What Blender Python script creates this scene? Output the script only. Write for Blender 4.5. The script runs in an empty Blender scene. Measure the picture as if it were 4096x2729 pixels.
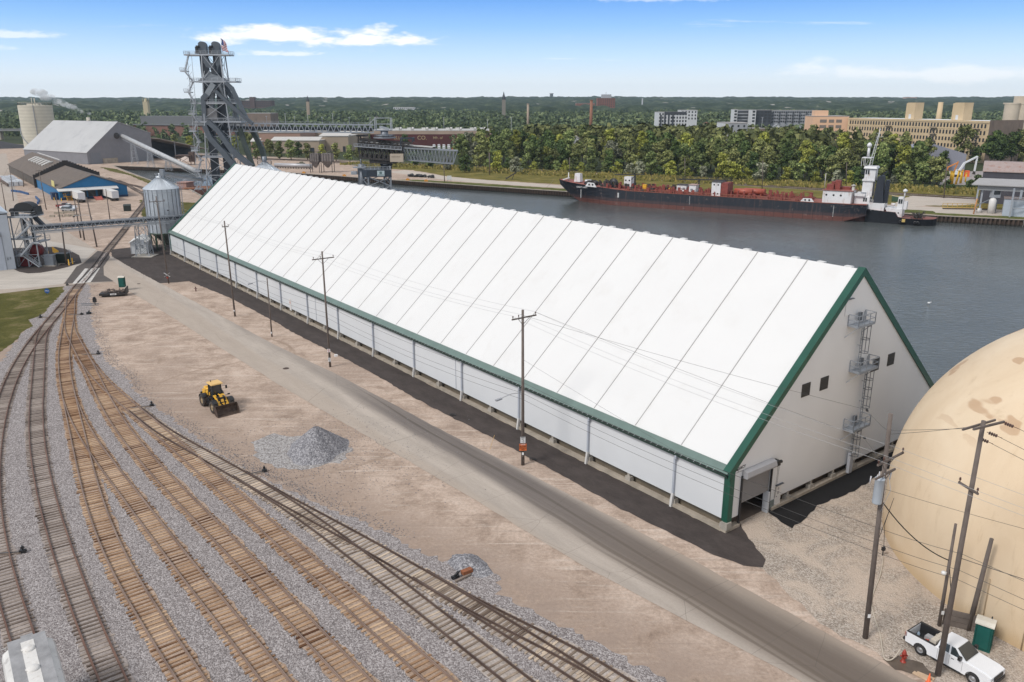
import bpy,bmesh,math,random
import numpy as np
from mathutils import Vector,Matrix
from mathutils.geometry import tessellate_polygon
C=bpy.context.scene.collection
sc=bpy.context.scene
rnd=random.Random(7)
R=math.radians
# camera
CAM_H=38.0;FPX=3220.0;PITCH=math.atan((1364.5-409.0)/FPX)
cam=bpy.data.objects.new('camera',bpy.data.cameras.new('camera'));C.objects.link(cam)
cam.location=(0,0,CAM_H);cam.rotation_euler=(math.pi/2-PITCH,0,0)
cam.data.sensor_width=36.0;cam.data.lens=FPX/4096*36.0
cam.data.clip_start=0.5;cam.data.clip_end=30000
sc.camera=cam
# sky
SUN_EL,SUN_AZ=R(46),R(232)
w=bpy.data.worlds.new('World');sc.world=w;w.use_nodes=True
nt=w.node_tree;nt.nodes.clear();N=nt.nodes.new;LK=nt.links.new
out=N('ShaderNodeOutputWorld');bg=N('ShaderNodeBackground');LK(bg.outputs[0],out.inputs[0])
sky=N('ShaderNodeTexSky');sky.sky_type='NISHITA';sky.sun_disc=False
sky.sun_elevation=SUN_EL;sky.sun_rotation=SUN_AZ;sky.altitude=200
sky.air_density=1.0;sky.dust_density=0.6;sky.ozone_density=1.6
tc=N('ShaderNodeTexCoord');sep=N('ShaderNodeSeparateXYZ');LK(tc.outputs['Generated'],sep.inputs[0])
def wm(op,a,b=None,c=None,clamp=False):
 n=N('ShaderNodeMath');n.operation=op;n.use_clamp=clamp
 for i,v in enumerate((a,b,c)):
  if v is None:continue
  if isinstance(v,(int,float)):n.inputs[i].default_value=v
  else:LK(v,n.inputs[i])
 return n.outputs[0]
def wss(x,a,b):
 n=N('ShaderNodeMapRange');n.interpolation_type='SMOOTHSTEP'
 LK(x,n.inputs[0]);n.inputs[1].default_value=a;n.inputs[2].default_value=b
 return n.outputs[0]
zc=wm('MAXIMUM',sep.outputs[2],0.02)
px=wm('DIVIDE',sep.outputs[0],wm('ADD',zc,0.06));py=wm('DIVIDE',sep.outputs[1],wm('ADD',zc,0.06))
cmb=N('ShaderNodeCombineXYZ');LK(wm('MULTIPLY',px,0.5),cmb.inputs[0]);LK(py,cmb.inputs[1])
n1=N('ShaderNodeTexNoise');n1.inputs['Scale'].default_value=0.85;n1.inputs['Detail'].default_value=9
n1.inputs['Roughness'].default_value=0.62;LK(cmb.outputs[0],n1.inputs['Vector'])
wisps=wm('MULTIPLY',wss(n1.outputs['Fac'],0.60,0.76),wss(sep.outputs[2],0.0,0.12))
def bank(ax,ez,wx,wz,dens,sc_):
 m=N('ShaderNodeMapping');LK(tc.outputs['Generated'],m.inputs[0]);m.inputs['Scale'].default_value=(1,1,3.2)
 nn=N('ShaderNodeTexNoise');nn.inputs['Scale'].default_value=sc_;nn.inputs['Detail'].default_value=8
 nn.inputs['Roughness'].default_value=0.58;LK(m.outputs[0],nn.inputs['Vector'])
 dx=wm('DIVIDE',wm('SUBTRACT',wm('DIVIDE',sep.outputs[0],sep.outputs[1]),ax),wx)
 dz=wm('DIVIDE',wm('SUBTRACT',wm('DIVIDE',sep.outputs[2],sep.outputs[1]),ez),wz)
 dz2=wm('MULTIPLY',dz,wm('ADD',1.15,wm('MULTIPLY',wm('LESS_THAN',dz,0),0.9)))
 r2=wm('ADD',wm('MULTIPLY',dx,dx),wm('MULTIPLY',dz2,dz2))
 e=wm('SUBTRACT',1.0,wm('SQRT',r2))
 v=wm('ADD',e,wm('MULTIPLY',wm('SUBTRACT',nn.outputs['Fac'],0.5),3.2))
 front=wm('GREATER_THAN',sep.outputs[1],0.05)
 return wm('MULTIPLY',wm('MULTIPLY',wss(v,0.05,0.75),dens),front)
banks=[bank(-0.262,0.074,0.14,0.023,1.0,16),bank(-0.19,0.066,0.11,0.014,.95,19),bank(-0.585,0.075,0.10,0.008,.55,24),bank(-0.265,0.054,0.05,0.006,.6,30),bank(0.30,0.122,0.26,0.012,.4,22),bank(0.56,0.032,0.26,0.022,.5,13),bank(-0.70,0.060,0.12,0.007,.45,20),bank(0.16,0.115,0.1,0.012,.45,26)]
cl=wisps
for b in banks:cl=wm('MAXIMUM',cl,b)
haze_low=wm('POWER',wm('SUBTRACT',1.0,wm('MINIMUM',wm('MAXIMUM',sep.outputs[2],0.0),1.0)),9.0)
SKYMUL=(1.0,1.05,1.1)
tint=N('ShaderNodeMix');tint.data_type='RGBA';tint.blend_type='MULTIPLY';tint.inputs[0].default_value=1
LK(sky.outputs[0],tint.inputs[6]);tint.inputs[7].default_value=(*SKYMUL,1)
lowr=N('ShaderNodeValToRGB');LK(wm('MULTIPLY',sep.outputs[2],2.5),lowr.inputs[0]);e=lowr.color_ramp.elements
for i in range(5):e.new(.5)
for i,(p_,c_)in enumerate(((0.0,(.80,.84,.88)),(.06,(.72,.80,.88)),(.13,(.50,.69,.90)),(.21,(.27,.51,.88)),(.28,(.14,.36,.82)),(.40,(.60,.65,.70)),(1.0,(.55,.58,.61)))):e[i].position=p_;e[i].color=(*c_,1)
lowc=N('ShaderNodeMix');lowc.data_type='RGBA';lowc.blend_type='MULTIPLY';lowc.inputs[0].default_value=1;LK(lowr.outputs[0],lowc.inputs[6]);lowc.inputs[7].default_value=(10,10,10,1)
mixh=N('ShaderNodeMix');mixh.data_type='RGBA';LK(wm('SUBTRACT',0.92,wm('MULTIPLY',wss(sep.outputs[2],0.14,0.6),0.55)),mixh.inputs[0])
LK(tint.outputs[2],mixh.inputs[6]);LK(lowc.outputs[2],mixh.inputs[7])
mixc=N('ShaderNodeMix');mixc.data_type='RGBA';LK(cl,mixc.inputs[0])
LK(mixh.outputs[2],mixc.inputs[6]);mixc.inputs[7].default_value=(9.4,9.4,9.5,1)
added_veil=wm('MULTIPLY',wss(wm('SUBTRACT',sep.outputs[2],wm('MULTIPLY',sep.outputs[1],0.45)),0.12,0.62),0.62)  # unseen cloud cover added overhead and behind to whiten the ambient light
mixv=N('ShaderNodeMix');mixv.data_type='RGBA';LK(added_veil,mixv.inputs[0])
LK(mixc.outputs[2],mixv.inputs[6]);mixv.inputs[7].default_value=(7.4,7.35,7.3,1)
LK(mixv.outputs[2],bg.inputs[0]);bg.inputs[1].default_value=0.10
HAZE=5e-5
# sun, hazy
sl=bpy.data.lights.new('sun','SUN');sl.energy=2.0;sl.angle=R(16);sl.color=(1.0,0.96,0.91)
so=bpy.data.objects.new('sun',sl);C.objects.link(so)
so.location=(-50,-50,120);so.rotation_euler=(math.pi/2-SUN_EL,0,-SUN_AZ+math.pi)
sc.view_settings.view_transform='Standard';sc.view_settings.look='None'
sc.view_settings.exposure=0.3;sc.view_settings.gamma=1.0
sc.cycles.volume_bounces=1;sc.cycles.max_bounces=5;sc.cycles.transparent_max_bounces=8
# helpers
_cp,_sp=math.cos(PITCH),math.sin(PITCH)
def g(px,py,z=0.0):
 'point at height z seen at full-size photograph pixel'
 x=(px-2048.0)/FPX;y=-(py-1364.5)/FPX
 r=Vector((x,_cp+y*_sp,-_sp+y*_cp));t=(z-CAM_H)/r.z
 return Vector((0,0,CAM_H))+r*t
def hgt(b,py):
 'height over b of the point seen at row py'
 k=(1364.5-py)/FPX
 s=(k*_cp-_sp)/(_cp+k*_sp)
 return CAM_H+s*b[1]-b[2]
def at_y(px,py,Y):
 x=(px-2048.0)/FPX;y=-(py-1364.5)/FPX
 r=Vector((x,_cp+y*_sp,-_sp+y*_cp));return Vector((0,0,CAM_H))+r*(Y/r.y)
class MB:
 def __init__(s):s.V=[];s.F=[];s.MI=[];s.mi=0;s.sm=[]
 def _f(s,f,smooth=False):s.F.append(f);s.MI.append(s.mi);s.sm.append(smooth)
 def poly(s,pts):
  n=len(s.V);s.V+=[tuple(p)for p in pts];s._f(tuple(range(n,n+len(pts))));return s
 def hexa(s,p):
  n=len(s.V);s.V+=[tuple(q)for q in p]
  for f in((3,2,1,0),(4,5,6,7),(0,1,5,4),(1,2,6,5),(2,3,7,6),(3,0,4,7)):s._f(tuple(n+i for i in f))
  return s
 def box(s,x0,x1,y0,y1,z0,z1,taper=0):
  t=taper
  return s.hexa([(x0,y0,z0),(x1,y0,z0),(x1,y1,z0),(x0,y1,z0),(x0+t,y0+t,z1),(x1-t,y0+t,z1),(x1-t,y1-t,z1),(x0+t,y1-t,z1)])
 def obox(s,c,sz,rz=0):
  a,b=math.cos(rz),math.sin(rz);P=[]
  for z in(-1,1):
   for x,y in((-1,-1),(1,-1),(1,1),(-1,1)):
    X,Y=x*sz[0]/2,y*sz[1]/2
    P.append((c[0]+a*X-b*Y,c[1]+b*X+a*Y,c[2]+z*sz[2]/2))
  return s.hexa(P)
 def bar(s,p0,p1,w,h=None,up=(0,0,1)):
  p0,p1=Vector(p0),Vector(p1);h=h or w;d=p1-p0
  if d.length<1e-6:return s
  d.normalize();up=Vector(up)
  if abs(d.dot(up))>.98:up=Vector((1,0,0))
  sd=d.cross(up).normalized();u2=sd.cross(d)
  a,b=sd*w/2,u2*h/2
  return s.hexa([p0-a-b,p0+a-b,p1+a-b,p1-a-b,p0-a+b,p0+a+b,p1+a+b,p1-a+b])
 def cyl(s,p0,p1,r,r2=None,n=10,cap=True,smooth=True):
  p0,p1=Vector(p0),Vector(p1);r2=r if r2 is None else r2;d=(p1-p0)
  if d.length<1e-6:return s
  d.normalize();up=Vector((0,0,1))if abs(d.z)<.95 else Vector((1,0,0))
  a=d.cross(up).normalized();b=d.cross(a);k=len(s.V)
  for q,rr in((p0,r),(p1,r2)):
   for i in range(n):
    t=2*math.pi*i/n;s.V.append(tuple(q+a*math.cos(t)*rr+b*math.sin(t)*rr))
  for i in range(n):
   j=(i+1)%n;s._f((k+i,k+n+i,k+n+j,k+j),smooth)
  if cap:s._f(tuple(k+i for i in range(n)));s._f(tuple(k+n+i for i in reversed(range(n))))
  return s
 def tube(s,pts,r,n=5):
  pts=[Vector(p)for p in pts];k=len(s.V)
  for q,p in enumerate(pts):
   d=(pts[min(q+1,len(pts)-1)]-pts[max(q-1,0)]).normalized()
   up=Vector((0,0,1))if abs(d.z)<.95 else Vector((1,0,0))
   a=d.cross(up).normalized();b=d.cross(a);rr=r[q]if isinstance(r,(list,tuple))else r
   for i in range(n):
    t=2*math.pi*i/n;s.V.append(tuple(p+a*math.cos(t)*rr+b*math.sin(t)*rr))
  for q in range(len(pts)-1):
   for i in range(n):
    j=(i+1)%n;s._f((k+q*n+i,k+(q+1)*n+i,k+(q+1)*n+j,k+q*n+j),True)
  s._f(tuple(k+i for i in range(n)));s._f(tuple(k+(len(pts)-1)*n+i for i in reversed(range(n))))
  return s
 def lathe(s,prof,n=24,c=(0,0,0),smooth=True,ax='z'):
  k=len(s.V)
  for r,z in prof:
   for i in range(n):
    t=2*math.pi*i/n;x,y=r*math.cos(t),r*math.sin(t)
    s.V.append((c[0]+x,c[1]+y,c[2]+z)if ax=='z' else((c[0]+x,c[1]+z,c[2]+y)if ax=='y' else(c[0]+z,c[1]+x,c[2]+y)))
  for q in range(len(prof)-1):
   for i in range(n):
    j=(i+1)%n
    f=(k+q*n+i,k+q*n+j,k+(q+1)*n+j,k+(q+1)*n+i)
    s._f(f if ax!='y' else f[::-1],smooth)
  return s
 def prism(s,poly,z0,z1):
  n=len(poly);k=len(s.V)
  s.V+=[(p[0],p[1],z0)for p in poly]+[(p[0],p[1],z1)for p in poly]
  s._f(tuple(k+i for i in reversed(range(n))));s._f(tuple(k+n+i for i in range(n)))
  for i in range(n):j=(i+1)%n;s._f((k+i,k+j,k+n+j,k+n+i))
  return s
 def extx(s,prof,x0,x1):
  n=len(prof);k=len(s.V)
  s.V+=[(x0,p[0],p[1])for p in prof]+[(x1,p[0],p[1])for p in prof]
  s._f(tuple(k+i for i in reversed(range(n))));s._f(tuple(k+n+i for i in range(n)))
  for i in range(n):j=(i+1)%n;s._f((k+i,k+j,k+n+j,k+n+i))
  return s
 def exty(s,prof,y0,y1):
  n=len(prof);k=len(s.V)
  s.V+=[(p[0],y0,p[1])for p in prof]+[(p[0],y1,p[1])for p in prof]
  s._f(tuple(k+i for i in range(n)));s._f(tuple(k+n+i for i in reversed(range(n))))
  for i in range(n):j=(i+1)%n;s._f((k+j,k+i,k+n+i,k+n+j))
  return s
 def truss(s,p0,p1,depth,width,n,r=.12,side=None):
  'box truss between the centres of its end frames'
  p0,p1=Vector(p0),Vector(p1);d=(p1-p0).normalized();sd=d.cross(Vector((0,0,1))).normalized();up=sd.cross(d)
  cs=[sd*(a*width/2)+up*(b*depth/2)for a,b in((-1,-1),(1,-1),(1,1),(-1,1))]
  for c_ in cs:s.bar(p0+c_,p1+c_,r*1.5)
  for i in range(n):
   a,b=p0.lerp(p1,i/n),p0.lerp(p1,(i+1)/n);m=(a+b)/2
   for lo,hi in((0,3),(1,2)):
    s.bar(a+cs[lo],m+cs[hi],r);s.bar(m+cs[hi],b+cs[lo],r)
   s.bar(a+cs[0],a+cs[1],r);s.bar(m+cs[3],m+cs[2],r)
  return s
 def rail(s,pts,h=1.1,r=.03,close=False,step=1.8):
  pts=[Vector(p)for p in pts];seg=list(zip(pts[:-1],pts[1:]))+([(pts[-1],pts[0])]if close else[])
  for a,b in seg:
   up=Vector((0,0,h));s.bar(a+up,b+up,r*2);s.bar(a+up*.5,b+up*.5,r*1.6);s.bar(a+Vector((0,0,.06)),b+Vector((0,0,.06)),r,.12)
   n=max(1,int((b-a).length/step))
   for i in range(n+1):q=a.lerp(b,i/n);s.bar(q,q+up,r*2)
  return s
 def build(s,name,mats,parent=None,loc=None,rz=0.0,weld=False):
  me=bpy.data.meshes.new(name);me.from_pydata(s.V,[],s.F)
  for m in(mats if isinstance(mats,(list,tuple))else[mats]):me.materials.append(m)
  me.polygons.foreach_set('material_index',s.MI);me.polygons.foreach_set('use_smooth',s.sm);me.update()
  o=bpy.data.objects.new(name,me);C.objects.link(o)
  if parent is not None:o.parent=parent
  if loc is not None:o.location=loc
  if rz:o.rotation_euler=(0,0,rz)
  return o
def tag(o,label=None,cat=None,group=None,kind=None):
 if label:o['label']=label
 if cat:o['category']=cat
 if group:o['group']=group
 if kind:o['kind']=kind
 return o
def thing(name,label,cat,loc=(0,0,0),rz=0.0,group=None):
 o=bpy.data.objects.new(name,None);C.objects.link(o);o.empty_display_size=.5
 o.location=loc;o.rotation_euler=(0,0,rz);return tag(o,label,cat,group)
def copy_tree(o,parent=None):
 c=o.copy();C.objects.link(c);c.parent=parent
 for ch in list(o.children):copy_tree(ch,c)
 return c
def again(o,loc,rz=None,label=None,scale=None):
 c=copy_tree(o);c.location=loc
 if rz is not None:c.rotation_euler=(0,0,rz)
 if label:c['label']=label
 if scale:c.scale=scale if isinstance(scale,tuple)else(scale,)*3
 return c
def text(body,size,m,parent,loc,rot,ext=.01,al='CENTER'):
 cu=bpy.data.curves.new('lettering','FONT');cu.body=body;cu.size=size;cu.extrude=ext;cu.align_x=al;cu.align_y='CENTER';cu.offset=size*.012;cu.resolution_u=3
 t_=bpy.data.objects.new('tmp',cu);C.objects.link(t_);bpy.context.view_layer.update()
 me=bpy.data.meshes.new_from_object(t_.evaluated_get(bpy.context.evaluated_depsgraph_get()));bpy.data.objects.remove(t_)
 me.materials.clear();me.materials.append(m);me.name='lettering'
 o=bpy.data.objects.new('lettering',me);C.objects.link(o);o.parent=parent;o.location=loc;o.rotation_euler=rot
 return o
# materials
def nodes(name):
 m=bpy.data.materials.new(name);m.use_nodes=True;t=m.node_tree;b=t.nodes['Principled BSDF'];return m,t,b
class NT:
 def __init__(s,t):s.t=t
 def n(s,ty,**k):
  q=s.t.nodes.new(ty)
  for a,b in k.items():setattr(q,a,b)
  return q
 def l(s,a,b):s.t.links.new(a,b)
 def noise(s,v,scale,detail=4,rough=.55,dist=0):
  q=s.n('ShaderNodeTexNoise');q.inputs['Scale'].default_value=scale;q.inputs['Detail'].default_value=detail
  q.inputs['Roughness'].default_value=rough;q.inputs['Distortion'].default_value=dist
  if v is not None:s.l(v,q.inputs['Vector'])
  return q.outputs['Fac']
 def coord(s,kind='Object',scale=None,rot=None,loc=None):
  if kind=='Pos':o=s.n('ShaderNodeNewGeometry').outputs['Position']
  else:o=s.n('ShaderNodeTexCoord').outputs[kind]
  if scale or rot or loc:
   m=s.n('ShaderNodeMapping');s.l(o,m.inputs[0])
   if scale:m.inputs['Scale'].default_value=scale
   if rot:m.inputs['Rotation'].default_value=rot
   if loc:m.inputs['Location'].default_value=loc
   o=m.outputs[0]
  return o
 def ramp(s,f,stops,interp='LINEAR'):
  q=s.n('ShaderNodeValToRGB');q.color_ramp.interpolation=interp;e=q.color_ramp.elements
  while len(e)<len(stops):e.new(0.5)
  for i,(p,c_)in enumerate(stops):
   e[i].position=p;e[i].color=(*c_,1)if isinstance(c_,tuple)else(c_,c_,c_,1)
  s.l(f,q.inputs[0]);return q.outputs[0]
 def mix(s,f,a,b,mode='MIX'):
  q=s.n('ShaderNodeMix',data_type='RGBA',blend_type=mode)
  for i,v in((0,f),(6,a),(7,b)):
   if hasattr(v,'links')or hasattr(v,'is_linked'):s.l(v,q.inputs[i])
   elif isinstance(v,(int,float)):q.inputs[i].default_value=v if i==0 else(v,v,v,1)
   else:q.inputs[i].default_value=(*v,1)
  return q.outputs[2]
 def m(s,op,a,b=None,c_=None,clamp=False):
  q=s.n('ShaderNodeMath',operation=op,use_clamp=clamp)
  for i,v in enumerate((a,b,c_)):
   if v is None:continue
   if isinstance(v,(int,float)):q.inputs[i].default_value=v
   else:s.l(v,q.inputs[i])
  return q.outputs[0]
 def ss(s,x,a,b):
  q=s.n('ShaderNodeMapRange',interpolation_type='SMOOTHSTEP');s.l(x,q.inputs[0]);q.inputs[1].default_value=a;q.inputs[2].default_value=b
  return q.outputs[0]
 def sep(s,v):
  q=s.n('ShaderNodeSeparateXYZ');s.l(v,q.inputs[0]);return q.outputs
 def bump(s,b,h,strength=.3,dist=.05):
  q=s.n('ShaderNodeBump');q.inputs['Strength'].default_value=strength;q.inputs['Distance'].default_value=dist
  s.l(h,q.inputs['Height']);s.l(q.outputs[0],b.inputs['Normal'])
_mc={}
def M(name,col,rough=.75,var=.18,scale=1.2,metal=0.0,bump=0.0,bscale=12,ov=0.0,dirt=None,rib=None,spec=None):
 if name in _mc:return _mc[name]
 m,t,b=nodes(name);q=NT(t)
 co=q.coord('Object')
 f=q.noise(co,scale,5,.6)
 lo=tuple(c_*(1-var)for c_ in col);hi=tuple(min(1,c_*(1+var))for c_ in col)
 o=q.ramp(f,[(.3,lo),(.7,hi)])
 if dirt:
  d=q.noise(q.coord('Object',scale=(1,1,.35)),scale*1.7,6,.7)
  o=q.mix(q.ss(d,.52,.72),o,dirt)
 if ov:
  r=q.n('ShaderNodeObjectInfo').outputs['Random']
  o=q.mix(1.0,o,q.ramp(r,[(0,1-ov),(1,1.0)]),'MULTIPLY')
 if rib:
  wv=q.n('ShaderNodeTexWave',wave_type='BANDS',bands_direction=rib[0]);wv.inputs['Scale'].default_value=rib[1]
  q.l(co,wv.inputs['Vector']);o=q.mix(.12,o,wv.outputs['Color'],'MULTIPLY');q.bump(b,wv.outputs['Fac'],.5,.04)
 elif bump:q.bump(b,q.noise(co,bscale,6,.7),bump,.05)
 q.l(o,b.inputs['Base Color']);b.inputs['Roughness'].default_value=rough;b.inputs['Metallic'].default_value=metal
 if spec is not None:b.inputs['Specular IOR Level'].default_value=spec
 _mc[name]=m;return m
TRK={1:[[-94.09,171.93],[-92.0,165.56],[-89.73,159.18],[-87.49,152.81],[-85.35,146.44],[-83.26,140.06],[-81.16,133.69],[-78.95,127.31],[-76.57,120.94],[-74.0,114.56],[-71.21,108.19],[-68.21,101.82],[-65.02,95.44],[-61.64,89.07],[-58.07,82.69],[-54.28,76.32],[-50.23,69.94],[-45.87,63.57],[-41.17,57.2],[-36.18,50.82],[-30.64,43.73]],2:[[-82.92,139.06],[-80.26,132.38],[-76.92,125.71],[-73.33,119.04],[-69.71,112.37],[-66.09,105.7],[-62.45,99.02],[-58.7,92.35],[-54.77,85.68],[-50.62,79.01],[-46.24,72.33],[-41.66,65.66],[-36.91,58.99],[-32.01,52.32],[-26.87,45.64],[-21.38,38.51]],3:[[-92.05,166.09],[-89.68,159.75],[-86.57,153.41],[-83.34,147.07],[-80.2,140.73],[-77.16,134.39],[-74.09,128.05],[-70.91,121.71],[-67.52,115.37],[-63.94,109.03],[-60.2,102.69],[-56.37,96.35],[-52.52,90.01],[-48.66,83.67],[-44.77,77.33],[-40.76,71.0],[-36.49,64.66],[-31.83,58.32],[-26.76,51.98],[-21.49,45.64],[-15.74,38.72]],4:[[-59.08,100.87],[-54.5,93.97],[-49.48,87.06],[-44.07,80.16],[-38.48,73.26],[-32.87,66.35],[-27.22,59.45],[-21.48,52.54],[-15.8,45.64],[-10.08,38.69]],5:[[-80.12,140.69],[-76.3,133.9],[-71.91,127.11],[-67.35,120.32],[-62.83,113.53],[-58.38,106.74],[-53.87,99.94],[-49.16,93.15],[-44.12,86.36],[-38.72,79.57],[-33.03,72.78],[-27.22,65.99],[-21.49,59.19],[-15.91,52.4],[-10.23,45.61],[-4.46,38.71]],6:[[-66.63,119.11],[-61.77,112.43],[-56.47,105.75],[-50.73,99.07],[-44.83,92.39],[-38.96,85.7],[-33.18,79.02],[-27.45,72.34],[-21.72,65.66],[-15.99,58.97],[-10.32,52.29],[-4.57,45.61],[1.3,38.79]],7:[[-48.45,96.71],[-41.65,89.41],[-33.7,82.11],[-25.77,74.82],[-18.54,67.52],[-11.97,60.22],[-5.61,52.93],[0.74,45.63],[6.65,38.84]],8:[[-28.89,77.92],[-23.94,73.3],[-18.68,68.68],[-13.44,64.07],[-8.36,59.45],[-3.46,54.83],[1.28,50.21],[5.8,45.6],[12.1,39.17]],9:[[-7.68,58.98],[-5.71,57.08],[-3.58,55.17],[-1.31,53.26],[1.04,51.35],[3.37,49.44],[5.55,47.53],[7.4,45.63],[13.68,39.18]]}
# ground, river, roads
BO=Vector((19.68,66.25,0));BRZ=math.atan2(-0.7933331,0.60878781)
def bf(x,y,z=0.0):return Vector((BO.x+.60878781*x+.7933331*y,BO.y-.7933331*x+.60878781*y,z))
def m_dirt():
 m,t,b=nodes('dirt');q=NT(t);P=q.coord('Pos')
 big=q.noise(P,.035,5,.6,.6);mid=q.noise(P,.26,9,.74,.25);fine=q.noise(P,3.2,6,.75);streak=q.noise(q.coord('Pos',scale=(.25,1.6,1),rot=(0,0,R(52))),.9,6,.7)
 o=q.ramp(mid,[(.25,(.20,.145,.11)),(.43,(.37,.28,.22)),(.56,(.50,.39,.315)),(.75,(.60,.49,.41))])
 o=q.mix(q.m('MULTIPLY',q.ss(big,.46,.64),.8),o,(.36,.275,.22));o=q.mix(q.m('MULTIPLY',q.ss(q.noise(q.coord('Pos',scale=(1,1,1),rot=(0,0,R(52))),1.1,8,.8),.58,.72),.6),o,(.27,.205,.165))
 o=q.mix(q.m('MULTIPLY',q.ss(streak,.52,.74),.65),o,(.56,.47,.40))
 rut=q.noise(q.coord('Pos',rot=(0,0,R(52)),scale=(.035,.9,1)),1.6,4,.6,.3);o=q.mix(q.m('MULTIPLY',q.ss(rut,.56,.66),.4),o,(.30,.235,.19));o=q.mix(q.m('MULTIPLY',q.ss(rut,.42,.34),.35),o,(.66,.56,.48))
 spk=q.n('ShaderNodeTexVoronoi');spk.inputs['Scale'].default_value=5.5;q.l(P,spk.inputs['Vector'])
 o=q.mix(q.m('MULTIPLY',q.ss(spk.outputs['Distance'],.17,.05),.5),o,(.6,.55,.5))
 o=q.mix(.55,o,q.ramp(fine,[(.3,.5),(.7,1.32)]),'MULTIPLY')
 for cx_,cy_,r0 in((-45,121,7.5),(-45,121,9.6),(-49,117,15),(-30,98,22),(-52,132,12)):
  dd=q.n('ShaderNodeVectorMath',operation='DISTANCE');q.l(P,dd.inputs[0]);dd.inputs[1].default_value=(cx_,cy_,0)
  ring=q.ss(q.m('ABSOLUTE',q.m('SUBTRACT',q.m('ADD',dd.outputs['Value'],q.m('MULTIPLY',q.noise(P,.15,2,.5),1.5)),r0+.75)),.38,.1)
  sec=q.m('GREATER_THAN',q.noise(q.coord('Pos',loc=(cx_,r0,0)),.07,2,.5),.5);o=q.mix(q.m('MULTIPLY',q.m('MULTIPLY',ring,sec),.5),o,(.27,.20,.15))
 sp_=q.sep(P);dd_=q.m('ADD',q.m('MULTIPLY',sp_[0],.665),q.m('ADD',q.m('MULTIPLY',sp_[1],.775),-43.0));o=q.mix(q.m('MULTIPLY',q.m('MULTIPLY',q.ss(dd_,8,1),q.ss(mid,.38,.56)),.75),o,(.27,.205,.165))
 s=q.sep(P);far=q.ss(q.m('ADD',s[1],q.m('MULTIPLY',s[0],.62)),478,500)
 o=q.mix(far,o,q.ramp(mid,[(.3,(.02,.03,.012)),(.7,(.06,.07,.03))]))
 q.l(o,b.inputs['Base Color']);b.inputs['Roughness'].default_value=.95;b.inputs['Specular IOR Level'].default_value=.15
 q.bump(b,q.m('ADD',fine,q.m('MULTIPLY',mid,2)),.5,.12);return m
def m_gravel(name,a,b_,c_,sc_=7.0,patch=None):
 m,t,b=nodes(name);q=NT(t);P=q.coord('Pos')
 v=q.n('ShaderNodeTexVoronoi');v.inputs['Scale'].default_value=sc_;q.l(P,v.inputs['Vector'])
 v2=q.n('ShaderNodeTexVoronoi');v2.inputs['Scale'].default_value=sc_*2.3;q.l(P,v2.inputs['Vector'])
 r=q.sep(v.outputs['Color'])[0];r2=q.sep(v2.outputs['Color'])[1]
 o=q.ramp(q.m('ADD',q.m('MULTIPLY',r,.6),q.m('MULTIPLY',r2,.4)),[(.12,a),(.5,b_),(.88,c_)])
 o=q.mix(.45,o,q.ramp(q.noise(P,.5,6,.7),[(.3,.72),(.7,1.15)]),'MULTIPLY')
 if patch:o=q.mix(q.m('MULTIPLY',q.ss(q.noise(P,.22,7,.7,.6),.42,.62),.75),o,patch)
 q.l(o,b.inputs['Base Color']);b.inputs['Roughness'].default_value=.95;b.inputs['Specular IOR Level'].default_value=.15
 q.bump(b,q.m('SUBTRACT',1,v.outputs['Distance']),.8,.08);return m
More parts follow.
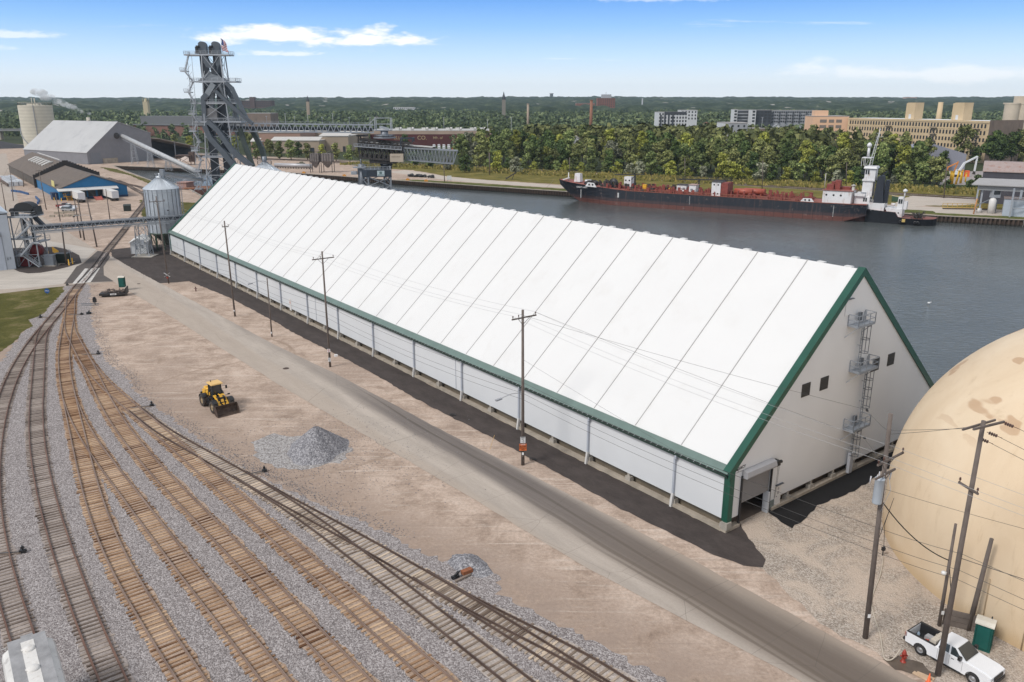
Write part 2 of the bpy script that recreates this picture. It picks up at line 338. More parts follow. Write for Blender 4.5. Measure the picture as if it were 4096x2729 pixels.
def m_concrete(name,base,band=False,joints=6.1):
 m,t,b=nodes(name);q=NT(t);P=q.coord('Object')
 o=q.ramp(q.noise(q.coord('Object',scale=(.18,1,1)),.55,7,.65),[(.25,tuple(c_*.78 for c_ in base)),(.75,tuple(min(1,c_*1.14)for c_ in base))])
 o=q.mix(.35,o,q.ramp(q.noise(P,4,6,.8),[(.3,.75),(.7,1.2)]),'MULTIPLY')
 s=q.sep(P)
 if band:
  wob=q.noise(q.coord('Object',scale=(.03,.25,1)),1.0,3,.5)
  yy=q.m('ADD',s[1],q.m('MULTIPLY',q.m('SUBTRACT',wob,.5),2.2))
  lane=q.m('MULTIPLY',q.ss(yy,-11.9,-10.1),q.ss(yy,-6.4,-8.2))
  along=q.m('ADD',q.m('MULTIPLY',q.ss(s[0],-75,-35),.62),.30)
  n2=q.noise(q.coord('Object',scale=(.05,1.8,1)),1.4,6,.7)
  dk=q.m('MULTIPLY',q.m('MULTIPLY',lane,along),q.ramp(n2,[(.2,.72),(.75,1.0)]))
  o=q.mix(dk,o,(.105,.09,.085))
  for y0,wd,x0 in((-10.75,.28,-22),(-11.35,.16,-12),(-9.2,.25,-60)):
   tr=q.m('MULTIPLY',q.ss(q.m('ABSOLUTE',q.m('SUBTRACT',yy,y0)),wd,wd*.35),q.ss(s[0],x0,x0+14))
   o=q.mix(q.m('MULTIPLY',tr,.55),o,(.08,.066,.055))
  mud=q.m('MULTIPLY',q.ss(yy,-12.6,-11.0),q.ss(s[0],-22,8))
  o=q.mix(q.m('MULTIPLY',mud,.55),o,(.14,.108,.082))
  edge=q.m('MAXIMUM',q.ss(yy,-7.3,-6.3),q.ss(yy,-13.4,-14.6))
  o=q.mix(q.m('MULTIPLY',edge,.45),o,(.38,.31,.25))
 if joints:
  fx=q.m('ABSOLUTE',q.m('SUBTRACT',q.m('FRACT',q.m('DIVIDE',s[0],joints)),.5))
  j=q.m('GREATER_THAN',fx,.5-.03/joints);o=q.mix(q.m('MULTIPLY',j,.3),o,(.1,.09,.08))
 cr=q.n('ShaderNodeTexVoronoi',feature='DISTANCE_TO_EDGE');cr.inputs['Scale'].default_value=.11
 wv=q.n('ShaderNodeTexNoise');wv.inputs['Scale'].default_value=.8;q.l(P,wv.inputs['Vector'])
 q.l(q.mix(.12,P,wv.outputs['Color'],'ADD'),cr.inputs['Vector'])
 o=q.mix(q.m('MULTIPLY',q.m('LESS_THAN',cr.outputs['Distance'],.0025),.3),o,(.08,.07,.06))
 q.l(o,b.inputs['Base Color']);b.inputs['Roughness'].default_value=.85;b.inputs['Specular IOR Level'].default_value=.25;return m
def m_asphalt(name,base,var=.25):
 m,t,b=nodes(name);q=NT(t);P=q.coord('Object')
 o=q.ramp(q.noise(q.coord('Object',scale=(.5,1,1)),.55,9,.75),[(.25,tuple(c_*(1-var)for c_ in base)),(.75,tuple(c_*(1+var)for c_ in base))])
 o=q.mix(.5,o,q.ramp(q.noise(P,9,4,.8),[(.3,.7),(.7,1.3)]),'MULTIPLY')
 q.l(o,b.inputs['Base Color']);b.inputs['Roughness'].default_value=.9;b.inputs['Specular IOR Level'].default_value=.2
 q.bump(b,q.noise(P,12,4,.8),.3,.03);return m
def m_grass(name,a,b_,c_,sc_=.25):
 m,t,b=nodes(name);q=NT(t);P=q.coord('Pos')
 f=q.noise(P,sc_,8,.72,.5)
 o=q.ramp(f,[(.3,a),(.52,b_),(.72,c_)])
 o=q.mix(.6,o,q.ramp(q.noise(P,3.5,6,.8),[(.3,.55),(.7,1.35)]),'MULTIPLY')
 q.l(o,b.inputs['Base Color']);b.inputs['Roughness'].default_value=1;b.inputs['Specular IOR Level'].default_value=.1
 q.bump(b,q.noise(P,5,5,.8),.8,.25);return m
DIRT=m_dirt();BALL=m_gravel('ballast',(.14,.122,.118),(.275,.245,.238),(.50,.465,.455),9.5)
GRAV=m_gravel('gravel',(.21,.175,.145),(.37,.315,.265),(.56,.5,.44),9,(.53,.435,.355))
CONC=m_concrete('road_concrete',(.415,.36,.31),band=True);CONC2=m_concrete('apron_concrete',(.48,.435,.385),joints=5)
ASPH=m_asphalt('asphalt',(.062,.051,.047),.42);BLACKTOP=m_asphalt('blacktop',(.014,.0135,.014));PATCH=m_asphalt('asphalt_worn',(.105,.092,.085))
TURF=m_grass('turf',(.05,.055,.014),(.115,.108,.032),(.27,.21,.12),.16)
FIELD=m_grass('field',(.085,.085,.022),(.17,.145,.04),(.27,.21,.08),.12)
PATH=m_concrete('path',(.48,.42,.36),joints=0)
rj=random.Random(3)
def rough_edge(pts,step=1.0,amp=.25):
 'resample a ground outline and let it wander a little'
 o=[]
 for a,b in zip(pts,pts[1:]+pts[:1]):
  a,b=Vector(a[:2]),Vector(b[:2]);n=max(1,int((b-a).length/step))
  nn=Vector((-(b-a).y,(b-a).x));nn=nn.normalized()if nn.length else nn
  for i in range(n):q=a.lerp(b,i/n)+nn*rj.uniform(-amp,amp);o.append((q.x,q.y))
 return o
def sheet(name,pts,z,m,loc=None,rz=0,holes=(),kind='structure',label=None,cat=None):
 loops=[[Vector((p[0],p[1],0))for p in pts]]+[[Vector((p[0],p[1],0))for p in h]for h in holes]
 tri=tessellate_polygon(loops);V=[p for l in loops for p in l];k=MB();k.V=[(p.x,p.y,z)for p in V]
 for f in tri:
  a,b,c_=(V[i]for i in f)
  k._f(tuple(f)if(b-a).cross(c_-a).z>0 else tuple(reversed(f)))
 o=k.build(name,m,None,loc,rz);return tag(o,label,cat,kind=kind)
far_bank=[(-249,512),(-182,484.4),(-131,464.6),(-37.5,399.6),(20.6,362.5),(148,281.5),(172,270.8),(520,60)]
near_bank=[(520,-420),(287,-207)]+[tuple(bf(x,46)[:2])for x in(60,0,-60,-130,-200,-290)]+[(-160,393.5),(-178,406.3),(-228,480)]
river=far_bank+near_bank
sheet('ground',[(-2500,-700),(2600,-700),(7500,7600),(-7500,7600)],0,DIRT,holes=[river])
def m_water():
 m,t,b=nodes('water');q=NT(t);P=q.coord('Pos',scale=(1,1.0,1),rot=(0,0,R(25)))
 n1=q.noise(q.coord('Pos',scale=(.55,1.5,1),rot=(0,0,R(18))),.9,5,.62,.6);n2=q.noise(P,.025,3,.5,.4)
 q.l(q.ramp(n2,[(.3,(.062,.072,.074)),(.7,(.095,.106,.106))]),b.inputs['Base Color'])
 b.inputs['IOR'].default_value=1.33;b.inputs['Specular IOR Level'].default_value=.62
 q.l(q.ramp(q.noise(P,.03,4,.6,1),[(.35,.08),(.65,.2)]),b.inputs['Roughness'])
 q.bump(b,n1,.85,.22);return m
sheet('river',[(p[0],p[1])for p in river],-2.2,m_water())
def m_pile():
 m,t,b=nodes('sheet_pile');q=NT(t);P=q.coord('Object')
 o=q.ramp(q.noise(q.coord('Object',scale=(1,1,.3)),1.4,6,.7),[(.3,(.035,.024,.019)),(.7,(.10,.068,.05))])
 s=q.sep(P);o=q.mix(q.ss(s[2],-1.3,-2.1),o,(.02,.018,.014))
 q.l(o,b.inputs['Base Color']);b.inputs['Roughness'].default_value=.9;return m
PILE=m_pile();COPE=M('quay_cope',(.30,.27,.23),.9,.3,.6)
for(pts,nm,lb)in((far_bank[:-1]+[(330,175)],'quay_wall','rusty corrugated sheet pile wall along the far bank behind the barge'),(near_bank[1:]+[far_bank[0]],'quay_wall','sheet pile wall on the near bank round the end of the slip')):
 k=MB();kc=MB();acc=0
 for a,b in zip(pts[:-1],pts[1:]):
  a,b=Vector(a),Vector(b);L=(b-a).length;d=(b-a)/L;nn=Vector((d.y,-d.x));st=1.35;n=int(L/st)
  k.hexa([(*(a+nn*-.6),-3.5),(*(b+nn*-.6),-3.5),(*(b+nn*-.25),-3.5),(*(a+nn*-.25),-3.5)]+[(*(a+nn*-.6),-.02),(*(b+nn*-.6),-.02),(*(b+nn*-.25),-.02),(*(a+nn*-.25),-.02)])
  if b.y>150 or a.y>150:
   for i in range(n):
    p=a+d*(i*st);r_=p+d*st*.5
    k.hexa([(*p,-3.5),(*(p+nn*.0+d*.12),-3.5),(*(p+d*.24+nn*.5),-3.5),(*(p+d*.1+nn*.5),-3.5),(*p,.02),(*(p+d*.12),.02),(*(p+d*.24+nn*.5),.02),(*(p+d*.1+nn*.5),.02)])
    k.obox((*(p+d*.4+nn*.45),-1.74),(.55,.09,3.5),math.atan2(d.y,d.x))
  kc.bar((*(a+nn*.1),.1),(*(b+nn*.1),.1),.75,.22)
 o=thing(nm,lb,'quay wall',(pts[0][0],pts[0][1],0))
 for kk,n_,m_ in((k,'sheet_piling',PILE),(kc,'coping',COPE)):
  p=kk.build(n_,m_,o);p.location=(-pts[0][0],-pts[0][1],0)
ball_right=[(-93.1,173.8),(-85.9,159.7),(-80.5,149.2),(-76.2,141.0),(-71.7,133.1),(-69.1,128.3),(-65.0,122.1),(-62.3,117.5),(-57.9,112.6),(-54.7,108.7),(-52.1,104.4),(-41.8,93.0),(-38.2,89.0),(-34.4,85.3),(-30.4,80.7),(-27.9,78.6),(-25.7,77.1),(-22.2,74.1),(-18.8,71.3),(-14.4,68.2),(-10.1,64.6),(-6.3,61.6),(-3.7,60.4),(-1.0,58.9),(-1.2,56.6),(2.9,53.0),(7.0,49.5),(20,38),(60,0),(-60,0),(-120,60),(-110,95)]
ball_left=[(-78,117),(-82.7,129.2),(-84.3,132.6),(-84.9,137.2),(-88.0,141.6),(-87.5,143.9),(-88.0,146.8),(-89.4,150.5),(-91.4,157.0),(-94.0,164.8),(-97.4,171)]
sheet('ballast',rough_edge(ball_right+ball_left,.45,.38),.012,BALL)
sheet('grass',rough_edge([(-120,60),(-103,90),(-80,117)]+ball_left[1:]+[(-103.5,167),(-109,165.8),(-190,160),(-200,60)],.8,.22),.016,TURF)
road=[(48,-12),(16.1,-12.1),(3.3,-13.5),(-2.8,-14.2),(-7.8,-14.5),(-19,-14.8),(-62.6,-17.0),(-88.5,-17.7),(-125.3,-18.7),(-142.1,-19.6),(-151.2,-19.8),(-153,-33),(-152,-70),(-200,-80),(-420,-60),(-700,-10),(-701,22),(-328,-15.9),(-261.6,-14.8),(-195,-14.0),(-184.7,-13.1),(-169.8,-12.8),(-150.9,-12.2),(-82.7,-10.1),(-62.8,-8.6),(-36.6,-7.8),(-21.1,-6.9),(-8,-6.4),(14,-6),(48,-5.6)]
sheet('road',rough_edge(road,1.5,.07),.024,CONC,BO,BRZ)
apr=[(-108.3,166.3),(-103.2,167.8),(-97.9,171.7),(-105.1,193.2),(-112,215),(-150,240),(-230,250),(-260,160),(-190,160)]
sheet('apron',apr,.030,CONC2)
emb=[(-143,-12.1),(-141.5,-6.4),(-120,-4.6),(-96.6,-4.5),(-87,-4.8),(-73.9,-4.4),(-60.9,-4.2),(-48.7,-4.7),(-39.7,-4.6),(-29.9,-4.3),(-20.1,-4.3),(-8.9,-4.6),(-3.4,-4.3),(1.9,-4.0),(4.6,-3.4),(5.7,-2.4),(5.2,-1.2),(3.6,-.2),(2.2,.7),(.6,1.6),(-.3,2.6),(-.3,-.3),(-177,-.3),(-181,2),(-183,6),(-195.5,6.5),(-195.2,-11.0),(-184,-13.0),(-168,-12.9)]
sheet('pavement',rough_edge(emb,.8,.12),.036,ASPH,BO,BRZ)
sheet('blacktop',rough_edge([tuple(p)for p in((24.3,71.0),(24.9,69.4),(25.4,68.0),(26.0,66.8),(28.1,68.8),(30.0,71.2),(32.5,72.8),(34.8,74.2),(37.5,76.6),(39.9,79.2),(52,84),(60,92),(49.5,90.0))],.6,.12),.044,BLACKTOP)
sheet('crossing_pavement',[(-97.6,171.7),(-104.9,191),(-105.4,195.5),(-110.4,212.4),(-106.6,210.6),(-102.5,202.8),(-98.4,191.0),(-93.4,180.9),(-88.0,174.3),(-93.2,173.3)],.042,PATCH)
PAN=M('crossing_panel',(.52,.5,.47),.85,.15,.8)
for i,q4 in enumerate(([(-95.9,171.9),(-101.6,188.5),(-100.75,188.5),(-94.95,171.9)],[(-94.75,172.0),(-100.6,188.7),(-99.45,188.9),(-93.6,172.5)],[(-93.4,172.7),(-99.25,189.1),(-98.4,189.3),(-92.7,173.5)])):
 k=MB();k.prism([p for p in q4][::-1]if True else q4,-.1,.06)
 o=k.build('crossing_panel',PAN,None,(0,0,0.0));tag(o,['pale concrete crossing panel on the left of the rails','wide pale concrete crossing panel between the rails','pale concrete crossing panel on the right of the rails'][i],'crossing panel','concrete panels at the level crossing')
sheet('asphalt_island',[(-118.4,188.1),(-115.0,184.7),(-111.9,182.9),(-109.4,183.6),(-107.9,186.2),(-106.8,190.0),(-106.0,195.6),(-112,206),(-119.4,214.4),(-124.8,218.4),(-140,216),(-138,190)],.048,ASPH)
sheet('gravel_yard',rough_edge([(21.3,60.0),(23.9,51.8),(30,44.5),(60,20),(90,60),(70,100),(49,90),(20.0,66.8),(18,64)],.8,.25),.008,GRAV)
sheet('field',rough_edge([(-95,500),(-58,478),(-34,437),(-20,421),(21,394),(130,322),(200,290),(330,215),(420,240),(310,330),(208,372),(107,414),(8,472),(-95,532)],3,.8),.02,FIELD)
sheet('bank_grass',rough_edge([(-60,418),(-20,391),(20.6,365.5),(60,340),(150,284),(172,273),(240,232),(244,240),(175,283),(152,296),(62,352),(21,375),(-18,400),(-48,418)],2.5,.5),.02,m_grass('bank_turf',(.05,.065,.016),(.11,.12,.035),(.2,.18,.07),.2))
for nm_,pl_,m_ in(('yard_path',[(3650,782),(3713,784),(3774,793),(3901,790),(3901,818),(3822,822),(3707,823),(3600,832),(3560,820)],PATH),('quay_path',[(3700,833),(3964,842),(4096,850),(4300,850),(4300,880),(4096,868),(3900,860),(3745,852)],PATH),('slip_grass',[(398,668),(463,676),(617,728),(600,738),(520,702),(440,685)],TURF),('silo_grass',[(722,808),(800,812),(770,900),(728,870)],TURF),('yard_grass',[(560,800),(590,800),(592,880),(570,900)],TURF),('spur_strip',[(225,772),(300,790),(345,850),(250,842)],TURF)):
 sheet(nm_,rough_edge([tuple(g(*p)[:2])for p in pl_],1.6,.5),.034 if m_ is PATH else .018,m_)if nm_!='spur_strip' else None
sheet('path',rough_edge([(-62,478),(-34.5,436),(-12,415),(21,389),(80,352),(150,309),(210,285),(330,205),(320,195),(205,269),(160,290),(100,328),(60,352),(20.6,377.5),(-20,403),(-41,424),(-70,466)],3,.4),.03,PATH)
# railway tracks
def m_rail(name,a,b_):
 m,t,b=nodes(name);q=NT(t)
 q.l(q.ramp(q.noise(q.coord('Pos',scale=(.4,.4,.4)),.6,5,.7),[(.3,a),(.7,b_)]),b.inputs['Base Color'])
 b.inputs['Roughness'].default_value=.55;b.inputs['Metallic'].default_value=.35;return m
def m_tie(name,stops):
 m,t,b=nodes(name);q=NT(t)
 r1=q.n('ShaderNodeNewGeometry').outputs['Random Per Island'];r2=q.n('ShaderNodeObjectInfo').outputs['Random']
 patch=q.noise(q.coord('Pos'),.16,4,.6)
 r=q.m('ADD',q.m('MULTIPLY',q.m('FRACT',q.m('ADD',r1,q.m('MULTIPLY',r2,7.31))),.55),q.m('MULTIPLY',q.ss(patch,.3,.7),.45))
 o=q.ramp(r,stops);o=q.mix(.5,o,q.ramp(q.noise(q.coord('Pos'),5,6,.8),[(.3,.6),(.7,1.3)]),'MULTIPLY')
 q.l(o,b.inputs['Base Color']);b.inputs['Roughness'].default_value=.9;b.inputs['Specular IOR Level'].default_value=.15;return m
def m_bed(name,a,b_):
 m,t,b=nodes(name);q=NT(t);P=q.coord('Pos')
 v=q.n('ShaderNodeTexVoronoi');v.inputs['Scale'].default_value=9;q.l(P,v.inputs['Vector'])
 o=q.ramp(q.noise(P,.35,6,.7),[(.3,a),(.7,b_)]);o=q.mix(.5,o,q.ramp(q.sep(v.outputs['Color'])[0],[(0,.55),(1,1.4)]),'MULTIPLY')
 q.l(o,b.inputs['Base Color']);b.inputs['Roughness'].default_value=.95;q.bump(b,v.outputs['Distance'],.6,.05);return m
RAILR=m_rail('rail_rusty',(.13,.065,.045),(.24,.14,.10));RAILM=m_rail('rail_steel',(.20,.135,.105),(.34,.25,.20));RAILD=m_rail('rail_steel_dark',(.07,.045,.036),(.15,.105,.085))
TIE_G=m_tie('tie_grey',[(.1,(.10,.075,.06)),(.5,(.24,.195,.165)),(.9,(.40,.34,.295))])
TIE_O=m_tie('tie_tan',[(.06,(.09,.04,.02)),(.3,(.22,.125,.07)),(.6,(.38,.245,.15)),(.94,(.57,.41,.27))])
TIE_L=m_tie('tie_pale',[(.08,(.13,.095,.072)),(.45,(.29,.23,.18)),(.9,(.58,.47,.36))])
BED_G=m_bed('bed_grey',(.24,.20,.18),(.37,.325,.30));BED_O=m_bed('bed_rust',(.28,.19,.13),(.42,.32,.25));BED_L=m_bed('bed_pale',(.32,.27,.235),(.45,.40,.365))
def resample(pts,step):
 P=[Vector(p)for p in pts];o=[];carry=0.0
 Q=[]
 for i in range(len(P)-1):
  p0,p1,p2,p3=P[max(i-1,0)],P[i],P[i+1],P[min(i+2,len(P)-1)]
  for s_ in range(24):
   t=s_/24;Q.append(.5*((2*p1)+(p2-p0)*t+(2*p0-5*p1+4*p2-p3)*t*t+(3*p1-p0-3*p2+p3)*t**3))
 Q.append(P[-1]);acc=0;nxt=0
 for a,b in zip(Q[:-1],Q[1:]):
  L=(b-a).length
  while nxt<=acc+L and L>0:
   o.append((a.lerp(b,(nxt-acc)/L),(b-a).normalized()));nxt+=step
  acc+=L
 return o
tie_me=[]
for v in range(5):
 k=MB();a=rnd.uniform(-.09,.09);k.hexa([(-1.18+a,-.105,-.14),(1.15+a,-.105,-.14),(1.15+a,.105,-.14),(-1.18+a,.105,-.14),(-1.17+a,-.1,.09),(1.14+a,-.1,.075),(1.14+a,.095,.075),(-1.17+a,.1,.095)])
 o=k.build('sleeper',TIE_G);tie_me.append(o.data);bpy.data.objects.remove(o)
tie_sets={}
for nm,mt in(('g',TIE_G),('o',TIE_O),('l',TIE_L)):
 L_=[]
 for me in tie_me:
  c_=me.copy();c_.materials.clear();c_.materials.append(mt);L_.append(c_)
 tie_sets[nm]=L_
def rail_mesh(path,off,z):
 k=MB();prof=((-.075,0),(.075,0),(.075,.025),(.02,.04),(.02,.12),(.04,.13),(.04,.17),(-.04,.17),(-.04,.13),(-.02,.12),(-.02,.04),(-.075,.025));n=len(prof)
 for i,(p,d)in enumerate(path):
  s_=Vector((-d.y,d.x))
  for a,h in prof:q=p+s_*(off+a);k.V.append((q.x,q.y,z+h))
  if i:
   for j in range(n):j2=(j+1)%n;k._f(((i-1)*n+j,(i-1)*n+j2,i*n+j2,i*n+j))
 return k
def track(pts,z,kind,label,group='yard tracks fanning out from the crossing',near=100,ties=True,spacing=.54,railm=None,bedw=1.12):
 o0=Vector(pts[-1]);t=thing('railway_track',label,'railway track',(o0.x,o0.y,0),0,group)
 loc=[(p[0]-o0.x,p[1]-o0.y)for p in pts]
 fine=resample(loc,1.2);bed={'g':BED_G,'o':BED_O,'l':BED_L}[kind]
 for s_ in(-.755,.755):rail_mesh(fine,s_,.08+z).build('rail',railm or(RAILD if kind in 'g' else RAILM),t)
 k=MB()
 for i,(p,d)in enumerate(fine):
  s_=Vector((-d.y,d.x));wl,wr=bedw+rj.uniform(-.2,.22),bedw+rj.uniform(-.2,.22)
  k.V+=[(*(p+s_*wl),.022+z),(*(p-s_*wr),.022+z)]
  if i:k._f((2*i-2,2*i-1,2*i+1,2*i))
 k.build('track_bed',bed,t)
 if not ties:return t
 T=resample(loc,spacing);T=T[::-1];ms=tie_sets[kind]
 for i,(p,d)in enumerate(T[:near]):
  o=bpy.data.objects.new('sleeper',ms[i%5]);C.objects.link(o);o.parent=t
  o.location=(p.x+rj.uniform(-.05,.05),p.y+rj.uniform(-.05,.05),z+rj.uniform(-.03,.012));o.rotation_euler=(0,0,math.atan2(d.y,d.x)+math.pi/2+rj.uniform(-.035,.035));o.scale=(rj.uniform(.93,1.07),rj.uniform(.8,1.1),1)
 if len(T)>near:
  k=MB()
  for p,d in T[near:]:k.obox((p.x+rj.uniform(-.03,.03),p.y,-.03+z+rj.uniform(-.01,.01)),(2.3+rj.uniform(-.12,.12),.2,.22),math.atan2(d.y,d.x)+math.pi/2+rj.uniform(-.02,.02))
  tag(k.build('sleepers',{'g':TIE_G,'o':TIE_O,'l':TIE_L}[kind],t),kind='stuff')
 return t
TL={1:('g','outermost left track with dark rusty rails under the hopper car'),2:('g','second track from the left on grey weathered sleepers'),3:('o','third track from the left curving on rust brown sleepers'),4:('o','fourth track from the left on orange brown sleepers'),5:('o','fifth track from the left running diagonally on brown sleepers'),6:('o','sixth track from the left on tan and rust sleepers'),7:('l','third track from the gravel heaps on pale new sleepers'),8:('l','second track from the gravel heaps with dark switch rails'),9:('l','outermost right track nearest the dirt yard and gravel heap')}
for i in range(1,10):track(TRK[i],.005*i,TL[i][0],TL[i][1],railm=RAILR if i<3 else(RAILD if i>6 else RAILM))
c0=[g(x,y)for x,y in((324,1134),(378.8,1073),(424.7,1009.9),(493.5,925.7),(531,874),(572,820.5),(583.4,797.6),(578,780),(545,761),(507,740),(470,726),(430,712))]
track([(p.x,p.y)for p in c0[:3]][::-1],.05,'g','rails set into the dark paving of the level crossing','tracks beyond the road crossing',ties=False,bedw=.2)
track([(p.x,p.y)for p in c0[2:]][::-1],.03,'g','single track leading away from the crossing past the silo','tracks beyond the road crossing',near=40,bedw=.95)
c1=[g(x,y)for x,y in((583,757),(545,745),(510,738),(470,722))]
track([(p.x,p.y)for p in c1][::-1],.035,'g','short siding meeting the track beside the blue warehouse','tracks beyond the road crossing',near=30,bedw=1.1)
for i,(off,lab)in enumerate(((0,'nearer main line across the river behind the barge'),(6,'farther main line across the river at the foot of the wood'))):
 pp=[(-250,618),(-206,590),(-121,543),(-61,503),(-7,469),(70,419),(140,366),(190,331),(300,258)]
 track([(x+off*.55,y+off*.84)for x,y in pp],.02,'g',lab,'main line tracks across the river',near=0 if 0 else 20,spacing=.9,bedw=1.6)
# big white fabric warehouse (axes: x along the road side, y across, z up)
WHITE=M('membrane_white',(.665,.66,.65),.55,.015,.18,bump=.35,bscale=.45,dirt=(.64,.63,.615));WALLW=M('wall_panel_white',(.62,.635,.65),.5,.03,.2)
GABW=M('gable_white',(.675,.68,.69),.55,.03,.25)
GREEN=M('trim_green',(.012,.075,.050),.38,.12,.6);GREEN2=M('flashing_green',(.125,.18,.16),.5,.1,.6);GREEN3=M('gutter_green',(.03,.06,.048),.4,.1,.6)
GALV=M('galvanised',(.27,.295,.33),.5,.12,1.5,metal=.2);STEEL=M('steel_grey',(.12,.135,.155),.5,.15,1.5,metal=.3)
PIPEW=M('downpipe',(.40,.43,.48),.4,.05);BOOT=M('pipe_boot',(.58,.56,.54),.5,.05)
FND=M('foundation',(.36,.31,.25),.9,.22,.7);TANW=M('push_wall',(.20,.165,.12),.9,.2,.4);PIERM=M('pier_concrete',(.33,.3,.26),.9,.2,1.5)
DARK=M('dark_steel',(.02,.02,.021),.6,.2);SEAM=M('seam',(.36,.35,.345),.6,.05);FLOORM=M('shed_floor',(.13,.10,.08),.9,.4,.4)
wh=thing('warehouse','long white fabric covered storage warehouse with green trim','warehouse',BO,BRZ)
XL,XR,W_,EV,RG,RX=-177.4,0.0,37.2,5.75,22.1,18.6
sl_=(RG-EV)/RX
k=MB();k.box(XL,XR,-.06,.06,1.15,EV);k.build('side_wall',WALLW,wh)
k=MB();k.box(XL,XR,W_-.06,W_+.06,1.15,EV);k.build('side_wall',WALLW,wh)
k=MB();nx=29
for sgn in(0,1):
 y0,y1=(-.25,RX)if not sgn else(W_+.25,RX);z0=EV+.22-.25*sl_
 for i in range(nx):
  xa,xb=XL+i*(XR-XL)/nx,XL+(i+1)*(XR-XL)/nx
  cols=[xa,xa*.75+xb*.25,(xa+xb)/2,xa*.25+xb*.75,xb];zz=[0,-.05,-.07,-.05,0];n0=len(k.V)
  for c_,dz in zip(cols,zz):k.V+=[(c_,y0,z0+dz*.3),(c_,(y0+y1)/2,(z0+RG+.2)/2+dz),(c_,y1,RG+.2+dz*.3)]
  for j in range(4):
   for r_ in range(2):
    f=(n0+3*j+r_,n0+3*j+3+r_,n0+3*j+4+r_,n0+3*j+1+r_);k._f(f if not sgn else f[::-1],True)
k.build('roof',WHITE,wh)
for i in range(nx):
 x=XL+.1+i*6.112
 if i==0:continue
 k=MB();k.bar((x,.45,EV+.25+.45*sl_),(x,RX,RG+.26),.075,.05);k.bar((x,W_-.45,EV+.25+.45*sl_),(x,RX,RG+.26),.075,.05);k.build('roof_seam',SEAM,wh)
for i in range(nx*2):
 x=XL+1.5+i*3.056;k=MB();k.box(x-.38,x+.38,RX+.05,RX+.6,RG-.1,RG+.25);k.build('ridge_vent',WHITE,wh)
for y,s_ in((0,-1),(W_,1)):
 zr=EV+.25
 k=MB();k.extx([(y+s_*.42,zr-.15),(y+s_*.42,zr-.10),(y-s_*.28,zr+.43),(y-s_*.28,zr+.33)][::1],XL,XR);k.build('eave_flashing',GREEN2,wh)
 k=MB();k.extx([(y+s_*.18,zr-.45),(y+s_*.48,zr-.45),(y+s_*.56,zr-.22),(y+s_*.5,zr-.22),(y+s_*.42,zr-.38),(y+s_*.18,zr-.38)],XL,XR);k.build('gutter',GREEN3,wh)
 if s_<0:
  k=MB();k.box(XL,XR,-.47,-.43,zr-.20,zr-.14);k.build('gutter_shade_strip',DARK,wh)  # solid dark strip stands in for the shade between flashing and gutter
  k=MB()
  for i in range(int(177/.77)):
   x=XL+.4+i*.77;k.bar((x,-.6,zr-.2),(x,-.4,zr-.06),.035,.02)
  tag(k.build('gutter_straps',M('strap',(.42,.45,.44),.5,.05),wh),kind='stuff')
for i in range(15):
 x=-6.25-i*12.22
 if x<XL:x=XL+.3
 k=MB();k.bar((x+.25,-.35,EV-.35),(x+.25,-.35,EV-.05),.3,.2);k.bar((x+.22,-.3,EV-.45),(x,-.22,EV-.7),.2,.2);k.bar((x,-.2,EV-.6),(x,-.2,1.3),.24,.2);k.build('downspout',PIPEW,wh)
 k=MB();k.bar((x,-.24,1.45),(x,-.42,.05),.26,.24);k.build('downspout_boot',BOOT,wh)
k=MB();k.box(XL,XR+.25,-.3,.25,-.2,.34);k.box(XL,XR+.25,W_-.25,W_+.3,-.2,.34)
k.box(-.3,.28,.25,1.75,-.2,.34);k.box(-.3,.28,6.7,W_-.25,-.2,.34);k.box(XL-.2,XL+.3,.25,W_-.25,-.2,.34);k.build('foundation',FND,wh)
k=MB();k.box(XL+.3,-.35,.75,.95,0,1.9);k.box(XL+.3,-.35,W_-.95,W_-.75,0,1.9);k.box(-1.1,-.95,7.2,W_-1,0,1.9);k.build('push_wall',TANW,wh)
k=MB();k.box(XL,XR,.3,.42,1.0,1.3);k.box(XL,XR,W_-.42,W_-.3,1.0,1.3);k.build('base_rail',STEEL,wh)
k=MB();k.box(XL+.3,-.3,.25,W_-.25,-.15,.05);k.build('floor',FLOORM,wh)
for i in range(30):
 x=-.25-i*6.1
 if x<XL:x=XL+.2
 for yy in(0.1,W_-.1):
  k=MB();k.box(x-.38,x+.38,yy-.28,yy+.3,.34,.78,.05);k.box(x-.16,x+.16,yy-.12,yy+.14,.78,1.2);k.build('pier',PIERM,wh)
for y in(9.5,13.5,17.5,21.5,25.5,29.5,33.5):
 k=MB();k.box(-.3,.22,y-.38,y+.38,.34,.72,.04);k.box(-.12,.1,y-.1,y+.1,.72,1.2);k.build('pier',PIERM,wh)
def gable(x,door):
 k=MB();T=.06
 top=lambda y:EV+.1+(y if y<RX else W_-y)*sl_
 ys=[0,1.75,6.25,7.2,8.25,RX,W_]if door else[0,RX,W_]
 for a,b in zip(ys[:-1],ys[1:]):
  zb=1.15
  if door and a==1.75:zb=5.0
  if door and a==6.25:zb=1.05
  k.hexa([(x-T,a,zb),(x+T,a,zb),(x+T,b,zb),(x-T,b,zb),(x-T,a,top(a)),(x+T,a,top(a)),(x+T,b,top(b)),(x-T,b,top(b))])
 return k
gable(XR,True).build('gable_wall',GABW,wh);gable(XL,False).build('gable_wall',GABW,wh)
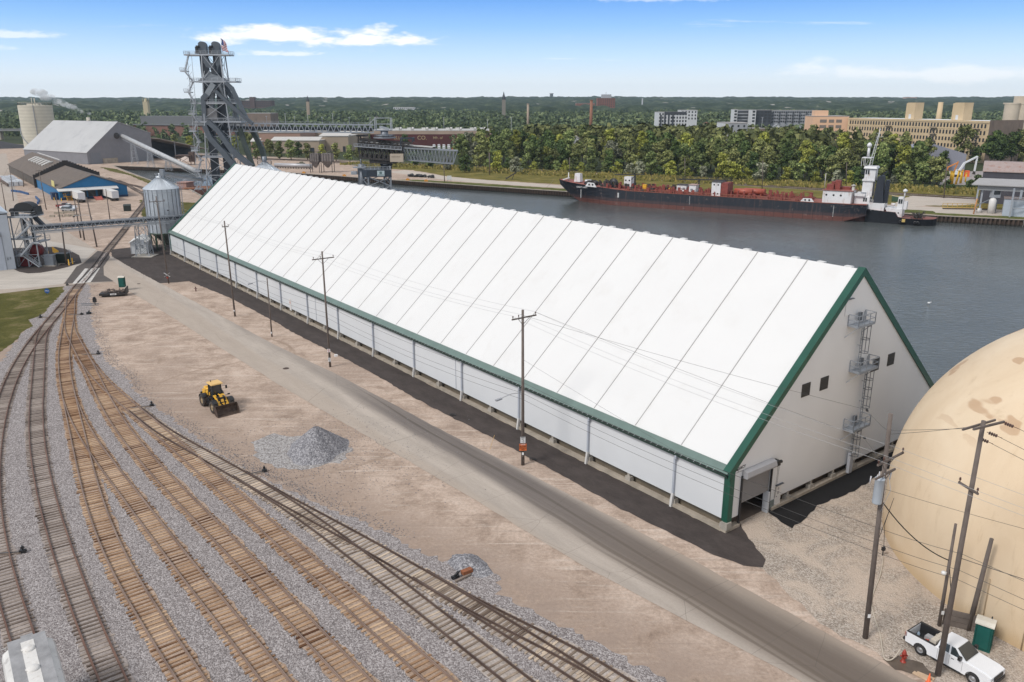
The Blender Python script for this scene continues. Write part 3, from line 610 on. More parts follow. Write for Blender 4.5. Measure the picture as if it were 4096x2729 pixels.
for x in(XR,XL):
 s_=1 if x==XR else-1
 for(ya,yb)in((-.3,RX),(W_+.3,RX)):
  z0,z1=EV+.3,RG+.42;k=MB();d=.55
  f=1 if ya<yb else-1
  k.hexa([(x-s_*.55,ya,z0-.1),(x+s_*.22,ya,z0-.1),(x+s_*.22,yb,z1-.16),(x-s_*.55,yb,z1-.16),(x-s_*.55,ya,z0+.02),(x+s_*.22,ya,z0+.08),(x+s_*.22,yb,z1),(x-s_*.55,yb,z1-.04)])
  k.hexa([(x+s_*.08,ya,z0-.75),(x+s_*.22,ya,z0-.75),(x+s_*.22,yb,z1-.8),(x+s_*.08,yb,z1-.8),(x+s_*.08,ya,z0-.09),(x+s_*.218,ya,z0-.09),(x+s_*.218,yb,z1-.15),(x+s_*.08,yb,z1-.15)])
  k.build('rake_trim',GREEN,wh)
 for y in(0,W_):
  sy=-1 if y==0 else 1
  k=MB();k.prism([(x-s_*.5,y+sy*.09),(x-s_*.1,y+sy*.2),(x+s_*.2,y+sy*.12),(x+s_*.26,y-sy*.45),(x+s_*.07,y-sy*.5),(x-s_*.05,y+sy*.02)],1.0,EV+.28);k.build('corner_trim',GREEN,wh)
  k=MB();k.box(x-.3,x+.38,y-.35,y+.4,.34,1.0,.02);k.build('corner_pier',PIERM,wh)
rd=MB();rd.box(-.1,.0,1.9,6.15,2.25,5.0)
DOORG=M('door_grey',(.22,.215,.22),.5,.05,.5,rib=('Z',3.0));rdo=rd.build('roller_door',DOORG,wh)
k=MB();k.exty([(.09,4.95),(.62,4.95),(.75,5.15),(.62,5.6),(.2,5.72),(.09,5.72)],1.75,6.2);k.build('door_hood',M('hood_grey',(.30,.30,.315),.5,.06),rdo)
k=MB();k.box(.1,.7,6.22,6.75,5.0,5.5);k.cyl((.4,6.7,5.25),(.4,7.3,5.15),.16);k.tube([(.35,6.9,5.1),(.3,6.95,3),(.2,6.98,1.2)],.015);k.tube([(.35,7.1,5.1),(.3,7.12,3),(.2,7.1,1.2)],.015);k.build('door_motor',DARK,rdo)
k=MB();k.box(.07,.22,1.62,1.78,.0,5.15);k.box(.07,.22,6.2,6.36,.0,5.1);k.build('door_track',DARK,wh)
k=MB();k.box(-.06,.12,6.4,7.18,.3,1.05);k.build('kick_panel',M('kick',(.16,.19,.185),.6,.1),wh)
k=MB();k.box(-.35,.25,5.95,6.2,.0,2.2);k.build('door_jamb',M('jamb',(.55,.57,.6),.6,.1),wh)
pdr=MB();pdr.box(-.02,.1,7.25,8.2,.32,2.42);pdo=pdr.build('personnel_door',M('door_white',(.66,.64,.62),.5,.04),wh)
k=MB();k.box(.05,.28,7.2,8.35,2.46,2.52);k.box(.1,.13,7.45,7.55,1.2,1.3);k.build('drip_cap',STEEL,pdo)
k=MB();k.box(.101,.11,7.6,7.85,1.9,2.15);k.box(.101,.11,7.58,7.87,1.45,1.75);k.build('notice',M('notice',(.35,.34,.34),.6,.3,12),pdo)
VENT=M('louvre',(.05,.046,.042),.6,.3,2,rib=('Z',4.0))
for y0 in(9.97,13.07,22.6,25.7):
 k=MB();k.box(.06,.12,y0,y0+1.35,10.9,12.22);
 for i in range(9):k.box(.12,.15,y0+.05,y0+1.3,11.0+i*.14,11.05+i*.14)
 k.build('vent',VENT,wh)
k=MB();k.box(.07,.14,16.0,17.05,18.0,19.6);k.build('hatch',GABW,wh);k=MB();k.box(.07,.3,15.95,17.15,19.62,19.68);k.build('hatch_cap',STEEL,wh)
tl=text('LEGACY',.42,DARK,wh,(.09,1.35,6.05),(math.pi/2,0,math.pi/2),.005)
k=MB();k.bar((.08,.6,5.75),(.08,.85,6.1),.03,.07);k.bar((.08,.85,6.1),(.08,1.1,5.8),.03,.07);k.box(.075,.09,.8,1.9,5.68,5.70);k.build('logo_mark',DARK,wh)
def lad(y,z0,z1,cz0,cz1):
 k=MB();x=.45
 for a in(-.22,.22):k.bar((x,y+a,z0),(x,y+a,z1),.07,.05)
 z=z0+.2
 while z<z1:k.bar((x,y-.22,z),(x,y+.22,z),.035);z+=.3
 for zz in np.arange(z0+.4,z1,2.2):k.bar((.05,y,zz),(x,y,zz),.05)
 k.build('ladder',GALV,wh);k=MB()
 hoops=np.linspace(cz0,cz1,max(3,int((cz1-cz0)/.95)+1));P=[(x+.02,-.3),(x+.25,-.40),(x+.62,-.36),(x+.78,0),(x+.62,.36),(x+.25,.40),(x+.02,.3)]
 for zz in hoops:
  for a,b in zip(P[:-1],P[1:]):k.bar((a[0],y+a[1],zz),(b[0],y+b[1],zz),.05,.06)
 for a in P[1:-1]:k.bar((a[0],y+a[1],cz0),(a[0],y+a[1],cz1),.045,.03)
 k.build('ladder_cage',STEEL,wh)
def plat(y0,y1,z):
 k=MB();k.box(.08,1.25,y0,y1,z-.12,z);k.bar((1.1,y0+.2,z-.1),(.1,y0-.3,z-1.2),.06);k.bar((1.1,y1-.2,z-.1),(.1,y1-.3,z-1.2),.06)
 k.rail([(.1,y0,z),(1.22,y0,z),(1.22,y1,z),(.1,y1,z)],1.1,.032,step=1.0);k.bar((.12,y0,z),(.12,y0,z+1.1),.06);k.build('platform',GALV,wh)
 k=MB();k.box(.3,.55,y0+1.35,y0+1.75,z+.35,z+1.15);k.build('gate_box',STEEL,wh)
plat(16.75,19.8,16.95);plat(18.1,21.6,11.95);plat(18.3,21.5,5.6)
lad(19.15,11.9,18.1,13.9,16.7);lad(20.9,5.5,13.1,7.6,11.7);lad(19.9,.4,6.8,2.4,5.3)
k=MB();k.box(.3,.62,19.6,20.2,.3,2.6);k.build('ladder_guard',M('guard',(.4,.41,.44),.5,.05),wh)
k=MB();k.box(-100.35,-99.5,-.12,-.055,.8,3.0);k.build('side_door',M('door_white',(.66,.64,.62),.5,.04),wh);k=MB();k.box(-100.1,-99.75,-.13,-.118,2.1,2.5);k.build('notice',M('notice_red',(.4,.12,.08),.6,.2,9),wh)
k=MB();k.box(-171.6,-171.2,-.075,-.055,3.0,4.2);k.box(-171.7,-170.9,-.075,-.055,2.45,2.5);k.build('wall_vent',M('wvent',(.45,.46,.48),.5,.05),wh)
for x in(-44.5,-88.5,-30.7):k=MB();k.bar((x,-.1,1.2),(x,-.1,EV-.2),.05,.04);k.build('wall_conduit',PIPEW,wh)
# things round the road and yard
YEL=M('paint_yellow',(.72,.40,.04),.45,.12,1.2,dirt=(.30,.19,.08));BLK=M('black_rubber',(.022,.021,.021),.85,.3,2,dirt=(.10,.08,.065));GLASS=M('window_glass',(.03,.038,.042),.12,.1,1,spec=.8)
BLKP=M('black_paint',(.018,.018,.02),.5,.2);HUB=M('hub_tan',(.33,.25,.15),.6,.2,2);BUCK=M('bucket_steel',(.085,.058,.045),.6,.4,1.5,metal=.3,dirt=(.16,.13,.11))
WOOD=M('pole_wood',(.135,.11,.096),.9,.28,.8,dirt=(.08,.062,.055));WOODN=M('timber',(.28,.17,.12),.9,.25,.8);CERAM=M('insulator_brown',(.09,.04,.03),.4,.2);CERW=M('insulator_grey',(.5,.5,.52),.4,.1)
WIREM=M('wire',(.06,.058,.056),.6,.1);WIREL=M('wire_aluminium',(.42,.42,.42),.5,.1,metal=.4);CARW=M('car_white',(.74,.75,.77),.28,.02,spec=.7);CARR=M('car_red',(.22,.012,.014),.3,.05,spec=.7);CARG=M('car_silver',(.40,.42,.44),.3,.05,metal=.3)
CHROME=M('chrome',(.5,.5,.52),.25,.1,metal=.8);ORANGE=M('orange_plastic',(.75,.13,.03),.5,.1);TOILG=M('toilet_green',(.008,.085,.07),.45,.15,2);TOILR=M('toilet_roof',(.62,.58,.50),.5,.06)
SIGNW=M('sign_white',(.72,.72,.72),.5,.04);SIGNO=M('sign_orange',(.55,.13,.03),.5,.1);SIGNB=M('sign_blue',(.015,.08,.27),.45,.1);INKM=M('sign_ink',(.01,.01,.012),.6,.1);REDP=M('red_paint',(.30,.035,.02),.5,.25,2)
YELP=M('bollard_yellow',(.70,.38,.02),.45,.08);FIBW=M('fibreglass_white',(.66,.65,.63),.5,.05)
TYRE=M('dusty_tyre',(.05,.042,.036),.9,.4,3,dirt=(.17,.135,.11))
def wheel(parent,c,r,wdt,hub=HUB,nm='wheel',lug=True):
 k=MB();pr=[(r*.58,-wdt/2),(r*.93,-wdt/2),(r,-wdt*.36),(r,wdt*.36),(r*.93,wdt/2),(r*.58,wdt/2),(r*.58,-wdt/2)]
 k.lathe(pr,26,c,True,'y')
 if lug:
  for i in range(22):
   a=2*math.pi*i/22
   for s_ in(-1,1):
    aa=a+(.14 if s_>0 else 0);k.bar((c[0]+r*math.cos(aa)*.985,c[1]+s_*wdt*.1,c[2]+r*math.sin(aa)*.985),(c[0]+r*math.cos(aa+.12)*.985,c[1]+s_*wdt*.48,c[2]+r*math.sin(aa+.12)*.985),.05,.07)
 o=k.build(nm,TYRE if lug else BLK,parent);k=MB()
 k.lathe([(.02,-wdt*.38),(r*.25,-wdt*.42),(r*.3,-wdt*.2),(r*.5,-wdt*.22),(r*.6,-wdt*.46),(r*.6,wdt*.46),(r*.5,wdt*.22),(r*.3,wdt*.2),(r*.25,wdt*.42),(.02,wdt*.38)],20,c,True,'y')
 for i in range(8):
  a=i*math.pi/4
  for s_ in(-1,1):k.cyl((c[0]+r*.4*math.cos(a),c[1]+s_*wdt*.2,c[2]+r*.4*math.sin(a)),(c[0]+r*.4*math.cos(a),c[1]+s_*wdt*.3,c[2]+r*.4*math.sin(a)),r*.035,n=6)
 k.build('rim',hub,o);return o
lh=math.atan2(96.0-98.4,-37.9+40.0)
lc=Vector((-38.95,97.2,0))+Vector((-math.sin(lh),math.cos(lh),0))*.95
ld=thing('wheel_loader','yellow wheel loader with a rusty bucket parked on the dirt yard','loader',lc,lh)
for x in(-1.6,1.55):
 for y in(-1.0,1.0):wheel(ld,(x,y,.74),.74,.56)
k=MB();k.hexa([(-2.9,-.62,.9),(-.3,-.55,.9),(-.3,.55,.9),(-2.9,.62,.9),(-2.85,-.6,1.75),(-.3,-.6,2.05),(-.3,.6,2.05),(-2.85,.6,1.75)]);k.box(-2.7,-.9,-.5,.5,1.95,2.12,.1);k.box(-2.2,-1.9,-.45,.45,2.1,2.2);k.build('engine_cover',YEL,ld)
k=MB();k.box(-3.1,-2.85,-.85,.85,.55,1.35,.05);k.box(-2.9,-1.0,-.5,.5,.5,.95);k.build('counterweight',BLKP,ld)
k=MB();k.box(-.35,2.0,-.42,.42,.55,1.25,.05);k.box(-.3,.3,-.25,.25,.7,1.5);k.box(1.0,1.7,-.45,.45,1.1,1.75);k.build('front_frame',BLKP,ld)
for x in(-1.6,1.55):
 for y in(-1.0,1.0):
  k=MB();pr=[(x+.84*math.cos(a),.74+.84*math.sin(a))for a in np.linspace(.7,math.pi-.35,8)]+[(x+.78*math.cos(a),.74+.78*math.sin(a))for a in np.linspace(math.pi-.35,.7,8)]
  k.exty(pr,y-.3,y+.3);k.build('mudguard',BLKP,ld)
k=MB()
for y in(-.78,.78):k.box(-.75,-.35,y-.2,y+.2,.55,.62);k.box(-.75,-.35,y-.2,y+.2,.9,.96);k.box(-.8,-.2,y*1.05-.05,y*1.05+.05,.55,1.3)
k.rail([(-.9,-.95,1.35),(-.9,-.6,1.35)],.8,.02);k.build('steps',BLKP,ld)
cabm=MB()
for x,y in((-.75,-.62),(-.75,.62),(.48,-.5),(.48,.5),(-.1,-.66),(-.1,.66)):cabm.bar((x,y,1.3),(x*.93,y*.95,3.02),.08,.08)
cabm.box(-.8,.55,-.66,.66,1.2,1.5);cab=cabm.build('cab',BLKP,ld)
k=MB();k.box(-.95,.62,-.72,.72,3.02,3.15,.05);k.build('cab_roof',M('cab_roof_yellow',(.68,.44,.16),.5,.06),cab)
k=MB();k.hexa([(-.7,-.58,1.5),(.46,-.46,1.5),(.46,.46,1.5),(-.7,.58,1.5),(-.68,-.56,3.0),(.42,-.45,3.0),(.42,.45,3.0),(-.68,.56,3.0)]);k.build('cab_window',GLASS,cab)
k=MB();k.box(-.35,.05,-.22,.22,1.5,2.1)
k=MB()
for s_ in(-1,1):k.bar((.5,s_*.6,2.75),(.75,s_*.95,2.75),.03);k.box(.70,.8,s_*1.0-.1,s_*1.0+.1,2.4,2.8);k.bar((.4,s_*.55,1.4),(1.1,s_*1.05,1.75),.04);k.box(1.05,1.15,s_*1.1-.16,s_*1.1+.12,1.7,1.86)
k.cyl((-1.6,.35,2.1),(-1.6,.35,2.75),.06);k.cyl((-.6,-.3,3.15),(-.6,-.3,3.35),.05);k.build('mirrors_and_lamps',BLKP,ld)
for s_ in(-1,1):
 k=MB();k.bar((.55,s_*.46,1.75),(1.5,s_*.46,1.45),.12,.34,(0,1,0));k.bar((1.42,s_*.46,1.5),(2.36,s_*.46,.6),.12,.32,(0,1,0));k.build('lift_arm',YEL,ld)
 k=MB();k.cyl((.5,s_*.3,.95),(1.9,s_*.4,1.0),.07);k.build('lift_cylinder',CHROME,ld)
k=MB();k.box(1.35,1.65,-.42,.42,1.1,1.4);k.bar((1.35,0,1.95),(1.95,0,1.0),.16,.3,(0,1,0));k.bar((1.95,0,1.05),(2.35,0,.95),.1,.12);k.build('bell_crank',YEL,ld)
k=MB();k.cyl((.65,0,1.85),(1.45,0,1.9),.09);k.build('tilt_cylinder',YEL,ld)
k=MB();yb=1.32;pf=[(3.55,.02),(2.75,.03),(2.52,.2),(2.48,.62),(2.72,1.15),(2.68,1.17),(2.42,.64),(2.46,.14),(2.72,-.02),(3.55,-.01)]
k.exty(pf,-yb,yb)
for s_ in(-1,1):k.exty([(3.5,.0),(2.75,.0),(2.46,.2),(2.45,.62),(2.72,1.15),(2.95,1.0)],s_*yb-.03,s_*yb+.03)
k.build('bucket',BUCK,ld);ld.scale=(1.08,1.08,1.08)
def heap(name,label,cx,cy,rx,ry,h_,m,seed,group=None,rot=0):
 rr=random.Random(seed);nu,nv=64,26;k=MB();ph=[rr.uniform(0,6.28)for _ in range(6)]
 for j in range(nv+1):
  t=j/nv
  for i in range(nu):
   a=2*math.pi*i/nu;wob=1+.10*math.sin(2*a+ph[0])+.07*math.sin(3*a+ph[1])+.04*math.sin(7*a+ph[2])
   z=h_*max(0,1-t*1.02)**1.03+(1-t)*t*.5*h_*.25*math.sin(5*a+ph[3])+rr.uniform(-.035,.035)*(1-t*.6)
   if t<.1:z=min(z,h_*.93+rr.uniform(-.03,.03))
   k.V.append((rx*t*wob*math.cos(a)+rr.uniform(-.03,.03),ry*t*wob*math.sin(a)+rr.uniform(-.03,.03),z-.03*t if t<1 else-.02))
 for j in range(nv):
  for i in range(nu):i2=(i+1)%nu;k._f((j*nu+i,(j+1)*nu+i,(j+1)*nu+i2,j*nu+i2),True)
 o=k.build(name,m,None,(cx,cy,.01),rot);return tag(o,label,'gravel heap',group)
HEAPM=m_gravel('heap_stone',(.11,.108,.118),(.23,.225,.24),(.42,.41,.42),7.5)
heap('gravel_heap','large grey gravel heap beside the wheel loader',-22.2,84.5,3.75,3.75,3.0,HEAPM,5,'gravel heaps',-.5)
heap('gravel_heap','small low gravel heap by the tipped switch stand',-3.6,60.6,2.3,1.5,.75,HEAPM,9,'gravel heaps',-.6)
GSP=m_gravel('spilled_stone',(.20,.18,.17),(.33,.31,.30),(.5,.48,.47),6.5)
sheet('spilled_gravel',rough_edge([(-30.5,86.5),(-28.5,89),(-24,88.2),(-19.5,87),(-18.2,84),(-19,81),(-22,79.3),(-26,80),(-28.4,82.5)],.6,.45),.018,GSP)
k=MB();rs=random.Random(12)
for _ in range(6000):
 x,y=rs.gauss(-21.5,7),rs.gauss(83,6.5)
 if rs.random()<.6:
  i=rs.randrange(len(ball_right)-12);a,b=ball_right[i],ball_right[i+1];t=rs.random();x=a[0]+(b[0]-a[0])*t+abs(rs.gauss(0,1.1))*.8;y=a[1]+(b[1]-a[1])*t+abs(rs.gauss(0,1.1))*.6
 s_=rs.uniform(.02,.06);k.obox((x,y,.02+s_*.3),(s_*rs.uniform(.8,1.6),s_,s_),rs.uniform(0,3))
tag(k.build('loose_stones',HEAPM),kind='stuff')
def pole(bpx,tpx,label,group='wooden utility poles',r=.17,arms=(),braces=True,lean=None):
 b=g(*bpx);b.z=0;t=at_y(tpx[0],tpx[1],b.y);h_=t.z;lx=t.x-b.x
 o=thing('utility_pole',label,'utility pole',b,0,group)
 k=MB();k.cyl((0,0,-.1),(lx,0,h_),r,r*.68,12);k.build('shaft',WOOD,o)
 for(dz,ln,ax,nins,off)in arms:
  z=h_-dz;c_=Vector((lx*z/h_,0,z));d=Vector((*ax,0)).normalized();s_=Vector((d.y,-d.x,0))*(r+.05)
  k=MB();k.bar(c_-d*(ln/2-off)+s_,c_+d*(ln/2+off)+s_,.11,.14)
  if braces:k.bar(c_-d*(ln*.26)+s_,c_+Vector((0,0,-.85)),.04);k.bar(c_+d*(ln*.26)+s_,c_+Vector((0,0,-.85)),.04)
  a_=k.build('crossarm',WOOD,o)
  for i in nins:
   p=c_+d*(i*ln/2+off)+s_;k=MB();k.cyl(p,p+Vector((0,0,.3)),.035,.03,6);k.cyl(p+Vector((0,0,.22)),p+Vector((0,0,.38)),.075,.05,8);k.build('insulator',CERAM,a_)
 return o,b,h_,lx
AX=(.793,.609)
poles={}
poles[1]=pole((675,1134),(624,785),'utility pole with the crossbuck sign in front of the metal silo',arms=((1.1,3.2,AX,(-.9,-.2,.9),0),))
poles[2]=pole((940.5,1266),(897,884),'tall utility pole third from the left end of the white warehouse wall',arms=((1.0,1.2,AX,(-.9,.9),0),),braces=False)
poles[3]=pole((1088,1347),(1068,1112),'short street lamp pole between two taller poles along the wall',r=.13)
poles[4]=pole((1321,1468),(1288,1006),'utility pole with two small white signs beside the dark verge',arms=((1.0,3.4,AX,(-.88,-.25,.92),0),))
poles[5]=pole((2091.5,1860),(2091,1240),'utility pole carrying the speed limit and slow signs',r=.19,arms=((.75,3.2,AX,(-.92,-.45,.95),0),))
poles[6]=pole((3461,2552),(3563,1655),'right hand utility pole with a grey transformer',r=.2,arms=((3.3,3.4,AX,(-.95,-.55,.95),.2),(4.3,2.6,AX,(),-.3)))
poles[7]=pole((3751,2700),(3935,1684),'tall utility pole standing in front of the white pickup',r=.2,arms=((.25,2.9,(.9,.42),(),.2),(4.6,1.7,(.2,-.98),(-.9,.9),0)),braces=False)
poles[8]=pole((3756,2504),(3823,2096),'bare thin pole with a small yard lamp behind the pickup',r=.14,group='short poles beside the dome')
poles[9]=pole((3873,2520),(3967,2155),'thick bare pole stub between the dome and the portable toilet',r=.2,group='short poles beside the dome')
def put(i,z,dx=0,dy=0):o,b,h_,lx=poles[i];return Vector((lx*z/h_+dx,dy,z))
LAMPG=M('lamp_grey',(.30,.31,.33),.45,.08)
for i,z,L in((3,None,2.6),(5,None,2.9)):
 o,b,h_,lx=poles[i];z=h_-.8 if i==3 else hgt(b,1580)
 k=MB();d=Vector((-.80,-.6,0));p0=put(i,z);k.tube([p0,p0+d*.6+Vector((0,0,.35)),p0+d*1.5+Vector((0,0,.45)),p0+d*L+Vector((0,0,.25))],.035,6);a_=k.build('lamp_arm',LAMPG,o)
 k=MB();q0=p0+d*(L-.1)+Vector((0,0,.22));k.bar(q0,q0+d*.75+Vector((0,0,-.06)),.28,.16);k.build('lamp_head',LAMPG,a_)
o,b,h_,lx=poles[8];k=MB();k.tube([put(8,4.6),put(8,4.8,-.35,-.25)],.025);k.lathe([(.02,.2),(.16,.15),(.2,0),(.02,-.1)],12,put(8,4.75,-.5,-.35));k.build('yard_lamp',FIBW,o)
def plate(parent,c,wd,h_,m,rz,name='sign_plate',t=.02):
 k=MB();k.box(-wd/2,wd/2,-t,0,-h_/2,h_/2);o=k.build(name,m,parent,c,rz);return o
def sign_on(i,py,wd,h_,m,name,label,cat,dy=-.2,rz=0.0,py_px=None):
 o,b,hh,lx=poles[i];z=hgt(b,py);p=Vector(b)+put(i,z,0,dy)
 t=thing(name,label,cat,p,rz);plate(t,(0,0,0),wd,h_,m,0);return t
s5=sign_on(5,1757,.58,.76,SIGNW,'speed_limit_sign','white speed limit 15 sign on the wooden pole','road sign',-.24,.0)
FR=(math.pi/2,0,0)
text('SPEED',.15,INKM,s5,(0,-.022,.27),FR);text('LIMIT',.15,INKM,s5,(0,-.022,.10),FR);text('15',.36,INKM,s5,(0,-.022,-.17),FR)
k=MB()
for a,b_ in(((-.27,.36),(.27,.36)),((-.27,-.36),(.27,-.36)),((-.27,-.36),(-.27,.36)),((.27,-.36),(.27,.36))):k.bar((a[0],-.024,a[1]),(b_[0],-.024,b_[1]),.018)
k.build('border',INKM,s5)
s6=sign_on(5,1786,.8,.8,SIGNO,'slow_sign','orange slow construction sign below the speed limit sign','road sign',-.22,.06)
text('VEHICLES',.12,SIGNW,s6,(0,-.024,.31),FR);text('SLOW',.27,INKM,s6,(0,-.024,.09),FR);text('CONSTRUCTION',.10,INKM,s6,(0,-.024,-.1),FR);text('ZONE',.12,INKM,s6,(0,-.024,-.24),FR)
s7=sign_on(4,1401,.42,.5,SIGNW,'parking_sign','small white no parking sign higher on the pole','road sign',-.22)
k=MB();k.lathe([(.11,-.002),(.11,.0),(.15,.0),(.15,-.002)],18,(0,-.024,.06),False,'y');k.bar((-.08,-.024,-.04),(.08,-.024,.16),.035);k.box(-.14,.14,-.024,-.021,-.2,-.14);k.build('symbol',REDP,s7)
s8=sign_on(4,1437,.4,.55,SIGNW,'notice_board','white notice with black lines lower on the pole','sign',-.24)
k=MB();[k.box(-.15,.15,-.024,-.021,z,z+.05)for z in(.15,.05,-.06,-.18)];k.build('print',INKM,s8)
for i,py,lab in((2,1242,'small white tag low on the second tall pole'),(5,1812,'small white tag under the orange sign'),(6,2458,'small white tag low on the transformer pole'),(8,2445,'small white tag on the thin pole behind the pickup'),(3,1330,'small white tag on the short lamp pole')):
 sign_on(i,py,.2,.3,SIGNW,'pole_tag',lab,'tag',-.2)
def crossbuck(parent,z,s_=1.0,off=-.22):
 for a in(1,-1):
  k=MB();k.bar((-.55*s_,off-.01*a,z-.38*s_),(.55*s_,off-.01*a,z+.38*s_),.02,.2*s_,(0,1,0))if a>0 else k.bar((-.55*s_,off-.03,z+.38*s_),(.55*s_,off-.03,z-.38*s_),.02,.2*s_,(0,1,0))
  k.build('blade',SIGNW,parent)
o,b,h_,lx=poles[1];zc_=hgt(b,1099)
cb=thing('crossbuck_sign','white railroad crossbuck sign on the pole near the silo','crossbuck',b+put(1,zc_),0,'railroad crossing signs');crossbuck(cb,0,1.15)
for sx,an in((-.28,R(35)),(.28,R(-35))):text('RAIL' if sx<0 else 'ROAD',.17,INKM,cb,(sx,-.262,-.2 if sx<0 else-.2),(math.pi/2,-an if sx<0 else-an,0))
k=MB();k.poly([(-.3,-.26,-.45),(0,-.26,-.95),(.3,-.26,-.45)]);k.poly([(.2,-.262,-.5),(0,-.262,-.82),(-.2,-.262,-.5)][::-1]);k.mi=0;k.build('yield_triangle',REDP,cb)
o,b,h_,lx=poles[6]
def tf(zt,zb,dx,dy):
 k=MB();c_=put(6,(zt+zb)/2,dx,dy);hh=zt-zb;k.lathe([(.0,-hh/2),(.30,-hh/2),(.32,-hh/2+.06),(.32,hh/2-.08),(.34,hh/2-.06),(.34,hh/2),(.28,hh/2+.05),(0,hh/2+.07)],20,c_);return k,c_,hh
k,c_,hh=tf(hgt(b,1905),hgt(b,2003),-.42,-.35);tfo=k.build('transformer',M('transformer_grey',(.42,.47,.52),.4,.06),o)
k=MB();[k.cyl(c_+Vector((dx,dy,hh/2)),c_+Vector((dx*1.3,dy*1.3,hh/2+.42)),.05,.04,8)for dx,dy in((-.12,-.1),(.14,-.12),(.0,.15))];k.build('bushing',CERW,tfo)
k=MB();k.bar(c_+Vector((.2,.2,.3)),put(6,c_.z+.3),.06,.1);k.bar(c_+Vector((.2,.2,-.3)),put(6,c_.z-.3),.06,.1);k.build('bracket',STEEL,tfo)
k=MB();za=h_-4.4
for j in range(4):k.cyl(put(6,za,-1.1+j*.55,-.5+j*.2),put(6,za-.5,-1.2+j*.55,-.6+j*.2),.05,.03,6)
k.tube([put(6,za,.3,0),put(6,za-1.2,.5,-.2),put(6,za-2.8,-.1,-.3),put(6,c_.z+.9,-.4,-.3)],.02);k.build('cutout_fuses',CERW,o)
def deadend(p,d,L=.75):
 k=MB();d=Vector(d).normalized();p=Vector(p);k.cyl(p,p+d*L,.02,n=5)
 for j in range(4):q0=p+d*(.15+j*.14);k.cyl(q0,q0+d*.05,.11,.11,10)
 return k
o7,b7,h7,l7=poles[7]
for j,(ox,oz)in enumerate(((1.45,-.25),(.55,-.9),(.05,-1.3))):deadend(put(7,h7+oz,ox,.35),(.9,-.25,-.32),.95).build('dead_end_insulator',CERAM,o7)
k=MB();k.bar(put(7,h7-.55,-1.3,-.1),put(7,h7-.3,1.3,.9),.1,.13);k.build('crossarm',WOOD,o7)
def wire(pts,label,r=.016,sag=.6,group='overhead wires strung between the road poles',m=None):
 P=[]
 for a,b_ in zip(pts[:-1],pts[1:]):
  a,b_=Vector(a),Vector(b_);n=14;L=(b_-a).length
  for i in range(n):t=i/n;q0=a.lerp(b_,t);q0.z-=sag*(L/45)*4*t*(1-t);P.append(q0)
 P.append(Vector(pts[-1]));k=MB();k.tube(P,r,4);return tag(k.build('overhead_wire',m or WIREM),label,'wire',group)
def top_of(i,off,dz):o,b,h_,lx=poles[i];return b+Vector((lx,0,h_))+Vector((AX[0],AX[1],0))*off+Vector((0,0,dz))
E6=[top_of(1,1.4,-.7),top_of(2,.5,-.6),top_of(4,1.5,-.6),top_of(5,1.5,-.4),top_of(6,1.9,-2.9)]
wl='thin power wire on the {} of the road pole crossarms'
for off,i_ in((-1.45,0),(-.4,1),(1.5,2)):
 wire([top_of(1,off,-.7),top_of(2,off*.35,-.6),top_of(4,off,-.6),top_of(5,off,-.4),top_of(6,off,-2.9),Vector((60+off,8,15))],wl.format(('left end','middle','right end')[i_]),.012,m=WIREL)
wl2='{} low cable strung along the road poles in front of the wall'
for z0,i_ in((9.6,0),(8.4,1),(7.7,2)):
 wire([poles[j][1]+put(j,z0-(.4 if j==6 else 0),0,-.2)for j in(1,2,4,5,6,7)]+[Vector((58,16,z0-1))],wl2.format(('highest','middle','bottom')[i_]),.017,.7)
wire([poles[6][1]+put(6,12.2),Vector((62,28,13))],'thin service wire crossing in front of the beige dome',.014,1.2)
wire([poles[6][1]+put(6,poles[6][2]-1.2),poles[7][1]+put(7,h7-.5,-.8)],'upper span wire from the transformer pole to the tall right pole',.014,.3)
wire([poles[6][1]+put(6,poles[6][2]-1.5),poles[7][1]+put(7,h7-.35,-.4)],'lower span wire from the transformer pole to the tall right pole',.014,.5)
for j,(dx,dz)in enumerate(((2.3,-.55),(1.35,-1.2),(.85,-1.6))):wire([poles[7][1]+put(7,h7+dz,dx,.1),Vector((48+dx,28,13.2+dz))],['topmost','middle','lowest'][j]+' wire leaving the tall pole over the dome',.015,.7)
wire([poles[6][1]+put(6,c_.z-.6,-.2),poles[8][1]+put(8,5.6)],'thick black cable drooping from the transformer pole to the thin lamp pole',.04,3.4,m=BLK)
wire([poles[8][1]+put(8,5.6),poles[8][1]+put(8,4.9,.1),poles[7][1]+put(7,6.1)],'short black cable between the thin pole and the tall pole',.03,.5,m=BLK)
wire([poles[7][1]+put(7,9.2),Vector((52,33,8.2))],'twisted cable running right past the pole stub',.025,.8)
wire([Vector(bf(-2,3,0))*0+poles[5][1]+put(5,12.1),bf(-4.5,-.6,5.9)],'guy wire dropping from the signed pole to the warehouse eave',.012,.1)
for i,(wx,wz)in enumerate(((19.9,9.0),(20.2,6.1))):
 p=bf(.6,wx-1,wz);k=deadend(p.lerp(poles[6][1]+put(6,poles[6][2]-1.3-i*2.4),.45),(poles[6][1]+put(6,poles[6][2]-2)-p),1.6);tag(k.build('line_insulator',BLKP),['black line insulator on the upper gable wire','black line insulator on the lower gable wire'][i],'insulator','line insulators by the gable')
 wire([p.lerp(poles[6][1]+put(6,poles[6][2]-1.3-i*2.4),.0)if 0 else top_of(5,(-.4,1.5)[i],-.4),p.lerp(poles[6][1]+put(6,poles[6][2]-1.3-i*2.4),.45),poles[6][1]+put(6,poles[6][2]-1.3-i*2.4)],['upper','lower'][i]+' wire passing the gable ladder to the transformer pole',.013,.3)
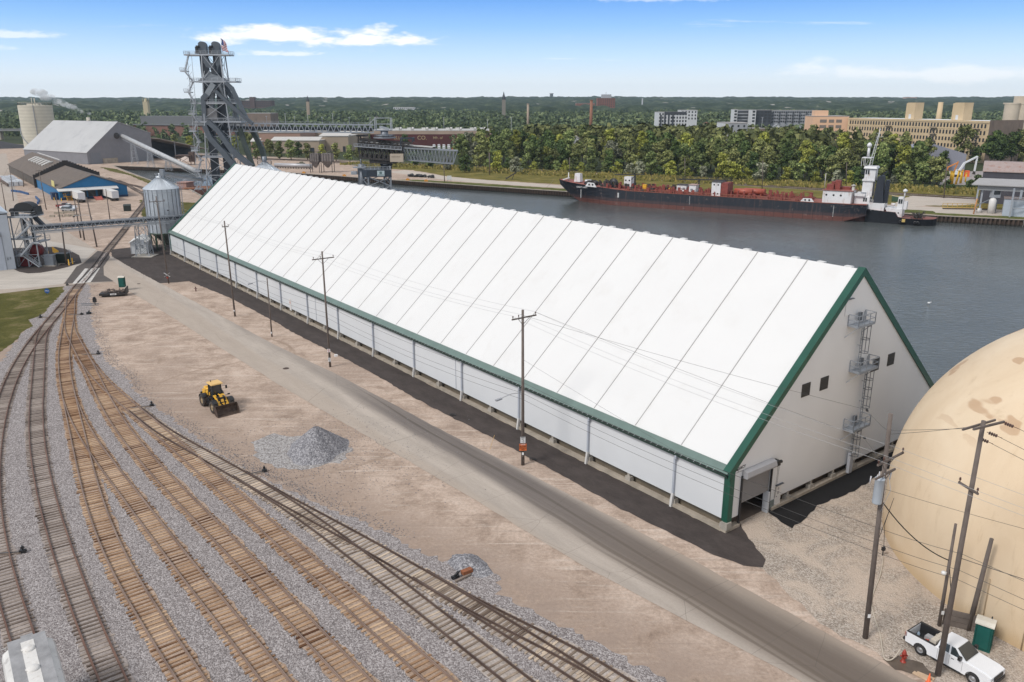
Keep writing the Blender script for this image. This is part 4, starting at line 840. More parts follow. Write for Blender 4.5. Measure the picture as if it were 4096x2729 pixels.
def m_dome():
 m,t,b=nodes('dome_coating');q=NT(t);P=q.coord('Object')
 o=q.ramp(q.noise(q.coord('Object',scale=(1,1,.35)),.16,6,.6,.5),[(.3,(.62,.47,.31)),(.7,(.74,.60,.43))])
 st=q.noise(q.coord('Object',scale=(1,1,.22),rot=(0,R(25),0)),.9,7,.75,.4);o=q.mix(q.m('MULTIPLY',q.ss(st,.55,.78),.45),o,(.40,.27,.14))
 s=q.sep(P);pch=q.noise(q.coord('Object',scale=(1.4,.5,1.0),rot=(R(20),0,R(25))),.55,2,.4,.3)
 hi=q.m('MULTIPLY',q.ss(s[2],11,15),q.ss(s[0],4,-3));o=q.mix(q.m('MULTIPLY',q.ss(pch,.61,.66),q.m('MULTIPLY',hi,.6)),o,(.40,.23,.12))
 sm=q.noise(P,1.6,5,.8,1.5);o=q.mix(q.m('MULTIPLY',q.ss(sm,.63,.72),.4),o,(.42,.27,.15))
 bs=q.ss(s[2],1.6,.1);o=q.mix(q.m('MULTIPLY',bs,.5),o,(.42,.28,.13))
 q.l(o,b.inputs['Base Color']);b.inputs['Roughness'].default_value=.6;q.bump(b,q.noise(P,.6,4,.6),.25,.2);return m
dm=thing('storage_dome','huge beige concrete storage dome with stained coating','dome',(53.5,60.5,0))
k=MB();pr=[(20,-.1),(20,1),(20,2.5),(20,4)]+[(20*math.cos(a),4+18*math.sin(a))for a in np.linspace(.03,math.pi/2-.01,40)];k.lathe(pr,160);k.build('shell',m_dome(),dm)
k=MB()
for a in(R(205),R(213.5)):
 k.tube([(20.03*math.cos(a),20.03*math.sin(a),z)for z in(0,1.5,3,4.2)],.05,5)
k.tube([(20.06*math.cos(a),20.06*math.sin(a),4.2)for a in np.linspace(R(213.5),R(240),14)],.05,5);k.build('conduit',M('dome_conduit',(.36,.27,.17),.6,.15),dm)
tb=thing('timber_bulkhead','weathered plank bulkhead between the two poles behind the pickup','bulkhead',g(3760,2500)+Vector((.2,.1,0)),math.atan2(-2.0,1.9)*.55)
for z in(0.05,.5,.95):k=MB();k.box(0,3.4,-.06,.06,z,z+.42);k.build('plank',M('bulkhead_wood',(.14,.115,.10),.9,.3,.8),tb)
th=math.atan2(46.1-49.0,31.3-29.3);tcn=Vector((30.3,47.55,0))+Vector((-math.sin(th),math.cos(th),0))*.86
pk=thing('pickup_truck','white crew cab pickup truck with a loaded bed parked by the dome','pickup truck',tcn,th)
CHR2=M('wheel_silver',(.42,.42,.43),.35,.1,metal=.6)
for x in(-1.78,1.9):
 for y in(-.86,.86):wheel(pk,(x,y,.42),.42,.3,CHR2,'wheel',False)
def side_profile(y0,y1,prof):k=MB();k.exty(prof,y0,y1);return k
k=MB()
def arch(cx,r,n=9):return[(cx+r*math.cos(a),.42+r*math.sin(a))for a in np.linspace(0,math.pi,n)]
low=[(3.0,.45),(2.38,.42)]+arch(1.9,.5)+[(1.38,.38),(-1.26,.38)]+arch(-1.78,.5)+[(-2.3,.45),(-2.9,.5),(-2.95,.95)]
hoodp=[(-2.92,1.32),(-.75,1.32),(-.75,1.3),(1.15,1.3),(2.6,1.2),(2.98,1.08),(3.05,.8)]
k.exty(low+hoodp,-.98,-.80);k.exty(low+hoodp,.80,.98)
k.exty([(3.05,.45),(1.0,.45),(1.0,1.28),(1.15,1.33),(2.6,1.24),(3.0,1.1),(3.07,.8)],-.8,.8)
k.exty([(1.1,.4),(-.82,.4),(-.82,1.3),(1.1,1.3)],-.8,.8)
k.box(-2.93,-2.82,-.8,.8,.6,1.3)
bd=k.build('body',CARW,pk)
k=MB();k.hexa([(-.75,-.93,1.3),(1.3,-.93,1.3),(1.3,.93,1.3),(-.75,.93,1.3),(-.62,-.72,1.93),(.45,-.72,1.96),(.45,.72,1.96),(-.62,.72,1.93)]);cabo=k.build('cab',CARW,pk)
k=MB();k.hexa([(.56,-.70,1.91),(1.24,-.82,1.36),(1.24,.82,1.36),(.56,.70,1.91),(.60,-.70,1.925),(1.29,-.82,1.375),(1.29,.82,1.375),(.60,.70,1.925)]);k.build('windscreen',GLASS,cabo)
for s_ in(-1,1):
 for(xa,xb,xc,xd)in((.25,1.02,.18,.44),(-.6,.12,-.5,.06)):
  k=MB();P=[(xa,s_*.925,1.36),(xb,s_*.925,1.36),(xd,s_*.755,1.86),(xc,s_*.755,1.86)]
  Q=[(p[0],p[1]+s_*.015,p[2]+.002)for p in P];k.hexa((P+Q));k.build('side_window',GLASS,cabo)
 k=MB();k.box(.85,1.05,s_*1.1-.12,s_*1.1+.12,1.35,1.62);k.build('mirror',BLKP,cabo)
 k=MB();k.box(2.72,3.04,s_*.78-.17,s_*.78+.17,.88,1.08);k.build('headlight',M('lamp_lens',(.5,.52,.55),.2,.05,spec=.9),pk)
 k=MB();k.box(-2.97,-2.85,s_*.9-.08,s_*.9+.085,.9,1.25);k.build('tail_light',REDP,pk)
 k=MB()
 for x in(-.6,.22,1.12):k.box(x,x+.012,s_*.982-.004,s_*.982+.004,.5,1.3)
 for x in(-.5,.35):k.box(x,x+.2,s_*.985-.01,s_*.985+.01,1.08,1.13)
 k.build('door_trim',BLKP,pk)
k=MB();k.box(2.98,3.12,-.9,.9,.45,.72);k.box(3.0,3.09,-.6,.6,.78,1.05);k.box(-3.12,-2.93,-.9,.9,.5,.68);k.box(-1.0,1.1,-1.02,-.95,.32,.4);k.build('bumper',BLKP,pk)
k=MB();k.box(-2.82,-.85,-.8,.8,.62,.66);k.box(-2.85,-.82,-.82,-.78,.6,1.34);k.box(-2.85,-.82,.78,.82,.6,1.34);k.box(-.86,-.82,-.8,.8,.6,1.34);k.box(-2.9,-2.84,-.86,.86,1.28,1.345);k.box(-2.9,-.82,-.99,-.8,1.325,1.345);k.box(-2.9,-.82,.8,.99,1.325,1.345);k.build('bed_liner',BLKP,pk)
for nm,lb,ct,m_,bx in(('fuel_tank','beige fuel tank with a coiled hose in the pickup bed','tank',M('tank_beige',(.52,.47,.4),.5,.08),(-1.35,-.9,-.7,.7,.66,1.5)),('red_gas_can','red plastic fuel can in the pickup bed','fuel can',M('can_red',(.5,.05,.02),.5,.1),(-1.85,-1.55,-.55,-.25,.66,1.05)),('tool_box','grey plastic crate in the middle of the pickup bed','crate',M('crate_grey',(.33,.33,.34),.6,.1),(-2.1,-1.5,.0,.5,.66,1.0)),('water_jug','clear blue water jug by the tailgate of the pickup','jug',M('jug_blue',(.25,.33,.42),.3,.1),(-2.6,-2.4,-.1,.1,.66,1.1)),('white_bucket','white lidded bucket in the pickup bed','bucket',SIGNW,(-2.3,-2.05,-.5,-.25,.66,.95))):
 cx,cy=(bx[0]+bx[1])/2,(bx[2]+bx[3])/2;p=tcn+Matrix.Rotation(th,3,'Z')@Vector((cx,cy,bx[4]));hx,hy,hz=(bx[1]-bx[0])/2,(bx[3]-bx[2])/2,bx[5]-bx[4]
 k=MB()
 if ct in('jug','bucket'):k.lathe([(0,0),(hx,0),(hx*1.1,hz*.7),(hx*(.45 if ct=='jug' else 1.15),hz*.85),(hx*(.4 if ct=='jug' else 1.15),hz),(0,hz)],14)
 else:k.box(-hx,hx,-hy,hy,0,hz,.03)
 if ct=='tank':k.tube([(-.2,.1+.16*math.cos(a),hz+.03+.0*a)if 0 else(-.05+.16*math.sin(a),.1+.18*math.cos(a),hz+.03)for a in np.linspace(0,9,30)],.02)
 if ct=='crate':k.box(-hx*.9,hx*.9,-hy*.9,hy*.9,hz,hz+.03)
 if ct=='fuel can':k.bar((-hx*.5,0,hz+.05),(hx*.5,0,hz+.05),.03);k.cyl((hx*.6,0,hz),(hx*.9,0,hz+.12),.03)
 tag(k.build(nm,m_,None,p,th),lb,ct)
def toilet(loc,rz,label):
 t=thing('portable_toilet',label,'portable toilet',loc,rz,'green portable toilets')
 k=MB();k.box(-.56,.56,-.56,.56,.08,2.05,.03);[k.box(x-.05,x+.05,-.6,-.53,.2,1.9)for x in(-.5,.5,0)];[k.box(.53,.6,y-.05,y+.05,.2,1.9)for y in(-.4,-.13,.13,.4)];k.box(-.6,.6,-.6,.6,0,.1);k.build('cabin',TOILG,t)
 k=MB();k.extx([(-.62,2.03),(.62,2.03),(.6,2.13),(.3,2.27),(-.3,2.27),(-.6,2.13)],-.62,.62);[k.extx([(-.63,2.05),(.63,2.05),(.6,2.15),(.3,2.29),(-.3,2.29),(-.6,2.15)],x-.03,x+.03)for x in(-.3,0,.3)];k.build('roof',TOILR,t)
 k=MB();k.cyl((.3,.35,2.2),(.3,.35,2.42),.05);k.build('vent_pipe',BLKP,t)
 k=MB();k.box(-.42,.42,-.62,-.56,.2,1.95);k.build('door',M('toilet_door',(.010,.10,.085),.45,.1),t);return t
toilet(Vector((34.2,49.9,0)),R(-38),'green portable toilet next to the white pickup')
toilet(g(483,1163)+Vector((.3,.4,.75)),R(10),'green portable toilet standing on the scrap filled flatbed')
hy=thing('fire_hydrant','red fire hydrant beside the road in front of the pickup','fire hydrant',g(3612,2648))
k=MB();k.lathe([(0,0),(.2,0),(.2,.06),(.12,.08),(.12,.62),(.17,.64),(.17,.70),(.14,.74),(.13,.86),(.07,.95),(.035,.97),(.035,1.03),(0,1.03)],16);k.build('barrel',REDP,hy)
for d in((1,0,0),(-1,0,0),(0,-1,0)):k=MB();v_=Vector(d);k.cyl(v_*.1+Vector((0,0,.52)),v_*.25+Vector((0,0,.52)),.07 if d[1]==0 else .09,n=10);k.build('nozzle',REDP,hy)
hp=[(3612-14,2620),(3570,2643),(3540,2640),(3529,2600),(3520,2540),(3497,2470),(3486,2420),(3495,2370),(3515,2320),(3528,2270),(3533,2225)]
P=[g(x,y)+Vector((0,0,.06))for x,y in hp];P[0].z=.5;P[1].z=.15;rs_=[]
for i in range(len(P)-1):
 p0,p1,p2,p3=P[max(i-1,0)],P[i],P[i+1],P[min(i+2,len(P)-1)]
 for s_ in range(6):t=s_/6;rs_.append(.5*((2*p1)+(p2-p0)*t+(2*p0-5*p1+4*p2-p3)*t*t+(3*p1-p0-3*p2+p3)*t**3))
k=MB();k.tube(rs_,.045,6);tag(k.build('fire_hose',M('hose_canvas',(.50,.44,.36),.8,.1)),'pale fire hose snaking over the gravel from the red hydrant','hose')
hv=g(3530,2222);k=MB();k.cyl(hv,hv+Vector((0,0,.9)),.05,n=8);k.box(hv.x-.15,hv.x+.15,hv.y-.1,hv.y+.1,.5,.8);k.tube([hv+Vector((0,0,.9)),hv+Vector((-.1,.2,3)),hv+Vector((.3,.1,5.5)),poles[6][1]+put(6,8.0,.1)],.022,5);tag(k.build('standpipe',BLKP),'dark standpipe at the far end of the pale hose','standpipe')
cn=thing('traffic_cone','orange and white traffic cone at the bottom edge by the road','traffic cone',g(3714,2729))
k=MB();k.lathe([(.0,.0),(.2,.0),(.2,.03),(.13,.04),(.03,.7),(0,.7)],14);k.build('cone',ORANGE,cn);k=MB();k.lathe([(.094,.25),(.07,.41)],14);k.lathe([(.062,.47),(.045,.58)],14);k.build('reflective_band',SIGNW,cn)
k=MB();k.obox((0,0,.06),(1.3,.3,.06),R(-52));k.obox((.25,.1,.1),(1.1,.25,.05),R(-40));tag(k.build('plank',M('plank_wood',(.5,.36,.24),.8,.15),None,g(3690,2712)),'loose wooden planks on the road edge at the bottom','planks')
wp=g(3640,2660);sheet('wet_patch',rough_edge([(wp.x-1.6,wp.y+.5),(wp.x-.4,wp.y+1.0),(wp.x+.9,wp.y+.1),(wp.x+1.4,wp.y-1.2),(wp.x+.6,wp.y-1.6),(wp.x-1.2,wp.y-.5)],.3,.15),.03,M('wet_mud',(.10,.075,.055),.4,.3,1.2))
k=MB();p=g(1959,1799);k.bar(p,p+Vector((.55,.1,1.75)),.05,.03);tag(k.build('marker_stake',M('stake',(.55,.36,.14),.7,.1)),'thin leaning yellow marker stake in the verge','stake')
k=MB();p=g(1344,1426);k.obox(p+Vector((0,0,.15)),(.5,.35,.3),.4);tag(k.build('litter_box',SIGNW),'small white box dropped on the verge by a pole','box')
for i,(x,y,lab)in enumerate(((1811,1664,'black cable coil on the verge edge left of the stake'),(2131,1842,'dark cable heap on the verge right of the signed pole'))):
 p=g(x,y);k=MB();k.tube([p+Vector((.35*math.cos(a),.22*math.sin(a),.06+.02*a))for a in np.linspace(0,11,34)],.035,5);tag(k.build('cable_coil',BLKP),lab,'cable coil','cable coils on the verge')
for x,y,s_,lab in((1144,1475,.45,'rusty iron manhole cover in the middle of the road'),(1387,1318,.3,'left small dark hatch in the verge'),(1401,1317,.3,'right small dark hatch in the verge'),(555,1136,.35,'small dark manhole cover in the road near the crossing')):
 p=g(x,y);k=MB();k.cyl((0,0,.02),(0,0,.05),s_,n=20);[k.bar((-s_*.7,j*s_*.3,.052),(s_*.7,j*s_*.3,.052),.03,.01)for j in(-2,-1,0,1,2)];tag(k.build('manhole_cover',M('iron',(.07,.045,.035),.7,.3),None,p),lab,'manhole cover')
p=g(784,1166);k=MB();k.cyl((0,0,0),(0,0,.9),.12,.1);k.cyl((0,0,.9),(0,0,1.0),.15,.08);k.bar((-.3,0,.6),(.3,0,.6),.12);tag(k.build('verge_hydrant',M('hyd_dark',(.10,.04,.035),.6,.2),None,p),'dark red hydrant in the verge near the left end of the warehouse','fire hydrant')
def stand(px_,py_,dx,dy,label,tall=.75):
 p=g(px_,py_);t=thing('switch_stand',label,'switch stand',p,math.atan2(dy,dx),'switch stands beside the turnouts')
 k=MB();k.box(-.25,.25,-.18,.18,.06,.3);k.cyl((0,0,.3),(0,0,tall),.05);k.box(-.12,.12,-.1,.1,tall*.55,tall*.8);k.build('stand',BLKP,t)
 k=MB();k.bar((.0,-.1,tall*.6),(-.1,-.6,.2),.04);k.build('lever',BLKP,t)
 k=MB();k.box(.1,2.4,-.15,.0,.0,.12);k.box(.1,2.4,.12,.26,.0,.12);k.build('headblock',TIE_G,t);k=MB();k.bar((.2,.06,.16),(2.6,.06,.16),.04);k.build('throw_rod',STEEL,t);return t
stand(93,2211,-1,-.15,'switch stand beside the leftmost track below mid frame')
stand(608,1625,-1,-.35,'switch stand on the dark ballast spur left of the loader');stand(1058,1888,-1,-.45,'switch stand left of the large gravel heap')
stand(394,1418,-1,-.1,'switch stand where the tracks first narrow, right side');stand(327,1260,-1,0,'switch stand on pale stones below the throat, right side',.5)
stand(163,1272,1,.1,'green switch stand on the grass edge left of the tracks');stand(270,1143,1,.05,'switch stand beside the concrete crossing panel')
ts=thing('tipped_switch_stand','rusty tipped over switch stand lying on the small gravel heap','switch stand',g(1845,2308),R(30));k=MB();k.box(-.9,-.2,-.12,.12,.1,.3);k.cyl((-.6,0,.3),(-.2,.1,.55),.09);k.bar((-.9,-.3,.2),(.1,.4,.35),.08);k.build('stand',BLKP,ts)
k=MB();k.obox((.55,.05,.35),(.95,.45,.3),.1);k.build('base_plate',M('rust_plate',(.24,.085,.035),.8,.3),ts);k=MB();k.obox((0,-.35,.12),(1.6,.2,.14),.2);k.build('timber',TIE_G,ts)
ps=thing('signal_post','short black signal post beside the flatbed trailer','signal',g(381,1219));k=MB();k.cyl((0,0,0),(0,0,1.5),.07);k.build('post',BLKP,ps);k=MB();k.box(-.3,.3,-.2,.2,.5,1.25);k.cyl((0,-.2,1.35),(0,.2,1.35),.2);k.build('lamp_case',BLKP,ps)
k=MB();[k.obox(g(x,y)+Vector((0,0,.04)),(3.4,.16,.1),.02)for x,y in((360,1216),(360,1222))];tag(k.build('loose_rails',STEEL),'pair of loose rails lying left of the black signal post','rails')
for x,y,lab in((356,1257,'black lump of machinery on the stones right of the track throat'),):p=g(x,y);k=MB();k.obox((0,0,.2),(.8,.5,.4),.3);k.cyl((0,0,.4),(.1,.1,.7),.12);tag(k.build('switch_motor',BLKP,None,p),lab,'switch motor')
fb=thing('flatbed_body','black flatbed body loaded with scrap beside the crossing road','flatbed',g(444,1189)+Vector((.0,1.3,0)),R(14))
k=MB();k.box(-2.5,2.6,-1.25,1.25,.35,.75);k.box(-2.2,2.2,-.5,-.35,.05,.35);k.box(-2.2,2.2,.35,.5,.05,.35);k.box(2.5,2.62,-1.25,1.25,.75,1.7);k.bar((2.55,-1.2,1.6),(2.0,-1.2,.7),.1);k.build('deck',M('flatbed_black',(.025,.022,.022),.6,.3),fb)
pl=MB();pl.box(-.4,.75,-1.28,-1.255,.42,.72);plo=pl.build('name_plate',SIGNW,fb);text('CRANE',.22,INKM,plo,(.17,-1.285,.57),FR)
k=MB();rs=random.Random(4)
for _ in range(70):
 a=rs.uniform(0,6.3);L=rs.uniform(.3,1.2);x,y,z=rs.uniform(-1.4,2.3),rs.uniform(-1.0,1.0),rs.uniform(.8,1.15);k.bar((x,y,z),(min(2.5,x+L*math.cos(a)),max(-1.2,min(1.2,y+L*math.sin(a))),z+rs.uniform(-.15,.2)),rs.uniform(.06,.2),rs.uniform(.04,.15))
tag(k.build('scrap_metal',M('scrap',(.12,.09,.075),.7,.6,4)),'jumbled scrap metal piled on the black flatbed','scrap');bpy.data.objects['scrap_metal'].location=fb.location;bpy.data.objects['scrap_metal'].rotation_euler=fb.rotation_euler
ds=thing('derail_sign','round blue derail sign on the grass','sign',g(191,1180));k=MB();k.cyl((0,0,0),(0,0,.8),.03);k.build('post',STEEL,ds)
k=MB();k.cyl((0,-.03,.85),(0,-.05,.85),.52,n=28);k.build('disc',SIGNB,ds);text('DERAIL',.25,SIGNW,ds,(0,-.06,.85),FR)
HOP=M('hopper_paint',(.56,.55,.53),.65,.16,.8,dirt=(.30,.28,.27));WALK=M('hopper_walkway',(.36,.355,.36),.7,.25,1,rib=('X',9.0));HOPL=M('hopper_roof',(.66,.64,.61),.7,.12,.9,dirt=(.52,.48,.44),bump=.4,bscale=2.5)
t1=[Vector(p)for p in TRK[1]];hd=(t1[-1]-t1[-2]).normalized();hang=math.atan2(hd.y,hd.x)
ha=g(75,2660,4.5);hb=g(215,2560,4.5);nose=(g(20,2600,4.4)+g(190,2523,4.4))/2
hc_=thing('hopper_car','pale grey covered hopper rail car at the bottom left corner','rail car',(nose.x,nose.y,0),hang+R(-2))
L_=14.0
k=MB();k.extx([(-1.0,4.35),(0,4.5),(1.0,4.35),(1.42,4.05),(1.52,3.7),(1.52,1.3),(-1.52,1.3),(-1.52,3.7),(-1.42,4.05)],.25,L_);k.box(.0,.25,-1.1,1.1,1.2,3.2);k.build('body',HOP,hc_)
for s_ in(-1,1):
 k=MB();k.hexa([(-.25,s_*.72-.36,4.42),(L_,s_*.72-.36,4.42),(L_,s_*.72+.36,4.42),(-.25,s_*.72+.36,4.42),(-.25,s_*.72-.36,4.52),(L_,s_*.72-.36,4.52),(L_,s_*.72+.36,4.52),(-.25,s_*.72+.36,4.52)]);k.build('running_board',WALK,hc_)
k=MB();k.hexa([(-.2,-.36,4.44),(.35,-.36,4.44),(.35,.36,4.44),(-.2,.36,4.44),(-.2,-.36,4.525),(.35,-.36,4.525),(.35,.36,4.525),(-.2,.36,4.525)]);k.box(-.75,-.2,-.3,.4,4.3,4.36);k.build('end_platform',WALK,hc_)
k=MB();k.box(.3,L_,-.37,.37,4.3,4.53);k.build('roof_panel',HOPL,hc_)
for x in(1.3,3.6,6.2,8.8):k=MB();k.lathe([(.01,.13),(.28,.11),(.36,.04),(.37,-.04)],18,(x,0,4.56));k.box(x-.1,x+.1,-.42,-.3,4.55,4.6);k.build('hatch',HOPL,hc_)
for x in(1.6,3.3):
 for y in(-.75,.75):k=MB();k.lathe([(.1,-.06),(.46,-.06),(.46,.06),(.1,.06)],18,(x,y,.72),True,'y');k.build('wheel',BLKP,hc_)
k=MB();k.box(.6,4.2,-.2,.2,.5,1.2);k.box(-.5,L_,-.25,.25,.8,1.2);k.cyl((-.9,0,.9),(.2,0,.9),.14);k.build('underframe',BLKP,hc_)
k=MB();k.bar((-.15,-1.55,1.2),(-.15,-1.55,4.3),.05);k.bar((-.15,-1.15,1.2),(-.15,-1.15,4.3),.05);[k.bar((-.15,-1.55,z),(-.15,-1.15,z),.04)for z in np.arange(1.4,4.3,.4)];k.build('end_ladder',HOP,hc_)
# left side of the harbour
SIL=M('silo_steel',(.50,.545,.59),.38,.12,.5,metal=.45,rib=('Z',2.2));SILR=M('silo_roof',(.56,.60,.64),.35,.08,.6,metal=.45);SILD=M('silo_stiffener',(.24,.26,.29),.5,.1,metal=.4)
LEGG=M('leg_green',(.035,.06,.04),.6,.15);GALT=M('tower_galvanised',(.36,.385,.42),.5,.12,.8,metal=.3);DUCT=M('duct_grey',(.085,.102,.122),.5,.15,.5,metal=.2);DUCTL=M('duct_light',(.20,.225,.25),.5,.15,.5)
CASE=M('casing_black',(.022,.03,.042),.5,.2,.5);WMET=M('metal_wall_white',(.50,.54,.60),.5,.05,.4,rib=('X',1.6));WMET2=M('door_blue_white',(.44,.48,.55),.5,.05)
BLUEP=M('blue_paint',(.006,.13,.30),.55,.08,.3);BROWNR=M('brown_shingle',(.125,.10,.082),.9,.18,.5,dirt=(.17,.14,.12));YELW=M('pale_yellow',(.55,.50,.20),.7,.1);DKB=M('dark_blue',(.01,.035,.10),.6,.3)
GRYR=M('grey_roof',(.42,.42,.42),.6,.06,.06,dirt=(.34,.34,.35));GRYW=M('grey_wall',(.225,.225,.245),.6,.08,.3,rib=('X',1.0));TANC=M('tan_concrete',(.50,.46,.385),.85,.12,.2,dirt=(.34,.31,.26));PALER=M('pale_roof',(.56,.55,.53),.7,.08,.1)
sx=at_y(662,900,217);si=thing('metal_silo','shiny corrugated steel silo on green legs','silo',(sx.x,217,0));RS=4.4
k=MB();k.lathe([(RS,4.5),(RS,16.1)],48);k.build('shell',SIL,si)
k=MB();k.lathe([(RS+.15,16.0),(RS+.1,16.15),(1.0,18.7),(.9,18.75)],28,(0,0,0),False);
for i in range(28):a=2*math.pi*i/28;k.bar((RS*math.cos(a),RS*math.sin(a),16.2),(1.0*math.cos(a),1.0*math.sin(a),18.78),.07,.1)
k.build('roof',SILR,si)
k=MB();k.lathe([(1.0,18.6),(1.0,19.2),(.6,19.3),(0,19.3)],20);k.cyl((0,0,19.3),(0,0,19.9),.3);k.build('fill_cap',SILR,si)
for i in range(22):a=2*math.pi*i/22;k=MB();k.bar((RS*1.01*math.cos(a),RS*1.01*math.sin(a),4.4),(RS*1.01*math.cos(a),RS*1.01*math.sin(a),16),.16,.1);k.build('stiffener',SILD,si)
k=MB();k.lathe([(RS,4.6),(.5,1.1),(.4,.8)],32,(0,0,0));k.build('hopper',M('hopper_steel',(.16,.17,.15),.6,.2),si)
k=MB();k.lathe([(RS+.1,4.3),(RS+.15,4.6),(RS-.1,4.6)],40);k.build('ring_beam',LEGG,si)
for i in range(14):
 a=2*math.pi*i/14;k=MB();p=Vector((RS*math.cos(a),RS*math.sin(a),0));k.bar(p,p+Vector((0,0,4.4)),.25);a2=a+2*math.pi/14;p2=Vector((RS*math.cos(a2),RS*math.sin(a2),0));k.bar(p+Vector((0,0,4.2)),p2+Vector((0,0,.3)),.07);k.bar(p2+Vector((0,0,4.2)),p+Vector((0,0,.3)),.07);k.build('leg',LEGG,si)
k=MB();q8=[(1.3*math.cos(a),1.3*math.sin(a),18.7)for a in np.linspace(0,2*math.pi,9)[:-1]];k.rail(q8,1.1,.03,True)
for dz in(0,.9):k.bar((1.4,.6,18.8+dz),(4.6,1.2,16.5+dz),.05);k.bar((1.3,-.3,18.8+dz),(4.7,.1,16.5+dz),.05)
for t in np.linspace(0,1,9):k.bar((1.4+4*t,.6+.6*t,18.8-2.5*t),(1.4+4*t,.6+.6*t,19.8-2.5*t),.04);k.bar((1.4+4*t,.6+.6*t,18.8-2.5*t),(1.4+4*t,-.3+.4*t,18.8-2.5*t),.3,.04)
k.build('roof_walkway',GALT,si)
k=MB();k.lathe([(RS+.45,15.2),(RS+.45,15.3)],40);k.cyl((RS+.3,1.2,4),(RS+.3,1.2,16.3),.05);k.cyl((RS+.3,1.7,4),(RS+.3,1.7,16.3),.05);[k.bar((RS+.3,1.2,z),(RS+.3,1.7,z),.04)for z in np.arange(4,16,.5)];k.build('ladder',GALT,si)
sh=thing('small_shed','small white metal shed with a shallow gable roof below the silo','shed',g(526,1017),math.atan2(.9,3.5));sh.location=(-99.2,207.6,0)
ang=math.atan2(208.5-207.6,-95.7+99.2);sh.rotation_euler=(0,0,ang)
k=MB();k.exty([(0,0),(3.9,0),(3.9,3.0),(1.95,3.9),(0,3.0)],0,7.5);k.build('wall',M('shed_wall',(.66,.68,.70),.5,.04),sh)
k=MB();k.hexa([(-.3,-.5,2.95),(1.95,-.5,4.0),(1.95,7.8,4.0),(-.3,7.8,2.95),(-.3,-.5,3.05),(1.95,-.5,4.1),(1.95,7.8,4.1),(-.3,7.8,3.05)]);k.hexa([(1.955,-.5,4.0),(4.2,-.5,2.95),(4.2,7.8,2.95),(1.955,7.8,4.0),(1.955,-.5,4.1),(4.2,-.5,3.05),(4.2,7.8,3.05),(1.955,7.8,4.1)]);k.build('roof',M('shed_roof',(.7,.69,.66),.5,.04),sh)
k=MB();k.box(.08,.14,-.03,-.01,0,3.0);k.box(3.8,3.88,-.03,-.01,0,3.0);k.box(1.2,1.7,-.05,-.01,1.2,1.8);k.box(2.6,3.1,-.05,-.01,1.4,2.4);k.build('wall_box',SILD,sh)
def trestle(name,label,c,w_,d_,h_,m=GALT,rz=0,taper=.3,nlev=3,group=None,r=.13):
 t=thing(name,label,'trestle',c,rz,group);lv=[h_*i/nlev for i in range(nlev+1)]
 def pt(i,sx_,sy_):f=1-taper*i/nlev;return Vector((sx_*w_/2*f,sy_*d_/2*f,lv[i]))
 for sx_ in(-1,1):
  for sy_ in(-1,1):k=MB();k.bar(pt(0,sx_,sy_),pt(nlev,sx_,sy_),r*1.3);k.build('leg',m,t)
 k=MB()
 for i in range(nlev):
  for(a,b_)in(((-1,-1),(1,-1)),((1,-1),(1,1)),((1,1),(-1,1)),((-1,1),(-1,-1))):
   k.bar(pt(i,*a),pt(i+1,*b_),r*.6);k.bar(pt(i,*b_),pt(i+1,*a),r*.6);k.bar(pt(i+1,*a),pt(i+1,*b_),r*.8)
 k.build('bracing',m,t);return t
tr1=trestle('support_tower','galvanised lattice support standing on a concrete pad by the shed',(-94.6,205.2,0),3.4,2.8,7.8)
tr1.children[0];k=MB();k.box(-2.6,2.6,-2.2,2.2,-.02,.12);k.build('pad',M('pad',(.5,.46,.4),.8,.1),tr1)
k=MB();k.box(-1.6,1.0,-1.9,-1.2,3.4,3.5);k.rail([(-1.6,-1.9,3.5),(1.0,-1.9,3.5)],1.0,.03);k.box(.2,.8,-1.7,-1.3,3.5,4.4);k.build('landing',GALT,tr1)
bd_=Vector((.747,.664,0));b0=Vector((-113.6,189.9,9.3));b1=Vector((-95,206.5,8.9));b2=bf(-181.2,12,8.8);b3=bf(-177.5,18.6,8.8)
cv=thing('conveyor_bridge','galvanised conveyor bridge crossing over the road to the warehouse end','conveyor',b0)
for(p,q_)in((b0,b1),(b1,b2)):
 k=MB();k.truss(p-b0,q_-b0,1.5,1.5,int((q_-p).length/1.7),.09);k.build('truss',GALT,cv)
 d=(q_-p).normalized();s_=Vector((d.y,-d.x,0));k=MB()
 k.bar(p-b0+Vector((0,0,.1)),q_-b0+Vector((0,0,.1)),1.2,.8);k.build('belt',CASE,cv)
 k=MB();k.bar(p-b0+s_*1.3+Vector((0,0,-.55)),q_-b0+s_*1.3+Vector((0,0,-.55)),.9,.08)
 k.rail([p-b0+s_*1.72+Vector((0,0,-.5)),q_-b0+s_*1.72+Vector((0,0,-.5))],1.1,.035,step=2.2)
 for dz in(-.75,-.9,-1.05):k.bar(p-b0+s_*1.8+Vector((0,0,dz)),q_-b0+s_*1.8+Vector((0,0,dz)),.07)
 k.build('walkway',GALT,cv)
k=MB();k.bar(b2-b0,b3-b0,1.2,1.2);k.build('discharge_chute',DUCTL,cv)
for t in(.35,1.25):p=b0.lerp(b1,t);k=MB();k.bar(p-b0+Vector((.5,.6,.9)),p-b0+Vector((.5,.6,2.0)),.06);k.box(*[v for a in((p-b0+Vector((.5,.6,2.0))),)for v in(a.x-.2,a.x+.2,a.y-.15,a.y+.15,a.z,a.z+.25)]);k.build('floodlight',BLKP,cv)
ct=thing('conveyor_tower','grey steel stair tower with a black domed head beside the white building','stair tower',(-118.6,190.6,0));W2,D2=5.2,4.0
for x in(0,2.6,5.2):
 for y in(0,D2):k=MB();k.bar((x,y,0),(x,y,12.2 if x<5 else 9.6),.22);k.build('column',GALT,ct)
